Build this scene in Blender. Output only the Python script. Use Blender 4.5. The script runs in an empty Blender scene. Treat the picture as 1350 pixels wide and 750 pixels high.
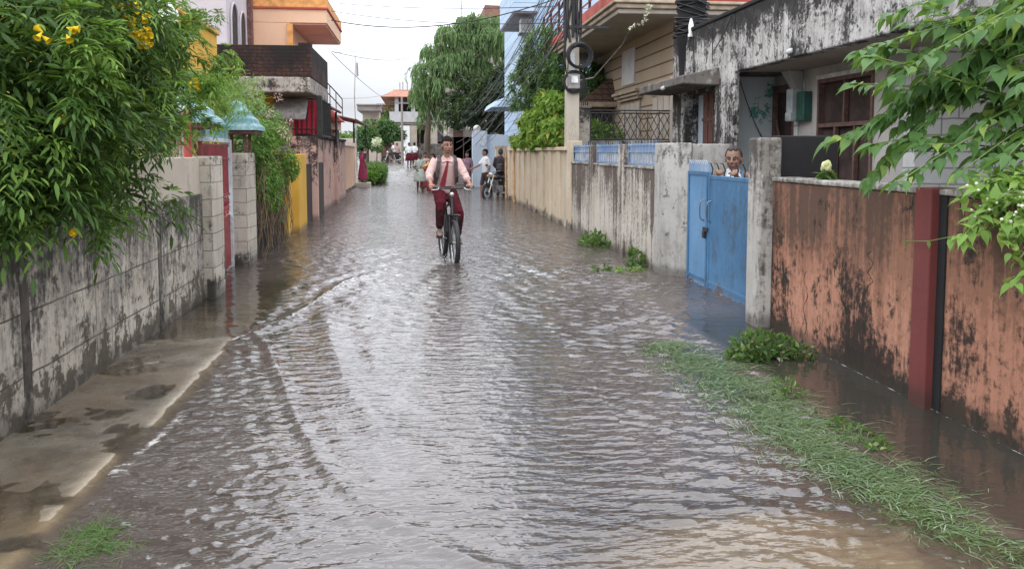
import bpy, math, random
import numpy as np
from mathutils import Vector, Matrix, Quaternion, noise as mnoise

random.seed(7)
RNG = np.random.default_rng(7)
SC = bpy.context.scene
COL = SC.collection
PI = math.pi
R_ = math.radians
V = Vector

# ------------------------------------------------------------------ camera
FPX, CXP, HZ, EYE = 1100.0, 675.0, 200.0, 1.6
PITCH = R_(4.5)
CYP = HZ + FPX * math.tan(PITCH)
YAW = math.atan(127 * math.cos(PITCH) / FPX)
CF = V((math.sin(YAW) * math.cos(PITCH), math.cos(YAW) * math.cos(PITCH), -math.sin(PITCH)))
CR = V((math.cos(YAW), -math.sin(YAW), 0))
CU = CR.cross(CF)


def ray(px, py):
    return CF * FPX + CR * (px - CXP) - CU * (py - CYP)


def at_y(px, py, Y):
    d = ray(px, py)
    return V((0, 0, EYE)) + d * (Y / d.y)


def at_x(px, py, X):
    d = ray(px, py)
    return V((0, 0, EYE)) + d * (X / d.x)


def at_g(px, py, z=0.0):
    d = ray(px, py)
    return V((0, 0, EYE)) + d * ((z - EYE) / d.z)


def make_camera():
    cd = bpy.data.cameras.new('camera')
    cam = bpy.data.objects.new('camera', cd)
    COL.objects.link(cam)
    cam.matrix_world = Matrix.Translation((0, 0, EYE)) @ Matrix((
        (CR.x, CU.x, -CF.x, 0), (CR.y, CU.y, -CF.y, 0), (CR.z, CU.z, -CF.z, 0), (0, 0, 0, 1)))
    cd.sensor_width = 36
    cd.lens = 36 * FPX / 1350
    cd.shift_y = (CYP - 375) / 1350
    cd.clip_start = 0.05
    cd.clip_end = 2000
    SC.camera = cam


# ------------------------------------------------------------------ objects
def tag(o, label=None, cat=None, group=None, kind=None):
    if label: o['label'] = label
    if cat: o['category'] = cat
    if group: o['group'] = group
    if kind: o['kind'] = kind
    return o


def empty(name, loc, label, cat, group=None, rz=0.0):
    o = bpy.data.objects.new(name, None)
    COL.objects.link(o)
    o.location = loc
    o.rotation_euler = (0, 0, rz)
    o.empty_display_size = 0.2
    return tag(o, label, cat, group)


def copy_tree(o, parent=None):
    c = o.copy()
    COL.objects.link(c)
    if parent: c.parent = parent
    for ch in list(o.children):
        copy_tree(ch, c)
    return c


def world_off(p):
    """Offset of a parent without rotation (parents are placed unrotated while parts are built in world space)."""
    v = V((0, 0, 0))
    while p is not None:
        v += p.location
        p = p.parent
    return v


class MB:
    """Collects shapes for one mesh object."""

    def __init__(s):
        s.v, s.f, s.smooth = [], [], []

    def add(s, vs, fs, smooth=False):
        b = len(s.v)
        s.v.extend([tuple(v) for v in vs])
        for f in fs:
            s.f.append(tuple(i + b for i in f))
            s.smooth.append(smooth)
        return s

    def box(s, x0, x1, y0, y1, z0, z1):
        vs = [(x0, y0, z0), (x1, y0, z0), (x1, y1, z0), (x0, y1, z0), (x0, y0, z1), (x1, y0, z1), (x1, y1, z1), (x0, y1, z1)]
        return s.add(vs, [(3, 2, 1, 0), (4, 5, 6, 7), (0, 1, 5, 4), (1, 2, 6, 5), (2, 3, 7, 6), (3, 0, 4, 7)])

    def obox(s, c, ax, ay, az):
        """Oriented box: centre and three half-axis vectors."""
        c, ax, ay, az = V(c), V(ax), V(ay), V(az)
        vs = [c + ax * i + ay * j + az * k for k in (-1, 1) for i, j in ((-1, -1), (1, -1), (1, 1), (-1, 1))]
        return s.add(vs, [(3, 2, 1, 0), (4, 5, 6, 7), (0, 1, 5, 4), (1, 2, 6, 5), (2, 3, 7, 6), (3, 0, 4, 7)])

    def hexa(s, b, t):
        """Four bottom and four top corners, both counter-clockwise seen from above."""
        return s.add(list(b) + list(t), [(3, 2, 1, 0), (4, 5, 6, 7), (0, 1, 5, 4), (1, 2, 6, 5), (2, 3, 7, 6), (3, 0, 4, 7)])

    def tube(s, path, r, n=8, caps=True):
        path = [V(p) for p in path]
        rs = r if isinstance(r, (list, tuple)) else [r] * len(path)
        t0 = (path[1] - path[0]).normalized()
        up = V((0, 0, 1)) if abs(t0.z) < 0.9 else V((1, 0, 0))
        nx = t0.cross(up).normalized()
        rings, vs = [], []
        for i, p in enumerate(path):
            if i == 0: t = path[1] - path[0]
            elif i == len(path) - 1: t = path[-1] - path[-2]
            else: t = (path[i + 1] - path[i]).normalized() + (path[i] - path[i - 1]).normalized()
            t = t.normalized()
            nx = (nx - t * nx.dot(t)).normalized()
            ny = t.cross(nx)
            for k in range(n):
                a = 2 * PI * k / n
                vs.append(p + (nx * math.cos(a) + ny * math.sin(a)) * rs[i])
        fs = []
        for i in range(len(path) - 1):
            for k in range(n):
                k2 = (k + 1) % n
                fs.append((i * n + k, i * n + k2, (i + 1) * n + k2, (i + 1) * n + k))
        s.add(vs, fs, True)
        if caps:
            L = len(path) - 1
            s.add([vs[k] for k in range(n)], [tuple(reversed(range(n)))])
            s.add([vs[L * n + k] for k in range(n)], [tuple(range(n))])
        return s

    def torus(s, c, axis, R, r, n=36, m=10, a0=0.0, a1=2 * PI):
        c, axis = V(c), V(axis).normalized()
        ref = V((0, 0, 1)) if abs(axis.z) < 0.9 else V((1, 0, 0))
        e1 = axis.cross(ref).normalized()
        e2 = axis.cross(e1)
        full = abs(a1 - a0 - 2 * PI) < 1e-6
        vs, fs = [], []
        N = n if full else n + 1
        for i in range(N):
            a = a0 + (a1 - a0) * i / n
            d = e1 * math.cos(a) + e2 * math.sin(a)
            for k in range(m):
                b = 2 * PI * k / m
                vs.append(c + d * (R + r * math.cos(b)) + axis * (r * math.sin(b)))
        for i in range(n):
            i2 = (i + 1) % N
            for k in range(m):
                k2 = (k + 1) % m
                fs.append((i * m + k, i * m + k2, i2 * m + k2, i2 * m + k))
        return s.add(vs, fs, True)

    def lathe(s, c, prof, n=20, axis=(0, 0, 1)):
        """Profile of (radius, height) swept round an axis through c."""
        c, axis = V(c), V(axis).normalized()
        ref = V((1, 0, 0)) if abs(axis.x) < 0.9 else V((0, 1, 0))
        e1 = (ref - axis * ref.dot(axis)).normalized()
        e2 = axis.cross(e1)
        vs, fs = [], []
        for r, h in prof:
            for k in range(n):
                a = 2 * PI * k / n
                vs.append(c + axis * h + (e1 * math.cos(a) + e2 * math.sin(a)) * max(r, 1e-4))
        for i in range(len(prof) - 1):
            for k in range(n):
                k2 = (k + 1) % n
                fs.append((i * n + k, i * n + k2, (i + 1) * n + k2, (i + 1) * n + k))
        return s.add(vs, fs, True)

    def ball(s, c, r, n=16, m=10, rot=None):
        rx, ry, rz = (r, r, r) if not isinstance(r, (list, tuple)) else r
        c = V(c)
        vs, fs = [], []
        for i in range(m + 1):
            th = PI * i / m
            for k in range(n):
                a = 2 * PI * k / n
                p = V((rx * math.sin(th) * math.cos(a), ry * math.sin(th) * math.sin(a), -rz * math.cos(th)))
                if rot is not None: p = rot @ p
                vs.append(c + p)
        for i in range(m):
            for k in range(n):
                k2 = (k + 1) % n
                fs.append((i * n + k, i * n + k2, (i + 1) * n + k2, (i + 1) * n + k))
        return s.add(vs, fs, True)

    def limb(s, pts, n=14):
        """Tapered limb with round ends; pts = [(point, rx, ry)], rx across, ry front to back."""
        P = [(V(p[0]), p[1], p[2] if len(p) > 2 else p[1]) for p in pts]
        ext = []
        t = (P[1][0] - P[0][0]).normalized()
        for a in (1.0, 0.85, 0.5):
            ext.append((P[0][0] - t * P[0][1] * a * 0.8, P[0][1] * math.sqrt(max(1 - a * a, 0.01)), P[0][2] * math.sqrt(max(1 - a * a, 0.01))))
        ext += P
        t = (P[-1][0] - P[-2][0]).normalized()
        for a in (0.5, 0.85, 1.0):
            ext.append((P[-1][0] + t * P[-1][1] * a * 0.8, P[-1][1] * math.sqrt(max(1 - a * a, 0.01)), P[-1][2] * math.sqrt(max(1 - a * a, 0.01))))
        vs, fs = [], []
        for i, (p, rx, ry) in enumerate(ext):
            a = ext[max(i - 1, 0)][0]
            b = ext[min(i + 1, len(ext) - 1)][0]
            t = (b - a).normalized()
            ex = V((1, 0, 0))
            if abs(t.x) > 0.85: ex = V((0, 0, 1))
            ex = (ex - t * ex.dot(t)).normalized()
            ey = t.cross(ex)
            for k in range(n):
                q = 2 * PI * k / n
                vs.append(p + ex * (rx * math.cos(q)) + ey * (ry * math.sin(q)))
        for i in range(len(ext) - 1):
            for k in range(n):
                k2 = (k + 1) % n
                fs.append((i * n + k, i * n + k2, (i + 1) * n + k2, (i + 1) * n + k))
        fs.append(tuple(reversed(range(n))))
        L = (len(ext) - 1) * n
        fs.append(tuple(range(L, L + n)))
        return s.add(vs, fs, True)

    def mesh(s, name, off=(0, 0, 0)):
        me = bpy.data.meshes.new(name)
        o = V(off)
        me.from_pydata([(v[0] - o.x, v[1] - o.y, v[2] - o.z) for v in s.v], [], s.f)
        me.polygons.foreach_set('use_smooth', s.smooth)
        me.update()
        return me

    def build(s, name, mat, parent=None, bevel=0.0, seg=2, local=False):
        """One mesh object. Shapes are in world space unless local (then in the parent's space)."""
        if parent is not None:
            off = V((0, 0, 0)) if local else world_off(parent)
            loc = V((0, 0, 0))
        else:
            a = np.array(s.v)
            off = V(((a[:, 0].min() + a[:, 0].max()) / 2, (a[:, 1].min() + a[:, 1].max()) / 2, a[:, 2].min()))
            loc = off
        me = s.mesh(name, off)
        o = bpy.data.objects.new(name, me)
        COL.objects.link(o)
        o.location = loc
        if parent is not None: o.parent = parent
        if mat is not None: me.materials.append(mat)
        if bevel:
            b = o.modifiers.new('bevel', 'BEVEL')
            b.width = bevel
            b.segments = seg
            b.limit_method = 'ANGLE'
        return o


def mesh_obj(name, me, mat, parent=None, loc=(0, 0, 0)):
    o = bpy.data.objects.new(name, me)
    COL.objects.link(o)
    o.location = loc
    if parent is not None: o.parent = parent
    if mat is not None and not me.materials: me.materials.append(mat)
    return o


def fused(mb, name, mat, parent, voxel=0.012, smooth=4, factor=0.5):
    """Union of overlapping shapes as one continuous skin (voxel remesh, then relaxed)."""
    me = mb.mesh('tmp')
    o = bpy.data.objects.new('tmp', me)
    COL.objects.link(o)
    r = o.modifiers.new('r', 'REMESH')
    r.mode = 'VOXEL'
    r.voxel_size = voxel
    r.use_smooth_shade = True
    if smooth:
        sm = o.modifiers.new('s', 'SMOOTH')
        sm.factor = factor
        sm.iterations = smooth
    dg = bpy.context.evaluated_depsgraph_get()
    out = bpy.data.meshes.new_from_object(o.evaluated_get(dg))
    out.name = name
    bpy.data.objects.remove(o)
    bpy.data.meshes.remove(me)
    out.materials.clear()
    out.polygons.foreach_set('use_smooth', [True] * len(out.polygons))
    return mesh_obj(name, out, mat, parent)


def np_mesh(name, verts, faces_flat, nper, smooth=False):
    me = bpy.data.meshes.new(name)
    nv = len(verts)
    nf = len(faces_flat) // nper
    me.vertices.add(nv)
    me.vertices.foreach_set('co', np.asarray(verts, dtype=np.float32).ravel())
    me.loops.add(nf * nper)
    me.loops.foreach_set('vertex_index', np.asarray(faces_flat, dtype=np.int32))
    me.polygons.add(nf)
    me.polygons.foreach_set('loop_start', np.arange(0, nf * nper, nper, dtype=np.int32))
    me.polygons.foreach_set('use_smooth', np.full(nf, smooth))
    me.update(calc_edges=True)
    me.validate()
    return me


# ------------------------------------------------------------------ leaves
LEAF_LANCE = (np.array([(0, 0, 0), (-.11, .3, .03), (.11, .3, .03), (0, .32, -.03), (-.095, .62, .0), (.095, .62, 0), (0, .64, -.05), (0, 1, -.14)]),
              [(0, 3, 1, 1), (0, 2, 3, 3), (1, 3, 6, 4), (3, 2, 5, 6), (4, 6, 7, 7), (6, 5, 7, 7)])
def leaf_rows(rows, tip):
    """Leaf blade from rows of (along, half width, edge height, midrib height) ending in a drip tip."""
    v, f = [(0, 0, 0)], []
    for y, w, ze, zm in rows: v += [(-w, y, ze), (0, y + .02, zm), (w, y, ze)]
    v.append(tip)
    f += [(0, 2, 1, 1), (0, 3, 2, 2)]
    for i in range(len(rows) - 1):
        k = 1 + 3 * i
        f += [(k, k + 1, k + 4, k + 3), (k + 1, k + 2, k + 5, k + 4)]
    k = 1 + 3 * (len(rows) - 1)
    f += [(k, k + 1, len(v) - 1, len(v) - 1), (k + 1, k + 2, len(v) - 1, len(v) - 1)]
    return np.array(v, dtype=float), f


LEAF_OVATE = leaf_rows([(.03, .11, .04, 0), (.14, .225, .075, -.005), (.30, .275, .085, -.015), (.48, .25, .06, -.035), (.66, .18, .02, -.07), (.83, .095, -.05, -.115), (.97, .035, -.13, -.165)], (0, 1.2, -.27))
LEAF_SMALL = (np.array([(0, 0, 0), (-.24, .4, .05), (.24, .4, .05), (0, .42, -.02), (0, 1, -.12)]), [(0, 3, 1, 1), (0, 2, 3, 3), (1, 3, 4, 4), (3, 2, 4, 4)])


def leaf_mesh(name, template, pos, fwd, up, size):
    """Many leaves as one mesh: numpy arrays of root, direction, upper side and length."""
    tv, tf = template
    pos, fwd, up, size = map(lambda a: np.asarray(a, dtype=np.float64), (pos, fwd, up, size))
    fwd = fwd / np.linalg.norm(fwd, axis=1, keepdims=True)
    x = np.cross(fwd, up)
    x /= np.linalg.norm(x, axis=1, keepdims=True) + 1e-9
    z = np.cross(x, fwd)
    n = len(pos)
    vs = (tv[None, :, 0:1] * x[:, None, :] + tv[None, :, 1:2] * fwd[:, None, :] + tv[None, :, 2:3] * z[:, None, :]) * size[:, None, None] + pos[:, None, :]
    tris = []
    for f in tf:
        if f[2] == f[3]: tris.append(f[:3])
        else: tris += [(f[0], f[1], f[2]), (f[0], f[2], f[3])]
    fa = np.array(tris).ravel()
    fl = (np.arange(n)[:, None] * len(tv) + fa[None, :]).ravel()
    return np_mesh(name, vs.reshape(-1, 3), fl, 3, True)


def rand_unit(n):
    a = RNG.normal(size=(n, 3))
    return a / np.linalg.norm(a, axis=1, keepdims=True)


def in_blobs(blobs, n, shell=0.0):
    """n points inside a union of ellipsoids (centre, radii); shell pushes them towards the surface."""
    w = np.array([b[1][0] * b[1][1] * b[1][2] for b in blobs]) ** 0.75
    w /= w.sum()
    k = RNG.choice(len(blobs), n, p=w)
    u = rand_unit(n)
    r = RNG.random(n) ** (1 / 3)
    r = r * (1 - shell) + shell * (0.75 + 0.3 * RNG.random(n))
    c = np.array([b[0] for b in blobs])[k]
    rad = np.array([b[1] for b in blobs])[k]
    return c + u * r[:, None] * rad, u
# ------------------------------------------------------------------ materials
class NT:
    def __init__(s, name):
        s.m = bpy.data.materials.new(name)
        s.m.use_nodes = True
        s.t = s.m.node_tree
        s.t.nodes.clear()
        s.out = s.t.nodes.new('ShaderNodeOutputMaterial')

    def n(s, typ, props=None, **inp):
        nd = s.t.nodes.new('ShaderNode' + typ)
        for k, v in (props or {}).items(): setattr(nd, k, v)
        for k, v in inp.items():
            key = int(k[1:]) if k[0] == 'i' and k[1:].isdigit() else k.replace('_', ' ')
            s.put(nd.inputs[key], v)
        return nd

    def put(s, sock, v):
        if isinstance(v, bpy.types.NodeSocket): s.t.links.new(v, sock)
        elif isinstance(v, (tuple, list)) and sock.type == 'RGBA' and len(v) == 3: sock.default_value = (*v, 1)
        else: sock.default_value = v

    def pos(s):
        if not hasattr(s, '_p'): s._p = s.n('NewGeometry').outputs['Position']
        return s._p

    def scaled(s, k, vec=None):
        return s.n('VectorMath', {'operation': 'MULTIPLY'}, i0=vec or s.pos(), i1=k).outputs[0]

    def noise(s, scale=1.0, detail=4.0, rough=0.55, stretch=None, vec=None, dist=0.0):
        v = vec or s.pos()
        if stretch: v = s.scaled(stretch, v)
        return s.n('TexNoise', None, Vector=v, Scale=scale, Detail=detail, Roughness=rough, Distortion=dist).outputs['Fac']

    def math(s, op, a, b=0.0, c=None, clamp=False):
        nd = s.n('Math', {'operation': op, 'use_clamp': clamp}, i0=a, i1=b)
        if c is not None: s.put(nd.inputs[2], c)
        return nd.outputs[0]

    def mr(s, v, a, b, c=0.0, d=1.0, smooth=True):
        return s.n('MapRange', {'interpolation_type': 'SMOOTHSTEP' if smooth else 'LINEAR'}, i0=v, i1=a, i2=b, i3=c, i4=d).outputs[0]

    def mix(s, f, a, b, blend='MIX'):
        nd = s.n('Mix', {'data_type': 'RGBA', 'blend_type': blend})
        s.put(nd.inputs[0], f)
        s.put(nd.inputs[6], a)
        s.put(nd.inputs[7], b)
        return nd.outputs[2]

    def z(s):
        if not hasattr(s, '_z'): s._z = s.n('SeparateXYZ', None, i0=s.pos()).outputs[2]
        return s._z

    def bump(s, h, strength=0.3, dist=0.02):
        return s.n('Bump', None, Strength=strength, Distance=dist, Height=h).outputs[0]

    def bsdf(s, color, rough=0.8, normal=None, metal=0.0, spec=0.5, **kw):
        b = s.n('BsdfPrincipled', None, Base_Color=color, Roughness=rough, Metallic=metal, Specular_IOR_Level=spec, **kw)
        if normal is not None: s.put(b.inputs['Normal'], normal)
        return b.outputs[0]

    def done(s, shader):
        s.t.links.new(shader, s.out.inputs['Surface'])
        return s.m


def plain(name, c, rough=0.6, metal=0.0, var=0.15, scale=6.0, bump=0.0, spec=0.5, wear=None, wear_amt=0.5, fold=0.0):
    t = NT(name)
    nz = t.noise(scale, 5)
    c2 = tuple(x * (1 - var * 2) for x in c)
    c1 = tuple(min(x * (1 + var), 1) for x in c)
    col = t.mix(t.mr(nz, .3, .7), c2, c1)
    if wear:
        w = t.mr(t.noise(scale * 2.3, 8, .65), .53, .62, 0, wear_amt)
        col = t.mix(w, col, wear)
    nr = t.bump(t.noise(scale * 7, 4), bump, .01) if bump else None
    if fold:
        f1 = t.noise(11, 3, .5, (1.0, 1.0, .55), None, 1.2)
        nr = t.bump(t.math('ADD', f1, t.math('MULTIPLY', t.noise(40, 3), .12)), fold, .06)
    r = t.mr(t.noise(scale * 3, 3), .3, .7, max(rough - .08, .02), min(rough + .1, 1))
    return t.done(t.bsdf(col, r, nr, metal, spec))


WET = ('block_wall', 'orange_wall', 'mould_cream', 'cream_wall', 'mould_pier', 'mould_pale', 'pillar_blocks', 'pink_wall', 'yellow_wall', 'red_pillar')


def wall_mat(name, base, base2, layers=(), brick=None, rough=.88, bump=.35, grain=.12):
    """Plaster or block wall with weathering layers. A layer: color, amt, s (streak), b (blotch), top/low=(z0,z1,w), lo, hi, ss, bs."""
    t = NT(name)
    col = t.mix(t.mr(t.noise(1.3, 6, .6), .32, .68), base, base2)
    g = t.noise(55, 3)
    col = t.mix(grain, col, t.mix(g, (0, 0, 0), (1, 1, 1)), 'OVERLAY')
    h = t.math('MULTIPLY', t.noise(18, 8, .65), .6)
    if brick:
        xy = t.n('SeparateXYZ', None, i0=t.pos())
        wob = t.math('MULTIPLY', t.math('SUBTRACT', t.noise(3.0, 3), .5), brick.get('wob', .04))
        u = t.math('ADD', t.math('ADD', xy.outputs[0], xy.outputs[1]), brick.get('off', 0.0))
        vv = t.n('CombineXYZ', None, i0=u, i1=t.math('ADD', t.math('ADD', xy.outputs[2], wob), brick.get('zoff', 0.0)), i2=0.0).outputs[0]
        bt = t.n('TexBrick', {'offset': brick.get('offset', .5)}, Vector=vv, Color1=(1, 1, 1), Color2=brick.get('var', (.75, .75, .75)), Mortar=(0, 0, 0), Scale=1.0,
                 Mortar_Size=brick.get('m', .008), Mortar_Smooth=.3, Bias=0.0, Brick_Width=brick['w'], Row_Height=brick['h'])
        col = t.mix(brick.get('amt_var', .5), col, bt.outputs['Color'], 'MULTIPLY') if brick.get('tint') is None else t.mix(1.0, col, bt.outputs['Color'], 'MULTIPLY')
        brk = t.mr(t.noise(2.2, 4), .3, .55, .45, 1.0)
        mf = t.math('MULTIPLY', bt.outputs['Fac'], brk)
        col = t.mix(t.math('MULTIPLY', mf, brick.get('amt', .8)), col, brick.get('mc', (.06, .05, .045)))
        h = t.math('SUBTRACT', h, t.math('MULTIPLY', mf, brick.get('depth', .8)))
    fine = t.noise(19, 10, .74) if layers else None
    for i, L in enumerate(layers):
        off = t.n('VectorMath', {'operation': 'ADD'}, i0=t.pos(), i1=(i * 7.3 + 1, i * 3.1, i * 5.7)).outputs[0]
        st = L.get('stretch', .1)
        sn = t.math('ADD', t.math('MULTIPLY', t.noise(L.get('ss', 5.0), 8, .66, (1, 1, st), off), .68), t.math('MULTIPLY', t.noise(L.get('ss', 5.0) * 3.7, 5, .65, (1, 1, st * 1.3), off), .32))
        bn = t.noise(L.get('bs', 1.6), 9, .66, None, off, .3)
        s = t.math('ADD', t.math('MULTIPLY', sn, L.get('s', .5)), t.math('MULTIPLY', bn, L.get('b', .5)))
        s = t.math('ADD', s, t.math('MULTIPLY', t.math('SUBTRACT', fine, .5), L.get('f', .30)))
        for k in ('top', 'low'):
            if k in L:
                z0, z1, w = L[k]
                s = t.math('ADD', s, t.mr(t.z(), z0, z1, 0.0, w))
        mask = t.mr(s, L['lo'], L['hi'], 0, L.get('amt', .9))
        col = t.mix(mask, col, L['color'])
        if L.get('h'): h = t.math('SUBTRACT', h, t.math('MULTIPLY', mask, L['h']))
    if name in WET:
        wl = t.math('ADD', t.z(), t.math('MULTIPLY', t.math('SUBTRACT', t.noise(3, 6, .65), .5), -.22))
        wet = t.mr(wl, .17, .03)
        col = t.mix(t.math('MULTIPLY', wet, .62), col, (.045, .038, .03))
        rough = t.mr(wet, 0, 1, rough, .35)
    return t.done(t.bsdf(col, rough, t.bump(h, bump, .015), spec=.3))


def leaf_mat(name, c1, c2, c3=None, trans=.35, rough=.58, tint=None, dead=0.0):
    """Leaves that differ one from another; light comes through them."""
    t = NT(name)
    rnd = t.n('NewGeometry').outputs['Random Per Island']
    big = t.noise(1.4, 3)
    f = t.math('ADD', t.math('MULTIPLY', rnd, .75), t.math('MULTIPLY', t.mr(big, .3, .7), .35), clamp=True)
    col = t.mix(f, c1, c2)
    if c3: col = t.mix(t.mr(rnd, .84, .97), col, c3)
    col = t.mix(t.mr(t.noise(60, 4, .7), .56, .70, 0, .35), col, (.12, .10, .03))
    d = t.n('BsdfPrincipled', None, Base_Color=col, Roughness=t.mr(rnd, 0, 1, rough - .12, rough + .15), Specular_IOR_Level=.25)
    tc = t.mix(.5, col, (.25, .4, .04), 'MIX') if trans else col
    tr = t.n('BsdfTranslucent', None, Color=tc)
    mx = t.n('MixShader', None, i0=trans, i1=d.outputs[0], i2=tr.outputs[0])
    return t.done(mx.outputs[0])


BLK = (.022, .02, .019)
BRN = (.06, .042, .032)
M = {}


def make_materials():
    m = M
    m['block_wall'] = wall_mat('block_wall', (.52, .47, .395), (.39, .345, .285), [
        dict(color=(.16, .145, .13), amt=.75, s=.6, b=.45, ss=9, top=(.3, 1.5, .10), lo=.47, hi=.60),
        dict(color=(.03, .027, .024), amt=.88, s=.55, b=.5, ss=13, bs=2.6, top=(.35, 1.1, .10), lo=.535, hi=.66, stretch=.16, h=.2),
        dict(color=(.075, .065, .045), amt=.9, s=.2, b=.8, bs=5.2, low=(.62, .0, .13), lo=.575, hi=.63, h=.5)],
        brick=dict(w=1.55, h=.375, m=.007, amt=.75, zoff=.10, off=.7, offset=0, wob=.03, var=(.86, .86, .86)), bump=.5)
    m['wall_band'] = wall_mat('wall_band', (.46, .40, .32), (.38, .33, .27), [
        dict(color=(.2, .18, .15), amt=.6, s=.6, b=.4, lo=.54, hi=.66), dict(color=BLK, amt=.6, s=.5, b=.5, bs=3, lo=.62, hi=.7)])
    m['wall_groove'] = wall_mat('wall_groove', (.12, .105, .09), (.05, .044, .038), [dict(color=(.34, .31, .27), amt=.8, s=.5, b=.6, ss=14, bs=5, lo=.55, hi=.63), dict(color=BLK, amt=.9, s=.5, b=.5, bs=3, lo=.5, hi=.58)], bump=.8)
    m['pillar_blocks'] = wall_mat('pillar_blocks', (.52, .47, .395), (.40, .355, .295), [
        dict(color=(.2, .18, .155), amt=.7, s=.5, b=.5, lo=.52, hi=.62), dict(color=BLK, amt=.92, s=.5, b=.5, bs=2.6, top=(1.0, 1.6, .08), low=(.4, 0, .1), lo=.555, hi=.64, h=.4)],
        brick=dict(w=.42, h=.185, m=.005, amt=.55, zoff=.03), bump=.5)
    m['orange_wall'] = wall_mat('orange_wall', (.48, .24, .160), (.40, .19, .125), [
        dict(color=(.20, .095, .058), amt=.72, s=.8, b=.2, ss=9, stretch=.06, top=(.45, .95, .16), lo=.46, hi=.62),
        dict(color=(.085, .052, .037), amt=.9, s=.75, b=.3, ss=9, bs=1.3, stretch=.05, top=(.4, 1.15, .17), lo=.57, hi=.73),
        dict(color=(.02, .017, .015), amt=.95, s=.40, b=.72, ss=12, bs=1.1, stretch=.14, low=(1.2, .3, .05), lo=.585, hi=.69, h=.15),
        dict(color=(.022, .02, .016), amt=.9, s=.3, b=.75, ss=14, bs=4.5, low=(.26, .0, .13), lo=.585, hi=.66)], bump=.3)
    m['red_pillar'] = wall_mat('red_pillar', (.17, .043, .040), (.135, .036, .034), [
        dict(color=(.09, .028, .026), amt=.5, s=.6, b=.4, lo=.52, hi=.64), dict(color=(.3, .1, .09), amt=.35, s=.7, b=.3, ss=12, lo=.57, hi=.7)], bump=.15, rough=.7)
    m['black_stain'] = wall_mat('black_stain', (.016, .016, .018), (.024, .023, .024), [dict(color=(.12, .11, .10), amt=.6, s=.4, b=.6, bs=3, lo=.63, hi=.7)], bump=.4)
    m['mould_white'] = wall_mat('mould_white', (.57, .555, .53), (.45, .435, .41), [
        dict(color=(.22, .205, .19), amt=.75, s=.6, b=.45, ss=6, bs=2, lo=.47, hi=.60),
        dict(color=BLK, amt=.94, s=.55, b=.55, ss=4.5, bs=1.5, stretch=.14, top=(3.2, 3.85, .14), low=(2.95, 2.6, .06), lo=.535, hi=.625, h=.2),
        dict(color=BLK, amt=.9, s=.3, b=.75, bs=5, top=(3.2, 3.8, .10), lo=.545, hi=.62)], bump=.4)
    m['mould_pier'] = wall_mat('mould_pier', (.56, .54, .50), (.40, .38, .35), [
        dict(color=(.17, .15, .13), amt=.8, s=.75, b=.3, ss=10, stretch=.07, top=(.6, 1.7, .10), lo=.50, hi=.66),
        dict(color=(.05, .043, .037), amt=.85, s=.6, b=.45, ss=8, bs=3, stretch=.1, top=(1.0, 1.75, .10), lo=.55, hi=.66)])
    m['mould_cream'] = wall_mat('mould_cream', (.56, .52, .455), (.46, .42, .36), [
        dict(color=(.24, .205, .175), amt=.75, s=.8, b=.25, ss=7, stretch=.06, lo=.51, hi=.64),
        dict(color=(.085, .06, .05), amt=.93, s=.75, b=.35, ss=5, bs=1.1, stretch=.07, top=(.3, 1.35, .09), low=(.35, 0, .05), lo=.535, hi=.65)])
    m['cream_wall'] = wall_mat('cream_wall', (.60, .51, .38), (.52, .43, .31), [
        dict(color=(.30, .25, .18), amt=.6, s=.8, b=.25, ss=6, stretch=.07, lo=.54, hi=.68),
        dict(color=(.07, .06, .045), amt=.9, s=.35, b=.7, bs=3, low=(.45, 0, .12), lo=.63, hi=.69)])
    m['grey_plaster'] = wall_mat('grey_plaster', (.50, .47, .43), (.40, .38, .35), [dict(color=(.2, .19, .175), amt=.7, s=.5, b=.5, lo=.52, hi=.66)])
    m['blue_plaster'] = wall_mat('blue_plaster', (.62, .68, .69), (.52, .59, .61), [
        dict(color=(.02, .26, .19), amt=.85, s=.1, b=.9, bs=2.6, top=(1.7, 2.1, .04), lo=.63, hi=.66), dict(color=BRN, amt=.85, s=.3, b=.7, bs=5, lo=.64, hi=.68)])
    m['white_block'] = wall_mat('white_block', (.66, .66, .64), (.58, .58, .56), [dict(color=(.3, .29, .27), amt=.5, s=.5, b=.5, lo=.56, hi=.68)],
                                brick=dict(w=.44, h=.2, m=.012, amt=.7, mc=(.25, .25, .25)))
    m['beige_siding'] = wall_mat('beige_siding', (.47, .375, .27), (.41, .325, .235), [dict(color=(.25, .2, .15), amt=.5, s=.7, b=.3, lo=.54, hi=.68)],
                                 brick=dict(w=60, h=.3, m=.022, amt=.85, mc=(.10, .075, .055), wob=0, depth=1.2))
    m['beige_trim'] = plain('beige_trim', (.42, .335, .245), .75, bump=.1)
    m['soffit'] = wall_mat('soffit', (.40, .35, .295), (.34, .30, .255), [dict(color=(.15, .13, .12), amt=.6, s=.3, b=.7, bs=2, lo=.60, hi=.66)])
    m['concrete_dark'] = wall_mat('concrete_dark', (.19, .17, .15), (.10, .09, .082), [dict(color=(.42, .40, .37), amt=.7, s=.4, b=.6, bs=4, lo=.54, hi=.62), dict(color=BLK, amt=.9, s=.5, b=.5, ss=9, lo=.48, hi=.58)], bump=.9)
    m['slab_edge'] = wall_mat('slab_edge', (.44, .41, .37), (.30, .275, .25), [dict(color=(.12, .075, .055), amt=.85, s=.4, b=.6, bs=6, ss=14, lo=.47, hi=.57), dict(color=BLK, amt=.9, s=.4, b=.6, bs=2, lo=.51, hi=.61)], bump=.6)
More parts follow.
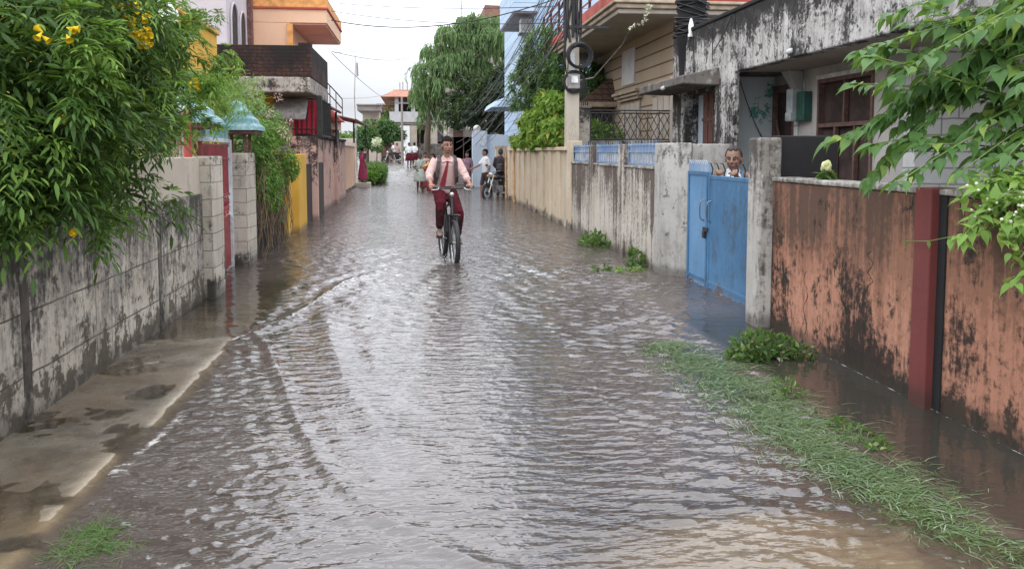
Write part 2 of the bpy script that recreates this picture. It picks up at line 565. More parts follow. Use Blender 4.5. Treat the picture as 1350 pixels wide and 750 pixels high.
    m['brick_dark'] = wall_mat('brick_dark', (.13, .055, .038), (.08, .04, .03), [
        dict(color=(.017, .014, .014), amt=.93, s=.3, b=.7, bs=.8, top=(3.3, 3.95, .10), lo=.45, hi=.59), dict(color=(.3, .24, .2), amt=.6, s=.1, b=.9, bs=9, lo=.65, hi=.69)],
        brick=dict(w=.24, h=.078, m=.008, amt=.9, mc=(.02, .017, .016), var=(.45, .4, .4), depth=1.2), bump=.8)
    m['yellow_wall'] = wall_mat('yellow_wall', (.60, .36, .065), (.52, .30, .05), [dict(color=(.25, .15, .05), amt=.6, s=.7, b=.3, lo=.54, hi=.68), dict(color=BRN, amt=.7, s=.4, b=.6, bs=4, low=(.35, 0, .1), lo=.62, hi=.69)])
    m['peach_wall'] = wall_mat('peach_wall', (.80, .52, .35), (.74, .47, .31), [dict(color=(.5, .33, .2), amt=.4, s=.7, b=.3, lo=.55, hi=.7)])
    m['peach_pale'] = wall_mat('peach_pale', (.68, .44, .36), (.60, .38, .31), [dict(color=(.35, .25, .2), amt=.4, s=.5, b=.5, lo=.56, hi=.7)])
    m['orange_band'] = plain('orange_band', (.75, .36, .12), .8)
    m['pink_wall'] = wall_mat('pink_wall', (.56, .36, .295), (.48, .31, .26), [
        dict(color=(.26, .17, .14), amt=.6, s=.6, b=.4, lo=.54, hi=.66), dict(color=BLK, amt=.95, s=.45, b=.6, ss=4, bs=1.2, top=(1.1, 2.0, .11), lo=.585, hi=.64),
        dict(color=(.13, .10, .09), amt=.9, s=.1, b=.9, bs=1.4, lo=.57, hi=.6)])
    m['lavender_wall'] = wall_mat('lavender_wall', (.55, .50, .52), (.48, .43, .45), [dict(color=(.3, .27, .27), amt=.5, s=.6, b=.4, lo=.55, hi=.7)])
    m['dark_opening'] = plain('dark_opening', (.03, .022, .02), .7)
    m['sky_blue_wall'] = wall_mat('sky_blue_wall', (.47, .60, .73), (.42, .55, .69), [dict(color=(.16, .24, .33), amt=.5, s=.8, b=.2, ss=4, stretch=.05, lo=.54, hi=.7)],
                                  brick=dict(w=80, h=.42, m=.012, amt=.4, mc=(.12, .2, .3), wob=0))
    m['pale_blue'] = wall_mat('pale_blue', (.50, .56, .62), (.44, .50, .57), [dict(color=(.25, .27, .29), amt=.5, s=.6, b=.4, lo=.55, hi=.7)])
    m['grey_underside'] = plain('grey_underside', (.25, .225, .22), .85)
    m['far_grey'] = wall_mat('far_grey', (.30, .27, .25), (.22, .195, .18), [dict(color=(.08, .07, .065), amt=.7, s=.6, b=.4, lo=.52, hi=.66)])
    m['far_cream'] = wall_mat('far_cream', (.52, .46, .39), (.42, .37, .31), [dict(color=(.2, .17, .14), amt=.6, s=.6, b=.4, lo=.52, hi=.66)])
    m['far_brick'] = wall_mat('far_brick', (.26, .14, .105), (.2, .11, .085), [dict(color=(.07, .05, .045), amt=.7, s=.5, b=.5, lo=.52, hi=.66)])
    m['far_white'] = wall_mat('far_white', (.55, .55, .55), (.45, .45, .45), [dict(color=(.2, .19, .18), amt=.6, s=.6, b=.4, lo=.52, hi=.66)])
    m['orange_tile'] = plain('orange_tile', (.40, .17, .10), .7, bump=.4, scale=2)
    m['teal_paint'] = wall_mat('teal_paint', (.15, .30, .33), (.12, .25, .28), [dict(color=(.46, .56, .56), amt=.7, s=.5, b=.5, lo=.47, hi=.60), dict(color=(.08, .1, .1), amt=.7, s=.5, b=.5, bs=6, lo=.6, hi=.68)], rough=.6)
    m['brown_trim'] = plain('brown_trim', (.13, .055, .045), .65, wear=(.3, .2, .17))
    m['red_metal'] = plain('red_metal', (.22, .028, .032), .5, wear=(.10, .03, .025), scale=4)
    m['rail_red'] = plain('rail_red', (.42, .07, .06), .55)
    m['rail_grey'] = plain('rail_grey', (.34, .31, .29), .6, wear=(.25, .08, .06))
    m['blue_paint'] = wall_mat('blue_paint', (.072, .20, .36), (.05, .145, .27), [
        dict(color=(.05, .08, .11), amt=.75, s=.5, b=.55, ss=6, bs=1.8, stretch=.2, lo=.50, hi=.66), dict(color=(.12, .07, .045), amt=.8, s=.4, b=.65, bs=4, low=(.2, 0, .12), lo=.64, hi=.70),
        dict(color=(.2, .36, .55), amt=.4, s=.8, b=.2, ss=10, lo=.56, hi=.7)], rough=.42, bump=.25, grain=.05)
    m['blue_paint_pale'] = wall_mat('blue_paint_pale', (.14, .29, .48), (.10, .23, .40), [dict(color=(.06, .11, .17), amt=.5, s=.6, b=.4, ss=8, lo=.50, hi=.66), dict(color=(.12, .07, .045), amt=.8, s=.4, b=.6, bs=4, low=(.25, 0, .1), lo=.62, hi=.69)], rough=.42, bump=.25, grain=.05)
    m['blue_rail'] = wall_mat('blue_rail', (.14, .24, .42), (.22, .32, .46), [dict(color=(.42, .46, .50), amt=.7, s=.5, b=.5, ss=12, lo=.48, hi=.60), dict(color=(.06, .08, .1), amt=.6, s=.5, b=.5, bs=6, lo=.58, hi=.66)], rough=.55)
    m['blue_grey_sheet'] = plain('blue_grey_sheet', (.52, .55, .57), .5, wear=(.15, .17, .2), scale=5)
    m['black_metal'] = plain('black_metal', (.02, .02, .021), .5, wear=(.06, .045, .035))
    m['steel'] = plain('steel', (.20, .21, .22), .4, metal=.8)
    m['grey_metal'] = plain('grey_metal', (.28, .27, .26), .55, metal=.4, wear=(.12, .1, .08))
    m['shutter'] = plain('shutter', (.33, .30, .27), .6, wear=(.18, .15, .12))
    m['red_cloth'] = plain('red_cloth', (.58, .035, .075), .85, scale=2)
    m['red_awning'] = plain('red_awning', (.46, .075, .05), .75, scale=2, wear=(.3, .08, .06))
    m['brown_wood'] = plain('brown_wood', (.13, .055, .04), .6, scale=5, bump=.2)
    m['red_wood'] = plain('red_wood', (.14, .078, .062), .6, scale=8, bump=.2, wear=(.24, .14, .11))
    m['net'] = plain('net', (.052, .032, .027), .9, var=.25, scale=3)
    m['dark_door'] = wall_mat('dark_door', (.06, .05, .046), (.035, .03, .028), [dict(color=(.2, .18, .165), amt=.6, s=.8, b=.2, ss=14, lo=.58, hi=.7)], rough=.7)
    m['white_paint'] = plain('white_paint', (.7, .7, .68), .6, wear=(.4, .38, .35))
    m['sign_board'] = wall_mat('sign_board', (.60, .59, .57), (.55, .54, .53), [dict(color=(.45, .45, .6), amt=.7, s=.0, b=1, bs=3, top=(3.5, 3.52, .0), lo=.52, hi=.6)], bump=.05)
    m['meter_green'] = plain('meter_green', (.022, .085, .065), .5)
    m['meter_grey'] = plain('meter_grey', (.42, .46, .46), .5)
    m['pole_concrete'] = wall_mat('pole_concrete', (.50, .45, .37), (.42, .375, .31), [dict(color=(.2, .18, .15), amt=.6, s=.7, b=.3, ss=8, lo=.54, hi=.66)])
    m['cable'] = plain('cable', (.018, .018, .02), .5)
    m['cable_grey'] = plain('cable_grey', (.30, .27, .25), .6)
    m['tank'] = plain('tank', (.015, .015, .017), .6)
    m['bark'] = wall_mat('bark', (.13, .10, .075), (.08, .062, .048), [dict(color=(.03, .025, .02), amt=.7, s=.7, b=.3, ss=14, lo=.5, hi=.62)], bump=.9)
    m['twig'] = plain('twig', (.12, .10, .055), .8)
    m['green_stem'] = plain('green_stem', (.14, .20, .055), .6)
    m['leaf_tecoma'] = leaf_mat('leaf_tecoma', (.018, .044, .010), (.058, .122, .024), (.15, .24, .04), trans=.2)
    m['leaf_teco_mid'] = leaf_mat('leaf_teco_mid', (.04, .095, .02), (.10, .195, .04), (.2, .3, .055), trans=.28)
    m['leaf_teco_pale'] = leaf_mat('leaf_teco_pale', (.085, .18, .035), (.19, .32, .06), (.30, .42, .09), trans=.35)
    m['leaf_broad'] = leaf_mat('leaf_broad', (.055, .13, .04), (.13, .25, .075), (.27, .38, .085), trans=.35, rough=.38)
    m['leaf_jasmine'] = leaf_mat('leaf_jasmine', (.13, .25, .05), (.26, .42, .10), (.38, .48, .12), trans=.4)
    m['leaf_creeper'] = leaf_mat('leaf_creeper', (.10, .21, .035), (.23, .37, .06), (.42, .40, .10), trans=.35)
    m['leaf_ivy'] = leaf_mat('leaf_ivy', (.07, .16, .03), (.16, .30, .06), (.24, .36, .08))
    m['leaf_mango'] = leaf_mat('leaf_mango', (.06, .14, .055), (.16, .27, .12), (.27, .38, .19), rough=.35)
    m['leaf_willow'] = leaf_mat('leaf_willow', (.085, .155, .06), (.18, .28, .11), (.28, .39, .17), trans=.25)
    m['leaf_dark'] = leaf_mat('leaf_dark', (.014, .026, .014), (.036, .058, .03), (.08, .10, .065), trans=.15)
    m['leaf_far'] = leaf_mat('leaf_far', (.05, .11, .045), (.11, .20, .08), (.16, .25, .1))
    m['leaf_weed'] = leaf_mat('leaf_weed', (.035, .08, .022), (.10, .185, .045), (.30, .36, .16))
    m['grass'] = leaf_mat('grass', (.06, .125, .035), (.14, .23, .075), (.22, .22, .10), trans=.2, rough=.35)
    m['grass_wet'] = leaf_mat('grass_wet', (.14, .21, .11), (.24, .33, .19), (.36, .43, .30), trans=.2, rough=.3)
    m['dry_vine'] = plain('dry_vine', (.2, .14, .085), .9)
    m['flower_yellow'] = leaf_mat('flower_yellow', (.78, .52, .01), (.88, .66, .03), trans=.3)
    m['flower_pink'] = leaf_mat('flower_pink', (.50, .22, .25), (.66, .46, .44), trans=.3)
    m['flower_white'] = leaf_mat('flower_white', (.75, .78, .5), (.85, .85, .75), trans=.3)
    m['flower_lilac'] = leaf_mat('flower_lilac', (.35, .22, .33), (.50, .38, .45), trans=.3)
    m['bud_cream'] = leaf_mat('bud_cream', (.66, .66, .30), (.78, .78, .45), trans=.3)
    # people
    m['skin_brown'] = plain('skin_brown', (.25, .135, .092), .55, var=.05)
    m['skin_boy'] = plain('skin_boy', (.30, .155, .105), .5, var=.05)
    m['skin_dark'] = plain('skin_dark', (.10, .052, .036), .55, var=.05)
    m['hair'] = plain('hair', (.012, .010, .010), .75, bump=.6, scale=25, spec=.12)
    m['hair_short'] = plain('hair_short', (.075, .068, .066), .8, bump=.6, scale=30, spec=.12)
    m['eye_white'] = plain('eye_white', (.6, .57, .54), .3, var=.02)
    m['eye_dark'] = plain('eye_dark', (.015, .01, .009), .2, var=.02)
    m['lips'] = plain('lips', (.23, .09, .075), .5, var=.05)
    m['shirt_pink'] = wall_mat('shirt_pink', (.60, .41, .375), (.52, .35, .315), [dict(color=(.34, .235, .19), amt=.75, s=.3, b=.5, ss=14, low=(1.42, 1.1, .10), lo=.42, hi=.6)], bump=.9, rough=.9, grain=.03)
    m['shirt_sleeve'] = plain('shirt_sleeve', (.64, .44, .405), .9, var=.06, fold=.7, spec=.15)
    m['maroon'] = plain('maroon', (.085, .012, .019), .9, var=.15, fold=.7, spec=.1)
    m['maroon_wet'] = plain('maroon_wet', (.036, .009, .012), .6, var=.15, fold=.8, spec=.2)
    m['tie_red'] = plain('tie_red', (.23, .015, .03), .6, var=.08)
    m['black_cloth'] = plain('black_cloth', (.022, .02, .023), .8)
    m['strap_grey'] = plain('strap_grey', (.085, .065, .07), .8)
    m['white_cloth'] = plain('white_cloth', (.68, .68, .70), .9, var=.05, fold=.6, spec=.1)
    m['dark_shorts'] = plain('dark_shorts', (.05, .03, .03), .85)
    m['purple_shirt'] = plain('purple_shirt', (.24, .15, .19), .9, fold=.6, spec=.1)
    m['plaid_dark'] = plain('plaid_dark', (.10, .05, .06), .85, scale=22, var=.3)
    m['sari_pink'] = plain('sari_pink', (.36, .045, .105), .75, scale=12, var=.2)
    m['sari_dark'] = plain('sari_dark', (.09, .025, .07), .75)
    m['sari_green'] = plain('sari_green', (.42, .46, .40), .8, scale=14, var=.15)
    m['yellow_cloth'] = plain('yellow_cloth', (.68, .36, .07), .8)
    m['red_dress'] = plain('red_dress', (.26, .03, .035), .8)
    m['rubber'] = plain('rubber', (.018, .018, .02), .6, scale=30)
    m['bike_black'] = plain('bike_black', (.017, .016, .019), .35)
    m['silver'] = plain('silver', (.5, .5, .5), .3, metal=.9, var=.05)
    m['headlamp'] = plain('headlamp', (.55, .55, .55), .1, metal=.7, var=.02)
    m['water_drop'] = NTsplash()
    m['globe'] = plain('globe', (.55, .52, .46), .4)
    m['tape_orange'] = plain('pipe_orange', (.60, .36, .18), .6)


def NTsplash():
    t = NT('splash')
    return t.done(t.bsdf((.85, .86, .88), .15, spec=.6, Transmission_Weight=.5, IOR=1.33))


def more_materials():
    m = M
    m['mould_pale'] = wall_mat('mould_pale', (.46, .445, .42), (.36, .345, .32), [
        dict(color=(.24, .22, .195), amt=.7, s=.6, b=.45, lo=.50, hi=.62), dict(color=(.10, .09, .08), amt=.8, s=.1, b=.9, bs=7, lo=.585, hi=.63), dict(color=(.07, .055, .048), amt=.85, s=.4, b=.6, bs=2.4, top=(1.2, 1.7, .08), lo=.575, hi=.67)])
    m['mould_dark'] = wall_mat('mould_dark', (.42, .38, .33), (.3, .27, .23), [dict(color=BLK, amt=.92, s=.4, b=.6, bs=1.6, top=(1.7, 2.5, .14), lo=.56, hi=.64)])
    m['hood_tiles'] = wall_mat('hood_tiles', (.14, .085, .062), (.10, .06, .046), [dict(color=(.05, .04, .035), amt=.6, s=.5, b=.5, lo=.54, hi=.66)],
                               brick=dict(w=.22, h=.16, m=.016, amt=.8, mc=(.02, .016, .014)), bump=.6)
# ------------------------------------------------------------------ sky and light
def make_world():
    w = bpy.data.worlds.new('World')
    SC.world = w
    w.use_nodes = True
    t = w.node_tree
    t.nodes.clear()
    N, L = t.nodes.new, t.links.new
    out = N('ShaderNodeOutputWorld')
    bg = N('ShaderNodeBackground')
    bg.inputs['Strength'].default_value = 0.12
    sky = N('ShaderNodeTexSky')
    sky.sky_type = 'NISHITA'
    sky.sun_disc = False
    sky.sun_elevation = R_(58)
    sky.sun_rotation = R_(200)
    tc = N('ShaderNodeTexCoord')
    sep = N('ShaderNodeSeparateXYZ')
    L(tc.outputs['Generated'], sep.inputs[0])
    # overcast deck: brighter towards the zenith, with soft cloud structure
    mp = N('ShaderNodeMapping')
    mp.inputs['Scale'].default_value = (1.4, 1.4, 4.0)
    L(tc.outputs['Generated'], mp.inputs[0])
    nz = N('ShaderNodeTexNoise')
    nz.inputs['Scale'].default_value = 2.2
    nz.inputs['Detail'].default_value = 5
    L(mp.outputs[0], nz.inputs['Vector'])
    mr = N('ShaderNodeMapRange')
    mr.inputs[1].default_value, mr.inputs[2].default_value = 0.05, 0.30
    mr.inputs[3].default_value, mr.inputs[4].default_value = 8.0, 25.0
    L(sep.outputs[2], mr.inputs[0])
    mr2 = N('ShaderNodeMapRange')
    mr2.inputs[1].default_value, mr2.inputs[2].default_value = 0.3, 0.7
    mr2.inputs[3].default_value, mr2.inputs[4].default_value = 0.80, 1.16
    L(nz.outputs['Fac'], mr2.inputs[0])
    mu = N('ShaderNodeMath')
    mu.operation = 'MULTIPLY'
    L(mr.outputs[0], mu.inputs[0])
    L(mr2.outputs[0], mu.inputs[1])
    vm = N('ShaderNodeVectorMath')
    vm.operation = 'SCALE'
    vm.inputs[0].default_value = (0.96, 0.99, 1.06)
    L(mu.outputs[0], vm.inputs['Scale'])
    mx = N('ShaderNodeMix')
    mx.data_type = 'RGBA'
    mx.inputs[0].default_value = 0.92
    L(sky.outputs[0], mx.inputs[6])
    L(vm.outputs[0], mx.inputs[7])
    L(mx.outputs[2], bg.inputs['Color'])
    L(bg.outputs[0], out.inputs['Surface'])
    sd = bpy.data.lights.new('sun', 'SUN')
    sd.energy = 0.8
    sd.angle = R_(25)
    sd.color = (1, .97, .93)
    so = bpy.data.objects.new('sun', sd)
    COL.objects.link(so)
    el, rot = R_(58), R_(200)
    d = V((math.sin(rot) * math.cos(el), math.cos(rot) * math.cos(el), math.sin(el)))
    so.rotation_euler = (-d).to_track_quat('-Z', 'Y').to_euler()
    so.location = (0, 0, 30)
    vs = SC.view_settings
    SC.display_settings.display_device = 'sRGB'
    vs.view_transform = 'Standard'
    vs.look = 'None'
    vs.gamma = 1
    vs.exposure = EXPOSURE
    vs.use_curve_mapping = False


# ------------------------------------------------------------------ ground and water
def sstep(a, b, x):
    t = np.clip((x - a) / (b - a), 0, 1)
    return t * t * (3 - 2 * t)


def vnoise(x, y, s, seed=0):
    """Smooth value noise on arrays."""
    x = x * s + seed * 17.3
    y = y * s + seed * 9.1
    xi, yi = np.floor(x).astype(np.int64), np.floor(y).astype(np.int64)
    fx, fy = x - xi, y - yi
    fx, fy = fx * fx * (3 - 2 * fx), fy * fy * (3 - 2 * fy)

    def hsh(a, b):
        n = (a * 374761393 + b * 668265263 + seed * 1013904223) & 0x7fffffff
        n = ((n ^ (n >> 13)) * 1274126177) & 0x7fffffff
        return ((n ^ (n >> 16)) & 0xffff) / 65535.0
    return (hsh(xi, yi) * (1 - fx) + hsh(xi + 1, yi) * fx) * (1 - fy) + (hsh(xi, yi + 1) * (1 - fx) + hsh(xi + 1, yi + 1) * fx) * fy


def fbm(x, y, s, seed=0, o=4):
    v, a, t = 0, 1.0, 0
    for i in range(o):
        v = v + a * vnoise(x, y, s * 2 ** i, seed + i)
        t += a
        a *= .5
    return v / t


def ground_masks(x, y):
    edge = -1.50 + .12 * (fbm(x, y, 1.3, 3) - .5) + .05 * (fbm(x, y, 7, 6) - .5)
    apron = sstep(.10, -.10, x - edge) * sstep(13.5, 9.0, y)
    sand = sstep(1.0, .35, np.hypot((x - 1.40) / 1.15, (y - 2.95) / 1.05) + .35 * (fbm(x, y, 2.2, 5) - .5))
    strip_c = np.interp(y, [0, 2.9, 3.2, 4.2, 5.0, 5.8, 6.6, 8], [2.45, 2.38, 2.2, 2.12, 2.15, 2.14, 2.03, 2.0])
    strip = np.exp(-((x - strip_c) / .22) ** 2) * sstep(7.2, 6.4, y)
    ditch = sstep(2.35, 2.6, x) * sstep(9.5, 7.0, y)
    lip = np.exp(-((x - edge + .02) / .10) ** 2) * sstep(7.4, 6.6, y)
    return apron, sand, strip, ditch, lip


def gh(x, y):
    apron, sand, strip, ditch, lip = ground_masks(x, y)
    z = -.10 - .02 * np.abs(x) + .03 * (fbm(x, y, .8, 1) - .5)
    z = z - .0 * y
    z = z * (1 - sand) + sand * (-.026 + .014 * (fbm(x, y, 3, 2) - .5))
    z = z * (1 - strip) + strip * (-.012)
    z = z * (1 - ditch) + ditch * (-.30)
    ap = .0017 + .009 * (fbm(x, y, 1.6, 8) - .5) + .004 * (fbm(x, y, 7, 9) - .5)
    for hx, hy, rx, ry in HOLES:
        ap = ap - .012 * sstep(1.15, .55, np.hypot((x - hx) / rx, (y - hy) / ry) + 1.6 * (fbm(x, y, 8, 4) - .5))
    ap = ap - .05 * sstep(6.8, 10.5, y) - .004 * sstep(4.2, 3.3, y)
    z = z * (1 - apron) + apron * ap
    z = z + lip * .006 * apron
    z = z * (1 - sstep(36, 52, y)) + sstep(36, 52, y) * (.62 + .002 * (y - 52))
    yard = np.maximum(sstep(-2.55, -2.75, x), sstep(3.6, 3.8, x))
    z = z * (1 - yard) + yard * np.maximum(z, .12 + .5 * sstep(36, 52, y))
    return z


HOLES = []


def make_ground():
    for px, py, rx, ry in ((197, 517, .12, .16), (168, 578, .09, .2), (30, 712, .10, .08), (150, 566, .05, .08), (75, 660, .06, .06)):
        p = at_g(px, py)
        HOLES.append((p.x, p.y, rx, ry))
    xs = np.concatenate([[-300, -120, -50, -20, -9, -5, -3.4], np.arange(-2.8, 3.85, .04), [4.2, 5, 7, 10, 20, 50, 120, 300]])
    ys = np.concatenate([np.linspace(-8, 2.4, 24), np.geomspace(2.5, 60, 330), [64, 70, 80, 95, 120, 180, 300, 600]])
    X, Y = np.meshgrid(xs, ys)
    Z = gh(X, Y)
    nx, ny = len(xs), len(ys)
    i = np.arange(ny - 1)[:, None] * nx + np.arange(nx - 1)[None, :]
    fl = np.stack([i, i + 1, i + nx + 1, i + nx], -1).ravel()
    me = np_mesh('ground', np.stack([X, Y, Z], -1).reshape(-1, 3), fl, 4, True)
    apron, sand, strip, ditch, lip = ground_masks(X, Y)
    hole = np.zeros_like(X)
    for hx, hy, rx, ry in HOLES:
        hole = np.maximum(hole, sstep(1.15, .75, np.hypot((X - hx) / rx, (Y - hy) / ry) + 1.9 * (fbm(X, Y, 9, 4) - .5)) * (.45 + .5 * fbm(X, Y, 14, 12)))
    far = sstep(38, 48, Y)
    for nm, a in (('apron', apron), ('sand', np.maximum(sand, .8 * lip * apron)), ('hole', hole * apron), ('mud', np.maximum(strip, ditch)), ('verge', strip), ('far', far)):
        at = me.attributes.new(nm, 'FLOAT', 'POINT')
        at.data.foreach_set('value', np.ascontiguousarray(a, dtype=np.float32).ravel())
    t = NT('street_ground')
    A = lambda k: t.n('Attribute', {'attribute_name': k}).outputs['Fac']
    asphalt = t.mix(t.mr(t.noise(9, 6, .6), .3, .7), (.045, .036, .032), (.085, .068, .058))
    conc = t.mix(t.mr(t.noise(2.4, 8, .65), .38, .62), (.095, .080, .060), (.195, .170, .132))
    conc = t.mix(t.mr(t.noise(14, 6, .7, (1, .4, 1)), .52, .66, 0, .6), conc, (.07, .055, .042))
    conc = t.mix(t.mr(t.noise(1.1, 5, .6), .45, .6, 0, .55), conc, (.20, .14, .085))
    sandc = t.mix(t.mr(t.noise(5, 6, .6), .3, .7), (.46, .37, .26), (.58, .48, .35))
    mud = t.mix(t.noise(6, 5), (.05, .042, .033), (.085, .07, .055))
    road = t.mix(t.mr(t.noise(.8, 7, .6), .3, .7), (.17, .16, .155), (.27, .255, .245))
    c = t.mix(A('mud'), asphalt, mud)
    c = t.mix(t.math('MULTIPLY', A('verge'), .8), c, t.mix(t.noise(22, 5), (.035, .05, .02), (.08, .095, .04)))
    c = t.mix(A('apron'), c, conc)
    c = t.mix(A('sand'), c, sandc)
    c = t.mix(A('hole'), c, (.035, .029, .024))
    c = t.mix(A('far'), c, road)
    h = t.math('ADD', t.noise(30, 6, .7), t.math('MULTIPLY', t.noise(120, 3), .4))
    rough = t.mr(t.noise(3.1, 6, .6), .35, .65, .12, .36)
    m = t.done(t.bsdf(c, rough, t.bump(h, .35, .012), spec=.5))
    o = mesh_obj('ground', me, m)
    tag(o, kind='structure')


def polydist(X, Y, pts):
    """Distance of every grid point to a polyline and the place along it (0..1)."""
    best = np.full(X.shape, 1e9)
    along = np.zeros(X.shape)
    side = np.zeros(X.shape)
    n = len(pts) - 1
    for i in range(n):
        ax, ay = pts[i]
        bx, by = pts[i + 1]
        dx, dy = bx - ax, by - ay
        L2 = dx * dx + dy * dy
        u = np.clip(((X - ax) * dx + (Y - ay) * dy) / L2, 0, 1)
        d = np.hypot(X - ax - u * dx, Y - ay - u * dy)
        k = d < best
        best = np.where(k, d, best)
        along = np.where(k, (i + u) / n, along)
        side = np.where(k, np.sign((X - ax) * dy - (Y - ay) * dx), side)
    return best, along, side


def gpts(pp):
    return [tuple(at_g(*p).xy) for p in pp]


def make_water():
    xs = np.linspace(-2.72, 3.75, 560)
    ys = np.concatenate([np.linspace(-7.5, 2.3, 60), np.geomspace(2.35, 52, 760)])
    X, Y = np.meshgrid(xs, ys)
    dyl = np.gradient(ys)[:, None] * np.ones_like(X)
    apron, sand, strip, ditch, lip = ground_masks(X, Y)
    W1 = gpts([(318, 428), (352, 452), (372, 500), (392, 552), (425, 610), (485, 668), (570, 715), (680, 760)])
    W2 = gpts([(520, 352), (455, 372), (405, 405), (372, 425), (330, 440)])
    W3 = gpts([(430, 400), (432, 440), (455, 500), (500, 560), (570, 610)])
    W4 = gpts([(690, 345), (760, 380), (840, 430), (880, 470)])
    W5 = gpts([(640, 370), (720, 420), (790, 480), (830, 540)])
    W6 = gpts([(575, 350), (530, 385), (505, 430), (490, 500)])
    d1, a1, s1 = polydist(X, Y, W1)
    calm = np.maximum(np.maximum(np.maximum(apron, ditch), .35 * sand), .75 * strip)
    left = (s1 < 0) & (d1 < 3) & (X < 1.2) & (Y < 7.6)
    quiet = np.clip(sstep(.0, .18, d1), 0, 1) * left
    rng = np.random.default_rng(3)
    H = np.zeros_like(X)
    H2 = np.zeros_like(X)
    wx = X + .12 * (fbm(X, Y, 1.1, 21) - .5)
    wy = Y + .16 * (fbm(X, Y, .9, 22) - .5)
    for i in range(46):
        lam = .052 * (4.8 ** rng.random())
        th = rng.normal(0, .55) + .18
        k = 2 * PI / lam
        fade = sstep(2.2, 4.5, lam / dyl)
        H += fade * lam * .0058 * np.sin(k * (wx * math.sin(th) + wy * math.cos(th)) + rng.random() * 6.28)
    for i in range(40):
        lam = .062 * (4.0 ** rng.random())
        th = rng.random() * 6.28
        k = 2 * PI / lam
        fade = sstep(2.2, 4.5, lam / dyl)
        H2 += fade * lam * .0052 * np.sin(k * (wx * math.sin(th) + wy * math.cos(th)) + rng.random() * 6.28)
    H3 = np.zeros_like(X)
    for i in range(34):
        lam = .055 * (3.4 ** rng.random())
        th = rng.normal(.06, .13)
        k = 2 * PI / lam
        H3 += sstep(2.2, 4.5, lam / dyl) * lam * .0082 * np.sin(k * (wx * math.sin(th) + wy * math.cos(th)) + rng.random() * 6.28)
    H3 = .9 * H3 + 30 * (H3 * H3 - np.mean(H3 * H3))
    patch = .35 + 1.2 * fbm(X, Y, .5, 31)
    patch = .78 * patch * (1 + .5 * sstep(4.5, 9, Y))
    xc = np.interp(Y, [2.5, 5, 12, 30], [.5, .25, .3, .3])
    patch = patch * (1 - .60 * np.exp(-((X - xc) / .95) ** 2))
    amp = (1 - .9 * calm) * patch
    H = H + 40 * (H * H - np.mean(H * H))
    h = (H * (1 - quiet) + H3 * quiet) * amp * (1 - .1 * quiet) + H2 * amp * (1 - .85 * quiet) * sstep(2.5, 6, Y)
    foam = np.zeros_like(X)

    def ridge(P, A, w, tail, fo):
        nonlocal h, foam
        d, a, s = polydist(X, Y, P)
        d = d + .05 * (fbm(X, Y, 3.5, 40) - .5)
        fall = np.minimum(1, 3 * a + .5) * (1 - .6 * a)
        h += A * fall * (np.exp(-(d / w) ** 2) - .45 * np.exp(-((d - 2.1 * w) / w) ** 2)) * (1 - .6 * calm)
        if tail:
            h += A * .55 * fall * np.cos(d / w * 1.9) * np.exp(-d / (4.5 * w)) * (s > 0) * (1 - calm)
        foam = np.maximum(foam, fo * np.exp(-(d / (w * .8)) ** 2) * fall)
    ridge(W1, .0095, .048, True, .13)
    ridge(W2, .014, .09, True, .17)
    ridge(W3, .014, .085, False, .10)
    ridge(W4, .010, .10, False, .10)
    ridge(W5, .008, .10, False, .04)
    ridge(W6, .010, .085, False, .06)
    # rings and churn round the front wheel
    bx, by = BIKE_WHEEL
    r = np.hypot(X - bx, (Y - by) * .8)
    h += .018 * np.exp(-((r - .22) / .10) ** 2) + .010 * np.sin(r * 15) * np.exp(-r / .8)
    foam = np.maximum(foam, .20 * np.exp(-(np.maximum(r - .05, 0) / .30) ** 2))
    far = sstep(5.5, 9, Y) * sstep(30, 18, Y)
    foam = np.maximum(foam, .05 * far * (.35 + 1.3 * fbm(X, Y, .5, 50)) * (1 - calm))
    # streams running over the concrete edge, and the scum line along the walls
    for pts, w, f in ((gpts([(160, 487), (235, 470), (300, 450), (330, 438)]), .05, .34), (gpts([(230, 468), (310, 462)]), .03, .28), (gpts([(150, 625), (200, 585), (238, 548)]), .06, .33),
                      (gpts([(400, 300), (355, 335)]), .1, .26)):
        d, a, s = polydist(X, Y, pts)
        d = d + .07 * (fbm(X, Y, 5, 41) - .5)
        f = f * (.55 + .5 * fbm(X, Y, 6, 44))
        foam = np.maximum(foam, f * np.exp(-(d / w) ** 2))
    line = np.exp(-((X - 3.185 + .012 * fbm(X, Y, 4, 60)) / .009) ** 2) * sstep(7.4, 7.2, Y) + np.exp(-((X - 3.40) / .012) ** 2) * sstep(7.9, 8.1, Y) * sstep(10.4, 10.2, Y)
    foam = np.maximum(foam, .30 * line * (.4 + fbm(X, Y, 5, 61)))
    depth = np.maximum(h * .5 - gh(X, Y), 0)
    murk = 1 - np.exp(-depth * 13)
    nx, ny = len(xs), len(ys)
    i = np.arange(ny - 1)[:, None] * nx + np.arange(nx - 1)[None, :]
    fl = np.stack([i, i + 1, i + nx + 1, i + nx], -1).ravel()
    me = np_mesh('water', np.stack([X, Y, h], -1).reshape(-1, 3), fl, 4, True)
    for nm, a in (('murk', murk), ('foam', foam), ('calm', calm), ('quiet', quiet)):
        at = me.attributes.new(nm, 'FLOAT', 'POINT')
        at.data.foreach_set('value', np.ascontiguousarray(a, dtype=np.float32).ravel())
    t = NT('flood_water')
    A = lambda k: t.n('Attribute', {'attribute_name': k}).outputs['Fac']
    n1 = t.noise(20, 2, .5, (.6, 1.3, 1))
    n2 = t.noise(8, 2, .5, (.6, 1.3, 1))
    yy = t.n('SeparateXYZ', None, i0=t.pos()).outputs[1]
    bs = t.math('MULTIPLY', t.mr(A('calm'), 0, 1, .34, .06), t.mr(yy, 6, 15, 1, 2.6))
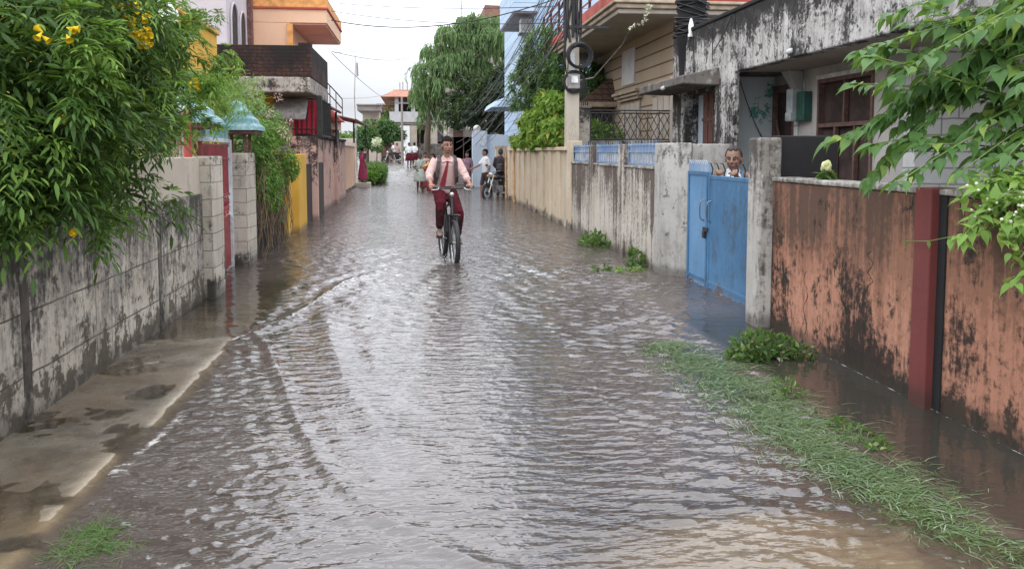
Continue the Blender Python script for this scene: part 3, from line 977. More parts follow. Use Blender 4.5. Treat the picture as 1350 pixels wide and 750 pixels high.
    hh = t.math('ADD', n1, t.math('MULTIPLY', n2, 1.8))
    nrm = t.n('Bump', None, Strength=bs, Distance=.022, Height=hh).outputs[0]
    murkc = t.mix(t.mr(t.noise(.9, 4), .3, .7), (.070, .055, .048), (.108, .087, .077))
    murkc = t.mix(t.mr(A('calm'), .5, 1), murkc, (.040, .037, .030))
    dif = t.n('BsdfDiffuse', None, Color=murkc).outputs[0]
    tra = t.n('BsdfTransparent', None, Color=(.95, .92, .86, 1)).outputs[0]
    body = t.n('MixShader', None, i0=A('murk'), i1=tra, i2=dif).outputs[0]
    fr = t.n('Fresnel', None, IOR=t.mr(A('calm'), 0, .9, 1.75, 1.38), Normal=nrm).outputs[0]
    gl = t.n('BsdfGlossy', None, Color=(1, 1, 1, 1), Roughness=.045, Normal=nrm).outputs[0]
    s = t.n('MixShader', None, i0=fr, i1=body, i2=gl).outputs[0]
    fn = t.math('ADD', t.math('MULTIPLY', t.noise(13, 8, .68, (.6, 1.1, 1), dist=.5), .75), t.math('MULTIPLY', t.noise(60, 4, .6), .25))
    fm = t.mr(t.math('ADD', fn, A('foam')), .72, .86, 0, .8)
    fd = t.n('BsdfDiffuse', None, Color=(.62, .60, .58, 1)).outputs[0]
    s = t.n('MixShader', None, i0=fm, i1=s, i2=fd).outputs[0]
    o = mesh_obj('water', me, t.done(s))
    tag(o, kind='structure')


BIKE_WHEEL = (0.55, 12.1)


def make_splash():
    mb = MB()
    rng = random.Random(5)
    bx, by = BIKE_WHEEL
    for i in range(420):
        a = rng.random() * 2 * PI
        r = .05 + abs(rng.gauss(0, .17))
        if i > 300: cx, cy = bx - .12, by + 1.0
        else: cx, cy = bx, by - .02
        z = max(0, rng.gauss(.02, .045)) * (1.1 - min(r, .5))
        s = rng.uniform(.002, .0065)
        mb.ball((cx + r * math.cos(a) * 1.25, cy + r * math.sin(a) * .6, z + .008), (s, s, s * rng.uniform(.8, 1.8)), 6, 4)
    o = mb.build('splash', M['water_drop'])
    tag(o, 'spray of small water drops thrown up by the bicycle wheels', 'splash', kind='stuff')
# ------------------------------------------------------------------ left side of the street
def left_wall():
    r = empty('compound_wall', (-2.39, 2.7, 0), 'mould-stained concrete block wall under the yellow-flowered tree', 'wall')
    MB().box(-2.48, -2.3, -4.0, 9.35, -.3, 1.14).build('wall_panel', M['block_wall'], r, .008)
    MB().box(-2.46, -2.318, -4.0, 9.35, 1.14, 1.54).build('plaster_band', M['wall_band'], r, .01)
    for y in (-.0, 2.6, 5.16, 7.78):
        MB().box(-2.44, -2.292, y - .055, y + .055, -.3, 1.16).build('post', M['wall_groove'], r, .012)
    p = MB()
    p.box(-2.62, -2.19, 9.35, 9.86, -.3, 1.55)
    o = p.build('gate_pillar', M['pillar_blocks'], None, .018)
    tag(o, 'block gate pillar at the end of the stained wall, nearer side of the red gate', 'pillar')
    o = MB().box(-2.64, -2.345, 12.02, 12.66, -.3, 1.58).build('gate_pillar', M['pillar_blocks'], None, .018)
    tag(o, 'block gate pillar beyond the red gate, next to the ivy', 'pillar')

    # spiked railing standing on the wall
    r = empty('spiked_railing', (-2.4, 8.3, 1.54), 'grey and red spiked railing on top of the block wall', 'railing')
    for z in (1.68, 1.93):
        MB().tube([(-2.4, 7.3, z), (-2.4, 9.12, z)], .016).build('rail', M['rail_red'], r)
    for i in range(15):
        y = 7.35 + i * .12
        MB().tube([(-2.4, y, 1.54), (-2.4, y, 2.0), (-2.4, y, 2.09)], [.009, .009, .001], 6).build('picket', M['rail_grey'], r)
    MB().lathe((-2.4, 9.18, 1.54), [(.05, 0), (.05, .33), (.062, .34), (.062, .38), (.04, .40), (.055, .44), (.05, .49), (.02, .52), (0, .52)]).build('knob_post', M['rail_red'], r)

    # red gate seen edge-on
    r = empty('iron_gate', (-2.5, 10.95, 0), 'dark red iron gate between the two block pillars', 'gate')
    ya, yb, xa, xb = 9.9, 11.98, -2.44, -2.58

    def gx(y): return xa + (xb - xa) * (y - ya) / (yb - ya)
    pn = MB()
    pn.hexa([(gx(ya) - .012, ya, .03), (gx(ya) + .012, ya, .03), (gx(yb) + .012, yb, .03), (gx(yb) - .012, yb, .03)],
            [(gx(ya) - .012, ya, .72), (gx(ya) + .012, ya, .72), (gx(yb) + .012, yb, .72), (gx(yb) - .012, yb, .72)])
    pn.build('lower_panel', M['red_metal'], r)
    fr = MB()
    for z in (.72, 1.02, 1.5, 1.68):
        fr.tube([(gx(ya), ya, z), (gx(yb), yb, z)], .02, 6)
    for y in (ya, 10.9, 10.98, yb):
        fr.tube([(gx(y), y, .02), (gx(y), y, 1.68)], .022, 6)
    fr.build('frame', M['red_metal'], r)
    for i in range(26):
        y = ya + .04 + i * (yb - ya - .08) / 25
        MB().tube([(gx(y), y, 1.02), (gx(y), y, 1.66)], .012, 6).build('bar', M['red_metal'], r)
    sc = MB()
    for i in range(10):
        y = ya + .12 + i * .21
        sc.torus((gx(y), y, .87), (1, 0, 0), .075, .009, 16, 5)
        sc.tube([(gx(y - .07), y - .07, .75), (gx(y + .07), y + .07, .99)], .008, 5)
        sc.tube([(gx(y - .07), y - .07, .99), (gx(y + .07), y + .07, .75)], .008, 5)
    sc.build('grill_scroll', M['red_metal'], r)
    tf = MB()
    tf.box(-2.63, -2.53, 11.9, 11.96, 0, 1.76)
    tf.hexa([(gx(ya) - .03, ya, 1.72), (gx(ya) + .03, ya, 1.72), (gx(yb) + .03, yb, 1.72), (gx(yb) - .03, yb, 1.72)],
            [(gx(ya) - .03, ya, 1.77), (gx(ya) + .03, ya, 1.77), (gx(yb) + .03, yb, 1.77), (gx(yb) - .03, yb, 1.77)])
    tf.build('top_frame', M['blue_grey_sheet'], r)
    for i in range(18):
        y = ya + .06 + i * .115
        MB().tube([(gx(y), y, 1.77), (gx(y), y, 1.95), (gx(y), y, 2.0)], [.012, .012, .001], 6).build('spike', M['teal_paint'], r)

    # scalloped little roofs over the gate pillars
    def canopy(c, hw, z0, zt, label):
        r = empty('gate_canopy', (c[0], c[1], 1.55), label, 'canopy', 'teal canopies over the gate pillars')
        rf = MB()
        n = 4
        for i in range(n):
            a, b = i / n, (i + 1) / n
            w0, w1 = hw * (1 - a) ** .9 + .03, hw * (1 - b) ** .9 + (.005 if i < n - 1 else 0)
            za, zb = z0 + (zt - z0) * a - .022, z0 + (zt - z0) * b
            w1 = max(w1, .004)
            A = [(c[0] - w0, c[1] - w0, za), (c[0] + w0, c[1] - w0, za), (c[0] + w0, c[1] + w0, za), (c[0] - w0, c[1] + w0, za)]
            zm = za + (zb - za) * .42
            wm = w0 * .72 + w1 * .28 + .012
            Bm = [(c[0] - wm, c[1] - wm, zm), (c[0] + wm, c[1] - wm, zm), (c[0] + wm, c[1] + wm, zm), (c[0] - wm, c[1] + wm, zm)]
            T = [(c[0] - w1, c[1] - w1, zb), (c[0] + w1, c[1] - w1, zb), (c[0] + w1, c[1] + w1, zb), (c[0] - w1, c[1] + w1, zb)]
            rf.hexa(A, Bm)
            rf.hexa(Bm, T)
        rf.build('roof', M['teal_paint'], r)
        MB().box(c[0] - hw * .97, c[0] + hw * .97, c[1] - hw * .97, c[1] + hw * .97, z0 - .075, z0 - .005).build('fascia', M['brown_trim'], r, .006)
        for sx in (-1, 1):
            for sy in (-1, 1):
                MB().box(c[0] + sx * hw * .42 - .02, c[0] + sx * hw * .42 + .02, c[1] + sy * hw * .6 - .02, c[1] + sy * hw * .6 + .02, 1.55, z0 - .07).build('post', M['brown_trim'], r)
    canopy((-2.52, 12.34), .30, 1.92, 2.34, 'teal tiered canopy on the gate pillar beside the ivy')
    canopy((-2.62, 9.75), .38, 1.93, 2.36, 'teal tiered canopy half hidden by leaves on the nearer gate pillar')

    # ivy-covered stretch of wall
    o = MB().box(-2.62, -2.44, 12.66, 16.0, -.3, 1.55).build('low_wall', M['black_stain'], None, .01)
    tag(o, 'dark damp wall behind the hanging ivy', 'wall')


def left_tree():
    r = empty('flowering_tree', (-3.5, 5.6, 0), 'leafy tree with yellow trumpet flowers hanging over the left wall', 'tree')
    tk = MB()
    tk.tube([(-3.5, 5.6, -.1), (-3.45, 5.6, .6), (-3.3, 5.7, 1.3), (-3.1, 5.6, 2.0)], [.11, .095, .08, .06], 12)
    for e in ((-2.4, 4.6, 2.2), (-2.3, 5.6, 2.7), (-2.2, 7.0, 2.6), (-2.6, 8.2, 2.5), (-3.6, 5.2, 3.2), (-3.2, 7.2, 3.2), (-2.0, 4.8, 1.75), (-3.3, 4.2, 2.4)):
        a = V((-3.2, 5.65, 1.6))
        b = V(e)
        mid = (a + b) / 2 + V((0, 0, .22))
        tk.tube([a, mid, b], [.05, .035, .012], 8)
    tk.build('trunk', M['bark'], r)
    # clumps given as picture position + distance, so real places in the crown
    dark, mid, pale = [], [], []

    def cl(L, px, py, Y, rx, ry, rz):
        k = .74 if L is dark else .55
        L.append((tuple(at_y(px, py, Y)), (rx * k, ry * k, rz * k)))
    for a in ((30, 60, 4.6, .5, .5, .42), (90, 150, 4.8, .5, .5, .45), (20, 200, 4.5, .45, .45, .4), (60, 255, 4.6, .36, .35, .24), (25, 285, 4.5, .3, .3, .18), (130, 90, 5.6, .5, .6, .4),
              (150, 180, 5.4, .42, .5, .35), (145, 238, 5.5, .28, .3, .22), (180, 60, 6.2, .55, .6, .42), (120, 20, 5.4, .6, .6, .35), (100, 235, 4.9, .3, .3, .26), (-40, 120, 4.4, .5, .5, .5), (-60, 250, 4.4, .4, .4, .35),
              (185, 140, 6.2, .4, .45, .3), (60, 20, 4.8, .5, .5, .35)):
        cl(dark, *a)
    for a in ((205, 100, 6.4, .45, .5, .32), (215, 145, 6.8, .30, .4, .24), (176, 190, 6.0, .2, .3, .2), (95, 300, 4.7, .20, .2, .15), (128, 275, 5.3, .20, .25, .14), (240, 60, 7.2, .5, .5, .3), (165, 30, 6.0, .5, .5, .28),
              (60, 110, 4.3, .3, .3, .2), (215, 15, 8.5, .5, .5, .22), (262, 28, 10, .42, .5, .26), (285, 40, 10.5, .4, .4, .28), (60, 305, 4.6, .2, .2, .06), (20, 300, 4.5, .22, .2, .06)):
        cl(mid, *a)
    for a in ((255, 112, 7.4, .34, .3, .20), (285, 98, 7.8, .26, .22, .13), (268, 132, 7.6, .2, .25, .08), (232, 196, 7.0, .16, .2, .05), (295, 70, 8.2, .14, .2, .08), (195, 215, 6.0, .13, .15, .12), (160, 290, 5.3, .10, .12, .07), (220, 175, 6.6, .2, .2, .14),
              (135, 318, 5.0, .10, .1, .06), (125, 50, 4.4, .2, .25, .15), (25, 25, 4.2, .26, .2, .12), (310, 65, 8.4, .1, .15, .05), (260, 155, 7.5, .16, .2, .1)):
        cl(pale, *a)

    def sprays(blobs, n, tmpl, mat, name, lo=.055, hi=.10, shell=.55, rr=None):
        C, U = in_blobs(blobs, max(n // 5, 4), shell)
        C, U = np.repeat(C, 5, 0), np.repeat(U, 5, 0)
        C = C + RNG.normal(0, .085, C.shape) * (1 if rr is None else rr)
        P, F, UP, S = [], [], [], []
        st = MB()
        for c, u in zip(C, U):
            d0 = V(u) + V((.25, -.35, .25))
            d0.normalize()
            nl = RNG.integers(5, 8)
            for j in range(nl):
                d = (d0 + V(RNG.normal(0, .75, 3))).normalized()
                L = RNG.uniform(.10, .18) * (1 if rr is None else rr)
                side = d.cross(V((0, 0, 1)))
                if side.length < .1: side = V((1, 0, 0))
                side.normalize()
                up = side.cross(d)
                p0 = V(c)
                nn = 3
                for q in range(nn + 1):
                    f = (q + 1) / (nn + 1)
                    pt = p0 + d * (L * f) + V((0, 0, -.10 * f * f * L / .15))
                    dd = (d + V((0, 0, -.55 * f))).normalized()
                    ls = RNG.uniform(lo * .62, hi * 1.08)
                    if q == nn:
                        P.append(pt); F.append(dd); UP.append(up); S.append(ls * 1.15)
                    else:
                        for s in (-1, 1):
                            P.append(pt); F.append((dd * .75 + side * s * .8 + V((0, 0, -.30)) + V(RNG.normal(0, .12, 3))).normalized()); UP.append(up); S.append(ls)
        me = leaf_mesh(name, tmpl, P, F, UP, S)
        mesh_obj(name, me, mat, r)
        me.transform(Matrix.Translation(-r.location))
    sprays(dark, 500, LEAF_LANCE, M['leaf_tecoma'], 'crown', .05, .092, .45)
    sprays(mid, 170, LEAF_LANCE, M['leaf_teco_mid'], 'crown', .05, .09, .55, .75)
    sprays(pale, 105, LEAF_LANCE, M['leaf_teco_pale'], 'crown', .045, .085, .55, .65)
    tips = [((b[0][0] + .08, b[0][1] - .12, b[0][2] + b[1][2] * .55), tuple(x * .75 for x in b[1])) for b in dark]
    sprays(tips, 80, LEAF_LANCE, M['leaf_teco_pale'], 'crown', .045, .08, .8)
    # shaded inner leaves keep the crown dense
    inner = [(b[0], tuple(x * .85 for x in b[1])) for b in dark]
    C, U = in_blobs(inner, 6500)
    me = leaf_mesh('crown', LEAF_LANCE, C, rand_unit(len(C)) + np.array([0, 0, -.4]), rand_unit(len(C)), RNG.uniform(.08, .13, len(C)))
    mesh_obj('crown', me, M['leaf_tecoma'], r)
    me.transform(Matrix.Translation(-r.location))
    # trumpet flowers in small bunches
    for px, py, Y in ((170, 12, 4.9), (175, 28, 4.9), (186, 45, 5.0), (184, 38, 5.0), (166, 5, 4.8), (190, 58, 5.2), (90, 42, 4.2), (62, 42, 4.2), (253, 104, 7.2), (256, 112, 7.2), (84, 152, 4.3), (82, 302, 4.4), (180, 20, 4.9), (172, 40, 4.9), (188, 52, 5.1), (163, 22, 4.8), (178, 6, 4.8)):
        fl = MB()
        p = at_y(px, py, Y)
        for k in range(3):
            q = p + V((random.uniform(-.03, .03), random.uniform(-.02, .02), random.uniform(-.02, .02)))
            ax = V((random.uniform(-.3, 1), random.uniform(-.6, .2), random.uniform(-.8, .1)))
            fl.lathe(q, [(.003, 0), (.005, .012), (.010, .024), (.012, .036), (.020, .045), (.015, .042), (.007, .024)], 9, ax)
        fl.build('flower', M['flower_yellow'], r)


def left_plants():
    r = empty('ivy', (-2.4, 14.3, 0), 'ivy curtain hanging over the dark wall left of the street', 'climbing plant')
    bl = []
    for i in range(46):
        y = random.uniform(12.75, 15.7)
        z = random.uniform(.35, 1.95)
        if z < .8 and y < 14.3: continue
        bl.append(((-2.40 + .10 * math.sin(y * 3 + z * 4) + random.uniform(-.05, .08), y, z), (.16, .28, .2)))
    C, U = in_blobs(bl, 9000, .6)
    F = U * .5 + np.array([.5, -.3, -.6]) + RNG.normal(0, .5, C.shape)
    me = leaf_mesh('foliage', LEAF_SMALL, C, F, U + np.array([0, 0, .6]), RNG.uniform(.05, .09, len(C)))
    mesh_obj('foliage', me, M['leaf_ivy'], r)
    me.transform(Matrix.Translation(-r.location))
    v = MB()
    for i in range(70):
        y = random.uniform(12.75, 15.3)
        x = -2.37 + random.uniform(0, .12)
        z = random.uniform(.9, 1.7)
        p = [V((x, y, z))]
        for k in range(6):
            p.append(p[-1] + V((random.uniform(-.05, .05), random.uniform(-.09, .09), -random.uniform(.1, .24))))
        v.tube(p, .006, 5)
    v.build('dry_stems', M['dry_vine'], r)
    # bougainvillea above and behind it
    r = empty('bougainvillea', (-3.1, 14.2, 0), 'bush with pink blossoms rising above the ivy and the canopy', 'bush')
    bl = [((-2.75, 14.4, 2.1), (.45, .7, .42)), ((-3.2, 13.6, 2.35), (.55, .7, .5)), ((-2.62, 15.4, 2.0), (.3, .6, .35)), ((-3.6, 13.2, 2.4), (.5, .5, .6)), ((-2.9, 14.9, 2.5), (.3, .4, .28)), ((-2.7, 13.4, 1.75), (.3, .5, .25))]
    C, U = in_blobs(bl, 4200, .5)
    me = leaf_mesh('foliage', LEAF_SMALL, C, U * .6 + RNG.normal(0, .6, C.shape) + np.array([0, -.2, -.1]), U + np.array([0, 0, 1.0]), RNG.uniform(.07, .12, len(C)))
    mesh_obj('foliage', me, M['leaf_mango'], r)
    me.transform(Matrix.Translation(-r.location))
    bl2 = [(tuple(at_y(px, py, Y)), (.09, .12, .06)) for px, py, Y in ((372, 172, 14), (378, 180, 14), (322, 138, 13), (312, 166, 13), (340, 130, 14), (356, 150, 14), (366, 128, 15), (333, 120, 13.6), (380, 158, 14.6), (345, 188, 13.2))]
    C, U = in_blobs(bl2, 420, .4)
    me = leaf_mesh('blossom', LEAF_SMALL, C, U + RNG.normal(0, .5, C.shape), U + np.array([0, -.4, 1]), RNG.uniform(.025, .05, len(C)))
    mesh_obj('blossom', me, M['flower_pink'], r)
    me.transform(Matrix.Translation(-r.location))
    st = MB()
    for e in bl:
        st.tube([(-3.1, 14.2, 0), ((e[0][0] - 3.1) / 2, (e[0][1] + 14.2) / 2, 1.4), e[0]], [.04, .03, .012], 7)
    st.build('stems', M['twig'], r)
    # long thin pale shoots leaning out between tree and house
    r = empty('shrub', (-3.0, 12.0, 0), 'pale green shrub with long shoots in front of the brick parapet', 'shrub')
    P, F, UP, S = [], [], [], []
    st = MB()
    for i in range(44):
        e = at_y(random.uniform(268, 352), random.uniform(98, 150), random.uniform(10.6, 12.6))
        b = V((-3.0 + random.uniform(-.3, .3), 11.6 + random.uniform(-.5, .5), 1.5))
        m1 = (b + e) / 2 + V((0, 0, .35))
        path = [b * (1 - f) ** 2 + m1 * 2 * f * (1 - f) + e * f * f for f in np.linspace(0, 1, 9)]
        st.tube(path, [.006 * (1 - .8 * k / 8) for k in range(9)], 5)
        for k in range(3, 9):
            for q in range(6):
                pt = path[k] + V(RNG.normal(0, .025, 3))
                P.append(pt); F.append(V(RNG.normal(0, .7, 3)) + (path[k] - path[k - 1]).normalized() * .6 + V((0, 0, -.2))); UP.append(V((0, -.2, 1))); S.append(random.uniform(.05, .085))
    st.build('stems', M['green_stem'], r)
    me = leaf_mesh('foliage', LEAF_LANCE, P, F, UP, S)
    mesh_obj('foliage', me, M['leaf_teco_pale'], r)
    me.transform(Matrix.Translation(-r.location))


def left_houses():
    # house with satellite dish, seen through the tree
    r = empty('orange_house', (-5.6, 15.5, 0), 'orange rendered house glimpsed through the tree on the left', 'house')
    MB().box(-7.5, -4.0, 13.6, 17.8, 0, 3.95).build('wall', M['yellow_wall'], r, .02)
    MB().box(-7.55, -3.95, 13.55, 17.85, 3.95, 4.05).build('parapet', M['orange_band'], r, .02)
    r = empty('satellite_dish', tuple(at_y(207, 52, 13.0)), 'white satellite dish above the tree on the left', 'dish')
    c = at_y(207, 18, 13.0)
    MB().lathe(c, [(0, .06), (.1, .055), (.2, .035), (.27, .01), (.30, 0), (.30, -.012), (.2, .02), (.1, .043), (0, .048)], 28, (-.35, .75, -.45)).build('dish', M['white_paint'], r)
    MB().tube([c + V((.02, .05, 0)), c + V((.05, .22, -.12)), c + V((.03, .2, -.45))], .018).build('mast', M['grey_metal'], r)
    lm = MB().tube([c + V((.14, 0, -.2)), c + V((.20, -.27, .10))], .008, 6)
    lm.ball(c + V((.20, -.28, .12)), .035, 8, 6)
    lm.build('feed_arm', M['grey_metal'], r)

    # yellow house with brick parapet
    r = empty('yellow_house', (-4.7, 21.5, 0), 'yellow house with a blackened brick balcony parapet', 'house')
    MB().box(-7.0, -3.2, 20.0, 24.0, 0, 2.9).build('wall', M['yellow_wall'], r, .01)
    MB().box(-3.92, -3.78, 19.85, 20.0, 0, 2.9).build('pilaster', M['yellow_wall'], r, .01)
    MB().box(-7.0, -2.3, 19.0, 22.8, 2.9, 3.24).build('balcony_slab', M['slab_edge'], r, .03)
    pa = MB()
    pa.box(-7.0, -2.34, 19.04, 19.27, 3.243, 3.93)
    pa.box(-2.52, -2.3, 19.273, 22.78, 3.243, 3.95)
    pa.build('parapet', M['brick_dark'], r, .01)
    MB().box(-2.55, -2.27, 19.01, 19.29, 3.246, 3.985).build('corner_post', M['brick_dark'], r, .01)
    MB().box(-3.18, -2.86, 19.97, 20.02, 0, 2.5).build('shutter', M['shutter'], r)
    sh = MB()
    for i in range(12):
        sh.box(-3.17, -2.87, 19.945, 19.968, 1.45 + i * .075, 1.505 + i * .075)
    sh.build('shutter_slats', M['shutter'], r)
    aw = MB()
    N = 10
    vs = []
    for i in range(N + 1):
        a = i / N
        yy = 19.95 - .42 * math.sin(a * 1.5)
        zz = 2.86 - .52 * a ** 1.6
        for x in (-3.22, -2.5): vs.append((x + .05 * math.sin(a * 3) * (x > -3), yy, zz))
    vs2 = [(v[0], v[1] + .015, v[2] - .015) for v in vs]
    aw.add(vs + vs2, [(2 * i, 2 * i + 1, 2 * i + 3, 2 * i + 2) for i in range(N)] + [(2 * i + 2 + 2 * N + 2, 2 * i + 3 + 2 * N + 2, 2 * i + 1 + 2 * N + 2, 2 * i + 2 * N + 2) for i in range(N)], True)
    aw.build('sheet_awning', M['grey_metal'], r)
    g = MB()
    for i in range(6): g.tube([(-2.9 + i * .125, 20.05, 1.97), (-2.9 + i * .125, 20.05, 2.82)], .014, 6)
    for z in (1.97, 2.12, 2.82): g.tube([(-2.92, 20.05, z), (-2.26, 20.05, z)], .016, 6)
    g.box(-2.29, -2.17, 20.0, 20.12, 1.97, 2.9)
    for i in range(12): g.tube([(-2.2, 20.12 + i * .2, 1.97), (-2.2, 20.12 + i * .2, 2.82)], .014, 6)
    for z in (1.97, 2.82): g.tube([(-2.2, 20.1, z), (-2.2, 22.4, z)], .016, 6)
    g.build('window_grille', M['black_metal'], r)
    o = cloth_sheet([(-2.86, 20.3, 2.78), (-2.3, 20.3, 2.80)], .80, .03, 5)
    o = o.build('red_cloth', M['red_cloth'], None)
    tag(o, 'bright red cloth hung behind the black window grille', 'cloth')

    o = MB().box(-2.92, -2.27, 19.86, 20.02, -.2, 1.955).build('stained_wall', M['pink_wall'], None, .015)
    tag(o, 'black-stained wall under the window grille', 'wall')
    # yellow pillars and dark door leaf
    o = MB().box(-2.62, -2.36, 15.9, 16.25, -.2, 1.5).build('gate_pillar', M['yellow_wall'], None, .015)
    tag(o, 'slim yellow pillar beside the ivy, nearer of the two', 'pillar')
    o = MB().box(-2.62, -2.28, 16.75, 17.9, -.2, 1.55).build('gate_pillar', M['yellow_wall'], None, .015)
    tag(o, 'broad yellow pillar next to the dark door', 'pillar')
    o = MB().box(-2.47, -2.41, 18.0, 22.4, -.1, 1.32)
    o = o.build('door', M['dark_door'], None, .008)
    tag(o, 'blackened metal door in the pink wall', 'door')
    r = empty('pink_wall', (-2.6, 25, 0), 'pink plaster wall with peeling black patches', 'wall')
    MB().box(-2.72, -2.5, 20.03, 30.4, -.2, 1.95).build('wall_panel', M['pink_wall'], r, .015)
    MB().box(-2.76, -2.46, 20.03, 30.4, 1.95, 2.02).build('coping', M['black_stain'], r, .01)
    r = empty('gate_pillar', (-2.6, 26.6, 0), 'pink pillar with a red hipped cap like a small shrine', 'pillar')
    MB().box(-2.82, -2.4, 26.2, 27.0, -.2, 2.25).build('shaft', M['pink_wall'], r, .015)
    bx = MB().box(-2.9, -2.34, 26.15, 27.05, 2.25, 2.52)
    bx.build('lantern_box', M['peach_pale'], r, .015)
    MB().torus((-2.62, 26.14, 2.38), (0, 1, 0), .085, .022, 18, 6).build('ring_ornament', M['white_paint'], r)
    cp = MB()
    cp.hexa([(-3.02, 26.0, 2.52), (-2.22, 26.0, 2.52), (-2.22, 27.2, 2.52), (-3.02, 27.2, 2.52)], [(-2.82, 26.3, 2.72), (-2.42, 26.3, 2.72), (-2.42, 26.9, 2.72), (-2.82, 26.9, 2.72)])
    cp.hexa([(-2.82, 26.3, 2.72), (-2.42, 26.3, 2.72), (-2.42, 26.9, 2.72), (-2.82, 26.9, 2.72)], [(-2.65, 26.55, 2.92), (-2.59, 26.55, 2.92), (-2.59, 26.65, 2.92), (-2.65, 26.65, 2.92)])
    cp.build('cap', M['red_awning'], r)
    MB().ball((-2.62, 26.6, 2.95), .05, 8, 6).build('finial', M['yellow_cloth'], r)
    r = empty('peach_wall', (-2.85, 34.5, 0), 'peach low wall beside the woman in the pink sari', 'wall')
    MB().box(-3.0, -2.72, 31.2, 38.2, -.2, 1.78).build('wall_panel', M['peach_wall'], r, .015)
    MB().box(-3.04, -2.68, 31.2, 38.2, 1.78, 1.84).build('coping', M['peach_pale'], r, .01)
    o = MB().box(-2.75, -2.05, 37.9, 39.0, -.2, .2).build('doorstep', M['far_cream'], None, .02)
    tag(o, 'pale doorstep under the woman in the pink sari', 'step')
    # awnings
    for pts, lab in ((((-3.6, 22.9, 3.25), (-2.28, 22.9, 2.82), (-2.28, 26.2, 2.82), (-3.6, 26.2, 3.25)), 'red sheet awning above the capped pink pillar'),
                     (((-4.0, 29.5, 3.15), (-2.05, 29.5, 2.72), (-2.05, 37.0, 2.72), (-4.0, 37.0, 3.15)), 'red sheet awning with brown edge above the peach wall')):
        r = empty('awning', ((pts[0][0] + pts[1][0]) / 2, pts[0][1], pts[1][2]), lab, 'awning')
        a = MB().hexa([(p[0], p[1], p[2] - .03) for p in pts], pts)
        a.build('sheet', M['red_awning'], r)
        b = MB()
        b.tube([V(pts[1]) - V((0, 0, .03)), V(pts[2]) - V((0, 0, .03))], .04, 6)
        b.tube([V(pts[0]) - V((0, 0, .04)), V(pts[1]) - V((0, 0, .04))], .035, 6)
        b.build('edge_bar', M['brown_trim'], r)
        ps = MB()
        ps.tube([(pts[1][0] - .1, pts[1][1] + .4, 1.9), (pts[1][0] - .1, pts[1][1] + .4, pts[1][2] - .03)], .035, 6)
        ps.tube([(pts[2][0] - .1, pts[2][1] - .4, 1.8), (pts[2][0] - .1, pts[2][1] - .4, pts[2][2] - .03)], .035, 6)
        ps.build('support', M['black_metal'], r)
    # low house behind the awnings with curved stair rail
    r = empty('terrace_house', (-4.5, 32, 0), 'low pale house behind the red awnings with a curved stair rail', 'house')
    MB().box(-8, -3.9, 27, 41, 0, 3.1).build('wall', M['peach_pale'], r, .02)
    MB().box(-8, -3.75, 26.8, 41.2, 3.1, 3.3).build('roof', M['far_cream'], r, .02)
    rl = MB()
    for i in range(9):
        f = i / 8
        x, y, z = -3.75 + 1.15 * f ** 1.5 * .9, 28.5 + 3.5 * f, 3.3
        top = 4.55 - 1.0 * f ** 2
        rl.tube([(x, y, 2.9 if f > .3 else z), (x, y, top)], .018, 5)
    for dz in (0, .35):
        rl.tube([(-3.75 + 1.15 * (i / 16) ** 1.5 * .9, 28.5 + 3.5 * i / 16, 4.55 - dz - 1.0 * (i / 16) ** 2) for i in range(17)], .022, 6)
    rl.build('stair_rail', M['black_metal'], r)
    MB().box(-3.6, -3.35, 28.0, 28.4, 3.3, 5.2).build('roof_post', M['pink_wall'], r, .01)

    # lavender house with arches
    r = empty('arched_house', (-6.2, 23, 0), 'pale lavender house with two tall arched windows', 'house')
    xf = -4.46
    MB().box(-9, xf, 20.9, 23.6, 0, 8.5).build('wall', M['lavender_wall'], r, .02)
    for ya, yb, zt in ((21.25, 22.05, 5.25), (22.3, 23.05, 5.2)):
        ar = MB()
        outer = []
        n = 14
        w, c = (yb - ya) / 2, (ya + yb) / 2
        pts = [(ya, 3.2)] + [(c - w * math.cos(PI * i / n), zt - w * 1.1 + w * 1.1 * math.sin(PI * i / n)) for i in range(n + 1)] + [(yb, 3.2)]
        ar.add([(xf + .012, p[0], p[1]) for p in pts], [tuple(range(len(pts)))])
        fo = ar.build('window', M['dark_opening'], r)
        f2 = MB().tube([(xf + .03, p[0], p[1]) for p in pts], .03, 6)
        f2.build('frame', M['lavender_wall'], fo, local=False)
        MB().box(xf + .01, xf + .09, ya, yb, 4.0, 4.12).build('sill', M['far_cream'], fo)
    MB().box(xf - .02, xf + .12, 23.35, 23.62, 0, 8.5).build('corner_pilaster', M['brown_trim'], r, .01)

    # peach two-storey house
    r = empty('peach_house', (-3.6, 26.2, 0), 'peach house with overhanging upper floor and orange roof band', 'house')
    MB().box(-4.7, -3.42, 24.0, 28.5, 0, 5.15).build('wall', M['peach_wall'], r, .01)
    MB().box(-4.7, -2.42, 23.995, 28.5, 5.153, 5.52).build('upper_floor', M['peach_wall'], r, .01)
    MB().box(-4.74, -2.38, 23.95, 28.5, 5.523, 5.57).build('string_course', M['red_awning'], r)
    MB().box(-4.72, -2.40, 23.97, 28.5, 5.573, 5.84).build('roof_band', M['orange_band'], r, .01)
    sf = MB()
    sf.box(-3.40, -2.46, 24.05, 26.1, 5.11, 5.15)
    sf.box(-3.40, -2.46, 26.2, 28.45, 5.11, 5.15)
    sf.build('soffit_panel', M['peach_pale'], r)
    MB().box(-3.50, -3.35, 23.93, 24.08, 3.0, 5.12).build('corner_post', M['orange_band'], r)
    w_ = MB().box(-4.64, -4.5, 23.97, 24.02, 4.85, 5.12).build('window', M['dark_opening'], r)
    rl = MB()
    for i in range(10): rl.tube([(-4.7 + i * .25, 24.05, 5.84), (-4.7 + i * .25, 24.05, 6.5)], .016, 5)
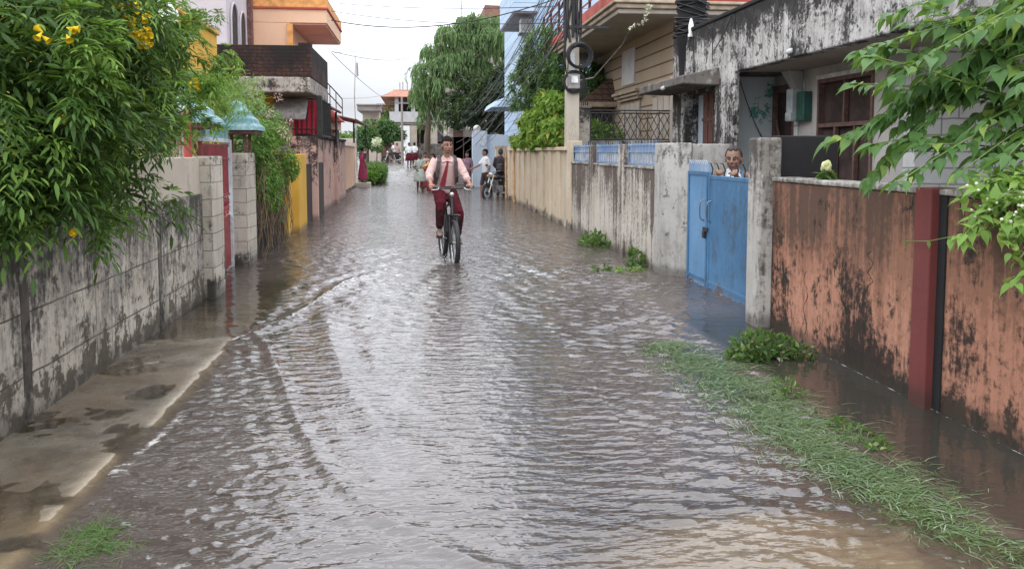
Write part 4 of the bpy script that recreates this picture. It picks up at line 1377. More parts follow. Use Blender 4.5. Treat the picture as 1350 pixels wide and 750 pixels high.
    for z in (6.05, 6.28, 6.5): rl.tube([(-4.7, 24.05, z), (-2.42, 24.05, z)], .014, 5)
    rl.build('roof_railing', M['rail_grey'], r)
    P = [(-4.6 + i * .22, 24.3, 5.84 + random.uniform(.05, .5)) for i in range(10)]
    C, U = in_blobs([(p, (.16, .12, .14)) for p in P], 420)
    me = leaf_mesh('foliage', LEAF_SMALL, C, U + RNG.normal(0, .4, C.shape), U + np.array([0, 0, 1.]), RNG.uniform(.07, .12, len(C)))
    o = mesh_obj('roof_plants', me, M['leaf_mango'], None)
    tag(o, 'row of green potted plants behind the roof railing of the peach house', 'plants', kind='stuff')
    # antenna mast
    r = empty('antenna_mast', (-3.9, 45, .6), 'thin pole with a small faded flag standing against the sky', 'pole')
    a = at_y(469, 72, 45)
    MB().tube([(a.x, 45, .3), (a.x - .1, 45, 4.5), (a.x, 45, a.z)], [.03, .028, .012], 6).build('mast', M['rail_grey'], r)
    fl = at_y(470.5, 92, 45)
    MB().hexa([(fl.x - .03, 44.98, fl.z - .35), (fl.x + .08, 44.97, fl.z - .35), (fl.x + .08, 45.0, fl.z - .35), (fl.x - .03, 45.01, fl.z - .35)],
              [(fl.x - .03, 44.98, fl.z + .35), (fl.x + .05, 44.97, fl.z + .35), (fl.x + .05, 45.0, fl.z + .35), (fl.x - .03, 45.01, fl.z + .35)]).build('flag', M['far_grey'], r)


def cloth_sheet(top, drop, depth, waves, n=24, m=8):
    """Hanging cloth with soft vertical folds between two top points."""
    a, b = V(top[0]), V(top[1])
    side = (b - a).cross(V((0, 0, 1))).normalized()
    mb = MB()
    vs = []
    for j in range(m + 1):
        for i in range(n + 1):
            f = i / n
            p = a.lerp(b, f) + side * (depth * math.sin(f * waves * 2 * PI + j * .25) * (.4 + .6 * j / m)) - V((0, 0, drop * j / m))
            vs.append(p)
    fs = [(j * (n + 1) + i, j * (n + 1) + i + 1, (j + 1) * (n + 1) + i + 1, (j + 1) * (n + 1) + i) for j in range(m) for i in range(n)]
    mb.add(vs, fs, True)
    vs2 = [v + side * .01 for v in vs]
    mb.add(vs2, [tuple(reversed(f)) for f in fs], True)
    return mb
# ------------------------------------------------------------------ right side of the street
def yx(px, X): return at_x(px, 200, X).y


def right_walls():
    # orange compound wall, nearest on the right
    r = empty('compound_wall', (3.3, 4, 0), 'salmon plaster wall with black mould and a dark red pilaster', 'wall')
    MB().box(3.2, 3.42, -3.0, 7.21, -.5, 1.33).build('wall_panel', M['orange_wall'], r, .012)
    cp = MB().box(3.185, 3.44, -3.0, 7.21, 1.333, 1.372)
    cp.build('coping', M['mould_pier'], r, .012)
    for y in (4.86, 1.9):
        MB().box(3.135, 3.3, y - .085, y + .085, -.5, 1.376).build('pilaster', M['red_pillar'], r, .008)
        MB().box(3.188, 3.3, y - .16, y - .088, -.5, 1.33).build('dark_seam', M['black_stain'], r)
    for cy, cz0, cz1 in ((6.52, .62, -.02), (6.28, .3, -.02), (5.55, .9, .6)):
        rg = random.Random(int(cy * 100))
        pth = [(3.2, cy + .035 * math.sin(k * .7) + rg.uniform(-.012, .012), cz0 + (cz1 - cz0) * k / 22) for k in range(23)]
        MB().tube(pth, [.0008] + [rg.uniform(.001, .0045) for k in range(21)] + [.001], 5).build('crack', M['black_stain'], r)
    o = MB().box(3.08, 3.285, 7.22, 7.50, -.5, 1.725).build('gate_pillar', M['mould_pier'], None, .02)
    tag(o, 'grey weathered pillar between the salmon wall and the blue gate', 'pillar')
    o = MB().box(3.288, 3.87, 7.33, 7.48, 0, 1.745).build('side_wall', M['black_stain'], None, .015)
    tag(o, 'black mould-covered wall stub behind the salmon wall', 'wall')

    # blue gate
    ys, y0, y1, X = at_x(935, 300, 3.43).y, 7.62, 10.2, 3.43
    r = empty('sheet_gate', (X, 9.1, 0), 'blue painted sheet metal gate with two leaves', 'gate')
    lf = MB().box(X - .012, X + .02, ys + .012, y1, -.12, 1.36)
    lf.build('gate_leaf', M['blue_paint_pale'], r, .006)
    lf = MB().box(X - .02, X + .012, y0, ys - .012, -.12, 1.325)
    lf.build('gate_leaf', M['blue_paint'], r, .006)
    fr = MB()
    for a, b, zt in ((ys + .014, y1, 1.36), (y0, ys - .014, 1.325)):
        fr.box(X - .028, X + .03, a, a + .05, -.12, zt)
        fr.box(X - .028, X + .03, b - .05, b, -.12, zt)
        fr.box(X - .026, X + .03, a + .051, b - .051, zt - .045, zt - .002)
        fr.box(X - .026, X + .03, a + .051, b - .051, .05, .09)
    fr.build('gate_frame', M['blue_paint'], r, .004)
    # serrated crest with bent dark points
    cr = MB().box(X - .01, X + .012, ys + .012, y1, 1.362, 1.455)
    cr.build('crest_strip', M['blue_rail'], r)
    for i in range(19):
        y = ys + .04 + i * (y1 - ys - .07) / 18
        MB().tube([(X, y, 1.45), (X - .005, y, 1.475), (X - .035, y, 1.50)], [.010, .008, .002], 6).build('spike', M['white_paint'] if i % 2 else M['blue_rail'], r)
    for i in range(9):
        y = ys - .06 - i * (ys - y0 - .3) / 8
        MB().tube([(X, y, 1.325), (X + .01, y, 1.40), (X - .015, y, 1.46), (X - .05, y, 1.47)], [.008, .008, .007, .002], 6).build('spike', M['black_metal'], r)
    for s, y in ((1, ys + .13), (-1, ys - .11)):
        MB().tube([(X - .02, y, .78), (X - .065, y, .80), (X - .075, y, .87), (X - .075, y, .95), (X - .065, y, 1.01), (X - .02, y, 1.03)], .0075, 8).build('handle', M['steel'], r)
    lk = MB().box(X - .05, X - .02, ys - .05, ys + .10, .66, .71)
    lk.box(X - .065, X - .03, ys + .01, ys + .075, .58, .66)
    lk.build('bolt_and_padlock', M['black_metal'], r, .005)

    # white stained wall with blue railing panels
    X = 3.2
    r = empty('compound_wall', (3.3, 14, 0), 'white plaster wall with dark vertical stains under blue railings', 'wall')
    MB().box(X, 3.42, 10.95, 17.3, -.3, 1.36).build('wall_panel', M['mould_cream'], r, .012)
    MB().hexa([(3.42, 10.215, -.3), (3.6, 10.4, -.3), (3.5, 10.95, -.3), (X - .012, 10.95, -.3), ][:0] or [(X - .012, 10.56, -.3), (3.45, 10.205, -.3), (3.6, 10.6, -.3), (X - .012, 10.948, -.3)], [(X - .012, 10.56, 1.71), (3.45, 10.205, 1.71), (3.6, 10.6, 1.71), (X - .012, 10.948, 1.71)]).build('end_pier', M['mould_pale'], r, .015)
    MB().box(3.47, 4.15, 10.62, 10.8, -.3, 1.70).build('return_wall', M['mould_pale'], r, .012)
    pys = [10.98, yx(821, X) , yx(781, X), 17.22]
    MB().box(X - .02, 3.44, 10.95, 17.3, 1.36, 1.395).build('coping', M['mould_pier'], r, .008)
    for i, y in enumerate(pys[1:3]):
        MB().box(X - .03, 3.4, y - .17, y + .17, -.25, 1.71).build('post', M['mould_cream'], r, .012)
    MB().box(X - .03, 3.42, 17.0, 17.4, -.3, 1.82).build('post', M['cream_wall'], r, .012)
    labs = ['blue railing panel with spikes, nearest to the blue gate', 'middle one of the three blue railing panels on the white wall', 'blue railing panel next to the utility pole']
    for i in range(3):
        a = pys[i] + (.0 if i == 0 else .19)
        b = pys[i + 1] - .19
        rr = empty('railing_panel', (X + .1, (a + b) / 2, 1.395), labs[i], 'railing', 'blue railing panels on the white wall')
        xr = X + .05
        f = MB()
        for z in (1.42, 1.60, 1.70): f.box(xr - .012, xr + .012, a, b, z - .014, z + .014)
        f.box(xr - .012, xr + .012, a, a + .03, 1.40, 1.72)
        f.box(xr - .012, xr + .012, b - .03, b, 1.40, 1.72)
        f.build('frame', M['blue_rail'], rr)
        MB().box(xr + .014, xr + .02, a + .03, b - .03, 1.42, 1.60).build('back_sheet', M['blue_grey_sheet'], rr)
        MB().box(xr + .006, xr + .011, a + .03, b - .03, 1.615, 1.69).build('band_sheet', M['blue_rail'], rr)
        n = int((b - a) / .15)
        br = MB()
        for k in range(n):
            y = a + .06 + k * (b - a - .1) / max(n - 1, 1)
            MB().tube([(xr - .016, y, 1.41), (xr - .016, y, 1.72), (xr - .016, y, 1.775)], [.0065, .0065, .001], 6).build('spike', M['blue_rail'], rr)

    # cream wall with pilasters
    r = empty('compound_wall', (3.25, 22.8, 0), 'cream panelled wall below the leafy creeper', 'wall')
    X = 3.15
    MB().box(X + .04, 3.36, 17.42, 28.4, -.3, 1.62).build('wall_panel', M['cream_wall'], r, .012)
    for i in range(9):
        y = 18.2 + i * 1.22
        MB().box(X - .005, X + .1, y, y + .5, -.3, 1.62).build('pilaster', M['cream_wall'], r, .012)
    MB().box(X - .04, 3.42, 17.42, 28.45, 1.622, 1.70).build('coping', M['cream_wall'], r, .012)
    MB().box(X - .03, 3.4, 28.0, 28.5, -.3, 1.78).build('end_pier', M['cream_wall'], r, .015)
    for i, (px, Y) in enumerate(((681.5, 26.3), (673, 28.7))):
        x = 3.09
        o = MB()
        o.tube([(x, Y, -.2), (x, Y, 1.72)], .035, 8)
        for z in (.4, .9, 1.4): o.tube([(x, Y, z - .03), (x, Y, z + .03)], .045, 8)
        o = o.build('drain_pipe', M['tape_orange'])
        tag(o, ['rusty orange pipe on the cream wall, nearer one', 'rusty orange pipe at the far end of the cream wall'][i], 'pipe')
    # cream gate behind the parked motorcycle
    r = empty('compound_wall', (3.9, 34.3, 0), 'cream wall and gate pier behind the parked motorcycle', 'wall')
    MB().box(3.25, 3.6, 34.0, 34.35, -.2, 1.75).build('pier', M['cream_wall'], r, .02)
    MB().box(3.6, 5.4, 34.1, 34.3, -.2, 1.55).build('wall_panel', M['cream_wall'], r, .01)
    MB().box(3.2, 5.4, 34.0, 34.4, 1.752, 1.84).build('coping', M['cream_wall'], r, .01)
    MB().box(3.75, 4.2, 34.06, 34.1, .4, 1.35).build('panel', M['peach_pale'], r)

    # pale blue gate house further on
    r = empty('gate_house', (3.0, 38, 0), 'pale blue gate piers and door with a round lamp globe on top', 'gate house')
    a = at_y(626, 175, 38)
    MB().box(a.x - .12, a.x + .55, 37.8, 38.3, -.2, at_y(626, 173, 38).z).build('pier', M['pale_blue'], r, .02)
    MB().box(a.x + .2, a.x + .5, 37.77, 37.8, at_y(0, 192, 38).z, at_y(0, 176, 38).z).build('panel', M['blue_grey_sheet'], r)
    MB().box(a.x + .55, a.x + 1.9, 38.0, 38.12, -.2, at_y(0, 180, 38).z).build('door_leaf', M['pale_blue'], r, .01)
    MB().box(a.x + .55, a.x + 3.2, 38.2, 40.2, -.2, at_y(0, 176, 38).z).build('wall', M['pale_blue'], r, .01)
    MB().ball((a.x + .1, 38.05, at_y(0, 168, 38).z), .17, 16, 10).build('globe', M['globe'], r)


def mildew_house():
    r = empty('mildewed_house', (6, 11, 0), 'white single-storey house black with mould, porch facing the street', 'house')
    X = 5.0
    yb = at_x(968, 95, X).y       # near edge of the column, where the porch band ends
    zb = at_x(968, 95, X).z
    ztop = at_x(950, 25, X).z
    yc = yb + .75
    yfar = at_x(887, 100, X).y
    # porch roof slab and parapet
    MB().box(X + .105, 9.5, yb, yc + .3, zb + .002, zb + .16).build('porch_slab', M['concrete_dark'], r)
    MB().box(X + .02, 9.5, 3.0, yb - .002, zb + .002, zb + .16).build('porch_slab', M['soffit'], r, .01)
    MB().box(X, X + .18, 3.0, yb - .002, zb, ztop).build('parapet', M['mould_white'], r, .02)
    MB().box(X - .025, X + .22, 3.0, yfar, ztop, ztop + .07).build('parapet_coping', M['black_stain'], r, .02)
    # street wall left of the porch with a recessed window
    wy0, wy1 = at_x(940, 150, X).y, at_x(903, 150, X).y
    wz1 = at_x(925, 122, X).z
    wz0 = at_x(925, 192, X).z
    MB().box(X, X + .1, yb, wy0, 0, ztop - .003).build('column', M['mould_white'], r, .02)
    MB().box(X, X + .3, wy1, yfar, 0, ztop - .003).build('wall', M['mould_white'], r, .02)
    MB().box(X + .003, X + .3, wy0, wy1, wz1, ztop - .003).build('wall', M['mould_white'], r)
    MB().box(X + .003, X + .3, wy0, wy1, 0, wz0).build('wall', M['mould_white'], r)
    MB().box(X + .26, X + .3, wy0, wy1, wz0, wz1).build('window_reveal', M['pale_blue'], r)
    wn = MB().box(X + .2, X + .24, wy0, wy0 + (wy1 - wy0) * .72, wz0, wz1)
    wn = wn.build('window', M['brown_wood'], r, .01)
    bm = MB()
    for k in range(1, 4):
        y = wy0 + (wy1 - wy0) * .72 * k / 4
        bm.box(X + .185, X + .199, y - .02, y + .02, wz0, wz1)
    bm.box(X + .18, X + .199, wy0, wy0 + (wy1 - wy0) * .72, (wz0 + wz1) / 2 - .03, (wz0 + wz1) / 2 + .03)
    bm.build('glazing_bars', M['brown_wood'], wn)
    # concrete sun shade over that window
    za = at_x(905, 112, X).z
    sh = MB()
    ya, ye = at_x(945, 120, X).y, yfar + .2
    sh.hexa([(X - .62, ya - .1, za - .12), (X + .02, ya - .1, za - .14), (X + .02, ye, za - .14), (X - .62, ye, za - .12)],
            [(X - .62, ya - .1, za + .02), (X + .02, ya - .1, za + .16), (X + .02, ye, za + .16), (X - .62, ye, za + .02)])
    sh.build('sun_shade', M['concrete_dark'], r, .02)
    # faint vertical board joints on the upper band
    for px in (904, 914, 939):
        y = at_x(px, 80, X).y
        MB().box(X - .006, X - .001, y - .008, y + .008, za + .25, ztop - .1).build('joint', M['black_stain'], r)
    # porch: side wall, back wall, door, window
    XB = 6.0
    MB().box(X + .102, XB + .2, yc + .05, yc + .25, 0, zb).build('porch_side_wall', M['blue_plaster'], r, .01)
    dy1, dy0 = yc + .0, at_x(1049, 150, XB).y
    dz = at_x(1035, 112, XB).z
    w1, w0 = at_x(1079, 150, XB).y, at_x(1152, 150, XB).y
    wz1, wz0 = at_x(1079, 106, XB).z, at_x(1079, 236, XB).z - .15
    yend = at_x(1192, 150, XB).y
    wl = MB()
    wl.box(XB, XB + .2, w1, dy0, 0, zb)
    wl.box(XB, XB + .2, yend, w0, 0, zb)
    wl.box(XB + .002, XB + .2, w0, w1, wz1, zb)
    wl.box(XB + .002, XB + .2, w0, w1, 0, wz0)
    wl.box(XB + .002, XB + .2, dy0, dy1, dz, zb)
    wl.build('porch_back_wall', M['grey_plaster'], r)
    MB().box(XB + .3, XB + .34, w0 - .2, dy1 + .2, 0, zb).build('dark_interior', M['dark_opening'], r)
    d = MB()
    d.box(XB - .03, XB + .1, dy1 - .09, dy1, 0, dz)
    d.box(XB - .03, XB + .1, dy0, dy0 + .08, 0, dz)
    d.box(XB - .028, XB + .1, dy0 + .08, dy1 - .09, dz - .13, dz - .002)
    d = d.build('door', M['red_wood'], r, .006)
    MB().box(XB + .03, XB + .06, dy0 + .08, dy1 - .09, 0, dz - .13).build('net_panel', M['net'], d)
    b = MB().tube([(XB - .01, dy1 - .12, dz - .55), (XB - .01, dy0 + .16, dz - 1.75)], .03, 6)
    b.build('brace', M['red_wood'], d)
    wn = MB()
    wn.box(XB - .03, XB + .08, w0, w0 + .05, wz0, wz1)
    wn.box(XB - .03, XB + .08, w1 - .05, w1, wz0, wz1)
    for z in (wz0 + .03, wz1 - .03, wz0 + (wz1 - wz0) * .58):
        wn.box(XB - .028, XB + .08, w0 + .05, w1 - .05, z - .03, z + .03)
    wm = (w0 + w1) / 2
    wn.box(XB - .02, XB + .05, wm - .02, wm + .02, wz0 + (wz1 - wz0) * .58 + .03, wz1 - .06)
    for f in (.3, .66):
        y = w0 + (w1 - w0) * f
        wn.box(XB - .02, XB + .05, y - .02, y + .02, wz0 + .06, wz0 + (wz1 - wz0) * .58 - .03)
    wn = wn.build('window', M['red_wood'], r, .005)
    MB().box(XB + .06, XB + .08, w0 + .05, w1 - .05, wz0 + .03, wz1 - .03).build('pane', M['net'], wn)
    MB().box(XB - .035, XB - .002, w0 - .04, w1 + .04, wz1 + .0, wz1 + .06).build('lintel_strip', M['white_paint'], wn)
    MB().box(XB - .04, XB - .003, dy0 - .14, dy0 - .02, 0, dz - .45).build('tiled_strip', M['white_block'], r, .01)
    br = MB().hexa([(XB - .1, dy0 - .2, zb - .28), (XB, dy0 - .2, zb - .28), (XB, dy0 - .02, zb - .28), (XB - .1, dy0 - .02, zb - .28)],
                   [(XB - .25, dy0 - .25, zb), (XB, dy0 - .25, zb), (XB, dy0 + .03, zb), (XB - .25, dy0 + .03, zb)])
    br.build('bracket', M['grey_plaster'], r, .01)
    # neighbour wing of white blocks facing the camera
    MB().box(XB + .001, 10.5, yend - .25, yend - .003, 0, zb).build('block_wing', M['white_block'], r)

    # electricity meter
    ym1, ym0 = at_x(1052, 140, XB).y, at_x(1071, 140, XB).y
    zt, z0 = at_x(1062, 122, XB).z, at_x(1062, 160, XB).z
    r2 = empty('electric_meter', (XB - .08, (ym0 + ym1) / 2, z0), 'grey and green electricity meter box beside the porch door', 'meter')
    MB().box(XB - .14, XB - .003, ym0, ym0 + (ym1 - ym0) * .52, z0, zt).build('green_box', M['meter_green'], r2, .012)
    MB().box(XB - .2, XB - .01, ym0 + (ym1 - ym0) * .56, ym1, z0 + .12, zt + .06).build('grey_box', M['meter_grey'], r2, .015)
    MB().box(XB - .24, XB - .1, ym0 + (ym1 - ym0) * .5, ym1 - .05, z0 + .0, z0 + .14).build('terminal_cover', M['meter_grey'], r2, .02)
    MB().tube([(XB - .06, ym0 + .1, zt), (XB - .08, ym0 + .12, zt + .18), (XB - .06, ym0 + .22, zt + .3), (XB - .03, ym1, zt + .42)], .012, 6).build('conduit', M['cable_grey'], r2)

    # cable tangle and junction standing on the roof edge
    c = at_x(904, 30, X + .05)
    r3 = empty('cable_pole', (c.x, c.y, 0), 'black cable-wrapped pole top at the far roof corner of the mouldy house', 'pole')
    MB().lathe((c.x + .12, c.y, 3.0), [(.22, 0), (.25, .55), (.28, .6), (.29, .9), (.26, 1.2), (.28, 1.9), (.2, 2.4)], 16).build('mast', M['black_stain'], r3)
    tg = MB()
    rng = random.Random(4)
    for i in range(46):
        R = .29 + rng.uniform(0, .05)
        z = 3.75 + rng.random() * 1.5
        tg.torus((c.x + .12, c.y, z), (rng.uniform(-.35, .35), rng.uniform(-.35, .35), 1), R, .012, 24, 5)
    tg.build('cable_tangle', M['cable'], r3)
    q = at_x(911, 36, X - .01)
    MB().lathe((q.x, q.y, q.z - .18), [(.055, 0), (.055, .05), (.04, .06), (.05, .2), (.02, .32), (0, .34)], 12).build('insulator', M['white_paint'], r3)
    # two small white lamps under slab edges
    for px, py, XX, lab in ((875, 116, X - .63, 'small white fitting on the concrete sun shade'), (1043, 67, X - .02, 'small white fitting on the porch roof edge')):
        p = at_x(px, py, XX)
        o = MB().lathe(p, [(0, 0), (.035, .0), (.035, .09), (.02, .12), (0, .12)], 10, (0, 1, -.1)).build('lamp_fitting', M['white_paint'])
        tag(o, lab, 'lamp')


def beige_house():
    r = empty('beige_house', (6.5, 22, 0), 'beige house with grooved siding and a deep overhanging balcony', 'house')
    XW, XE = 5.6, 4.2
    p = at_x(815, 18, XE)
    y0, ze = p.y, p.z
    y1 = at_x(717, 78, XE).y
    MB().box(XW, 11, y0 + .6, y1 - .8, 0, ze).build('wall', M['beige_siding'], r)
    MB().box(XE, 11, y0, y1, ze, ze + .10).build('balcony_slab', M['soffit'], r, .02)
    MB().box(XE - .06, 11, y0 - .06, y1 + .06, ze + .102, ze + .20).build('cornice', M['beige_trim'], r, .025)
    MB().box(XE - .12, 11, y0 - .12, y1 + .12, ze + .203, ze + .27).build('cornice', M['beige_trim'], r, .02)
    MB().box(XE - .10, 11, y0 - .10, y1 + .10, ze + .272, ze + .52).build('red_fascia', M['red_awning'], r, .02)
    rib = MB()
    for f in (.33, .66): rib.box(XE + .05, 11, y0 + (y1 - y0) * f - .02, y0 + (y1 - y0) * f + .02, ze - .015, ze - .001)
    rib.build('soffit_rib', M['beige_trim'], r)
    for i in range(8):
        y = y0 + i * (y1 - y0) / 7
        MB().box(XE - .03, XE + .03, y - .03, y + .03, ze + .52, ze + 1.5).build('railing_post', M['black_metal'], r)
    rr = MB()
    for z in (.75, 1.0, 1.25, 1.5): rr.tube([(XE, y0, ze + z), (XE, y1, ze + z)], .022, 6)
    rr.build('railing_bar', M['rail_red'], r)
    MB().box(6.0, 11, y0 + 1.5, y1 - 1, ze + .5, ze + 3.2).build('upper_storey', M['sky_blue_wall'], r)
    # sign board on the wall
    a, b = at_x(838, 60, XW), at_x(821, 112, XW)
    o = MB().box(XW - .03, XW - .005, a.y, b.y, at_x(829, 112, XW).z, at_x(829, 66, XW).z).build('sign_board', M['sign_board'])
    tag(o, 'tall white board with faded print on the beige siding', 'board')
    # windows with heavy pediments
    for pa, pb, pt, pbm in ((845, 820, 125, 192), (893, 862, 112, 192)):
        ya, yb = at_x(pa, 150, XW).y, at_x(pb, 150, XW).y
        ztp = at_x((pa + pb) / 2, pt, XW).z
        z0 = at_x((pa + pb) / 2, pbm, XW).z - .3
        w = MB().box(XW - .03, XW - .004, ya, yb, z0, ztp - .18).build('window', M['beige_trim'], r, .006)
        sh = MB()
        n = 4
        for k in range(n):
            u0, u1 = ya + (yb - ya) * (k + .08) / n, ya + (yb - ya) * (k + .92) / n
            sh.box(XW - .045, XW - .031, u0, u1, z0 + .1, ztp - .65)
            sh.box(XW - .045, XW - .031, u0, u1, ztp - .6, ztp - .25)
        sh.build('shutter', M['far_cream'], w, .004)
        pd = MB()
        pd.box(XW - .12, XW - .002, ya - .12, yb + .12, ztp - .16, ztp - .08)
        pd.box(XW - .18, XW - .002, ya - .18, yb + .18, ztp - .078, ztp + .0)
        pd.box(XW - .24, XW - .002, ya - .24, yb + .24, ztp + .002, ztp + .08)
        pd.build('pediment', M['beige_trim'], w, .01)
    # tiled porch hood
    ya, yb = at_x(811, 150, XW).y, at_x(779, 150, XW).y + .8
    zt, zl = at_x(808, 104, XW).z, at_x(808, 136, XW).z
    h = MB()
    h.hexa([(XW - 1.0, ya - .15, zl), (XW, ya - .15, zl), (XW, yb, zl), (XW - 1.0, yb, zl)], [(XW - .12, ya + .35, zt), (XW, ya + .35, zt), (XW, yb - .3, zt), (XW - .12, yb - .3, zt)])
    h.build('porch_hood', M['hood_tiles'], r)
    MB().box(XW - 1.04, XW, ya - .19, yb, zl - .14, zl - .003).build('hood_fascia', M['beige_trim'], r, .015)
    MB().box(XW - .02, XW - .004, ya + .1, yb - .3, 0, zl - .15).build('doorway', M['dark_opening'], r)
    MB().box(XW - .95, XW - .8, ya, ya + .12, 0, zl - .14).build('hood_post', M['black_metal'], r)
    # hanging flex with pale blossoms from the soffit
    o = MB().tube([(4.9, y0 + 1.5, ze - .01), (4.85, y0 + 2.2, ze - .35), (4.6, y0 + 4.2, ze - .95), (4.35, y0 + 5.4, ze - .95), (4.25, y0 + 6.2, ze - .8)], .018, 6).build('hanging_cable', M['cable_grey'])
    tag(o, 'grey cable sagging below the balcony soffit of the beige house', 'cable')
    g = at_x(858, 5, XE - .1)
    P = [V((XE - .12, y0 + .02, ze + .5)), V((XE + .1, y0 - .05, ze + .1)), V((XE + .06, y0 + .1, ze - .25)), V((XE + .0, y0 + .35, ze - .45))]
    P = [at_y(857 - k * 1.5 - (k > 4) * (k - 4) * 3.5, 8 + k * 4.4 - (k > 5) * (k - 5) * 2.0, y0 - .13) for k in range(9)]
    rr = empty('dry_garland', tuple(P[-1]), 'string of faded pale flowers hanging from the red balcony edge', 'garland')
    MB().tube(P, .008, 5).build('string', M['twig'], rr)
    for p in P:
        me = leaf_mesh('flower', LEAF_SMALL, np.array([tuple(p)] * 7) - np.array(rr.location), rand_unit(7), rand_unit(7), RNG.uniform(.05, .09, 7))
        mesh_obj('flower', me, M['flower_white'], rr)

    # iron lattice fence in front of the beige house
    Y = 18.0
    xa, xb = at_y(778, 160, Y).x, at_y(884, 160, Y).x
    zt, z0 = at_y(830, 146, Y).z, at_y(830, 184, Y).z
    r = empty('lattice_fence', ((xa + xb) / 2, Y, z0), 'black iron lattice fence in front of the beige house', 'fence')
    f = MB()
    for z in (z0, zt - .06, zt): f.tube([(xa, Y, z), (xb, Y, z)], .016, 6)
    n = 7
    for i in range(n + 1): f.tube([(xa + (xb - xa) * i / n, Y, z0), (xa + (xb - xa) * i / n, Y, zt)], .010 if i % n else .022, 6)
    f.build('frame', M['black_metal'], r)
    lt = MB()
    w = (xb - xa) / 12
    h = zt - .06 - z0
    for i in range(-2, 13):
        for s in (0, 1):
            a, b = xa + i * w, xa + (i + 2) * w
            za, zb_ = (z0, zt - .06) if s else (zt - .06, z0)
            p, q = V((a, Y, za)), V((b, Y, zb_))
            d = q - p
            t0 = max(0, (xa - a) / (b - a))
            t1 = min(1, (xb - a) / (b - a))
            if t1 > t0: lt.tube([p + d * t0, p + d * t1], .009, 5)
    lt.build('lattice', M['black_metal'], r)
    o = MB().box(xa - .05, 5.6, Y - .1, Y + .12, 0, z0 - .03).build('low_wall', M['concrete_dark'], None, .01)
    tag(o, 'dark low wall carrying the black lattice fence', 'wall')
    # stained gate pillar next to the pole
    r = empty('gate_pillar', (3.75, 18.0, 0), 'mould-stained gate pillar right behind the utility pole', 'pillar')
    a, b = at_y(763, 180, 18).x, at_y(777, 180, 18).x
    MB().box(a, b, 17.95, 18.25, 0, at_y(770, 141, 18).z).build('shaft', M['mould_dark'], r, .02)
    MB().box(a - .03, b + .03, 17.92, 18.28, at_y(770, 143, 18).z, at_y(770, 140, 18).z).build('cap', M['concrete_dark'], r, .01)
    g = MB()
    for k in range(5): g.tube([(a + .02 + k * (b - a - .04) / 4, 18.1, at_y(770, 141, 18).z), (a + .05 + k * (b - a - .1) / 4, 18.1, at_y(770, 108, 18).z)], .012, 5)
    g.build('iron_bars', M['black_metal'], r)
    # pots and plants behind the lattice
    bl = [((xa + .3, 18.9, 2.0), (.3, .3, .28)), ((xa + .75, 19.1, 1.98), (.28, .3, .22)), ((xa + .1, 19.2, 2.1), (.25, .3, .25))]
    C, U = in_blobs(bl, 900, .4)
    r = empty('potted_shrub', (xa + .4, 19.0, 0), 'green shrub behind the black lattice fence', 'shrub')
    me = leaf_mesh('foliage', LEAF_SMALL, C, U + RNG.normal(0, .5, C.shape), U + np.array([0, 0, 1.]), RNG.uniform(.09, .16, len(C)))
    mesh_obj('foliage', me, M['leaf_ivy'], r)
    me.transform(Matrix.Translation(-r.location))
    MB().lathe((xa + .4, 19.0, 0), [(.16, 0), (.2, .3), (.22, .32), (.2, .34)], 16).build('pot', M['red_wood'], r)
    MB().tube([(xa + .4, 19.0, .3), (xa + .4, 19.05, 1.9)], [.04, .02], 7).build('stem', M['twig'], r)


def blue_building():
    Y = 30.0
    r = empty('blue_building', (8, 33, 0), 'sky blue multi-storey building behind the utility pole', 'building')
    xw = at_y(704, 60, Y).x
    MB().box(xw, 13, Y, 40, 0, 14).build('wall', M['sky_blue_wall'], r)
    # balcony box
    xb = at_y(677, 17, Y - .9).x
    zb = at_y(677, 17, Y - .9).z
    yb = at_x(659, 44, xb).y
    MB().box(xb, xw + .0, Y - .9, yb, zb + .05, zb + 1.15).build('balcony', M['sky_blue_wall'], r, .02)
    MB().box(xb + .04, xw + .0, Y - .86, yb - .04, zb, zb + .048).build('balcony_floor', M['grey_underside'], r)
    rl = MB()
    for i in range(7): rl.tube([(xb + .05, Y - .8 + i * (yb - Y) / 6, zb + 1.15), (xb + .05, Y - .8 + i * (yb - Y) / 6, zb + 2.0)], .02, 5)
    for z in (1.6, 2.0): rl.tube([(xb + .05, Y - .85, zb + z), (xb + .05, yb, zb + z)], .02, 5)
    rl.build('balcony_rail', M['black_metal'], r)
    # sloped blue canopy lower down
    a, b, c = at_y(692, 108, Y - .9), at_y(690, 138, Y - .9), at_y(655, 141, Y - .9)
    xl = at_y(652, 140, Y - 1.0).x
    cn = MB()
    cn.hexa([(xl - .1, Y - 1.0, c.z - .02), (xw + .3, Y - 1.0, c.z), (xw + .3, yb - 1.5, c.z), (xl - .1, yb - 1.5, c.z - .02)],
            [(xl, Y - .9, c.z + .18), (xw + .3, Y - .9, a.z), (xw + .3, yb - 1.5, a.z), (xl, yb - 1.5, c.z + .18)])
    cn.build('canopy', M['sky_blue_wall'], r, .02)
    # air conditioner hanging on the wall
    p, q = at_y(686, 25, Y - .35), at_y(701, 44, Y - .35)
    r2 = empty('air_conditioner', ((p.x + q.x) / 2, Y - .2, q.z), 'grey air conditioner box under the blue balcony', 'air conditioner')
    MB().box(p.x, q.x, Y - .4, Y - .02, q.z, p.z).build('casing', M['meter_grey'], r2, .03)
    f = MB()
    for k in range(5): f.torus(((p.x + q.x) / 2, Y - .41, (p.z + q.z) / 2), (0, 1, 0), .04 + k * .038, .006, 20, 4)
    f.build('fan_grille', M['grey_metal'], r2)
    bk = MB()
    bk.box(p.x - .05, q.x + .05, Y - .42, Y - .0, q.z - .06, q.z - .004)
    bk.build('bracket', M['black_metal'], r2)


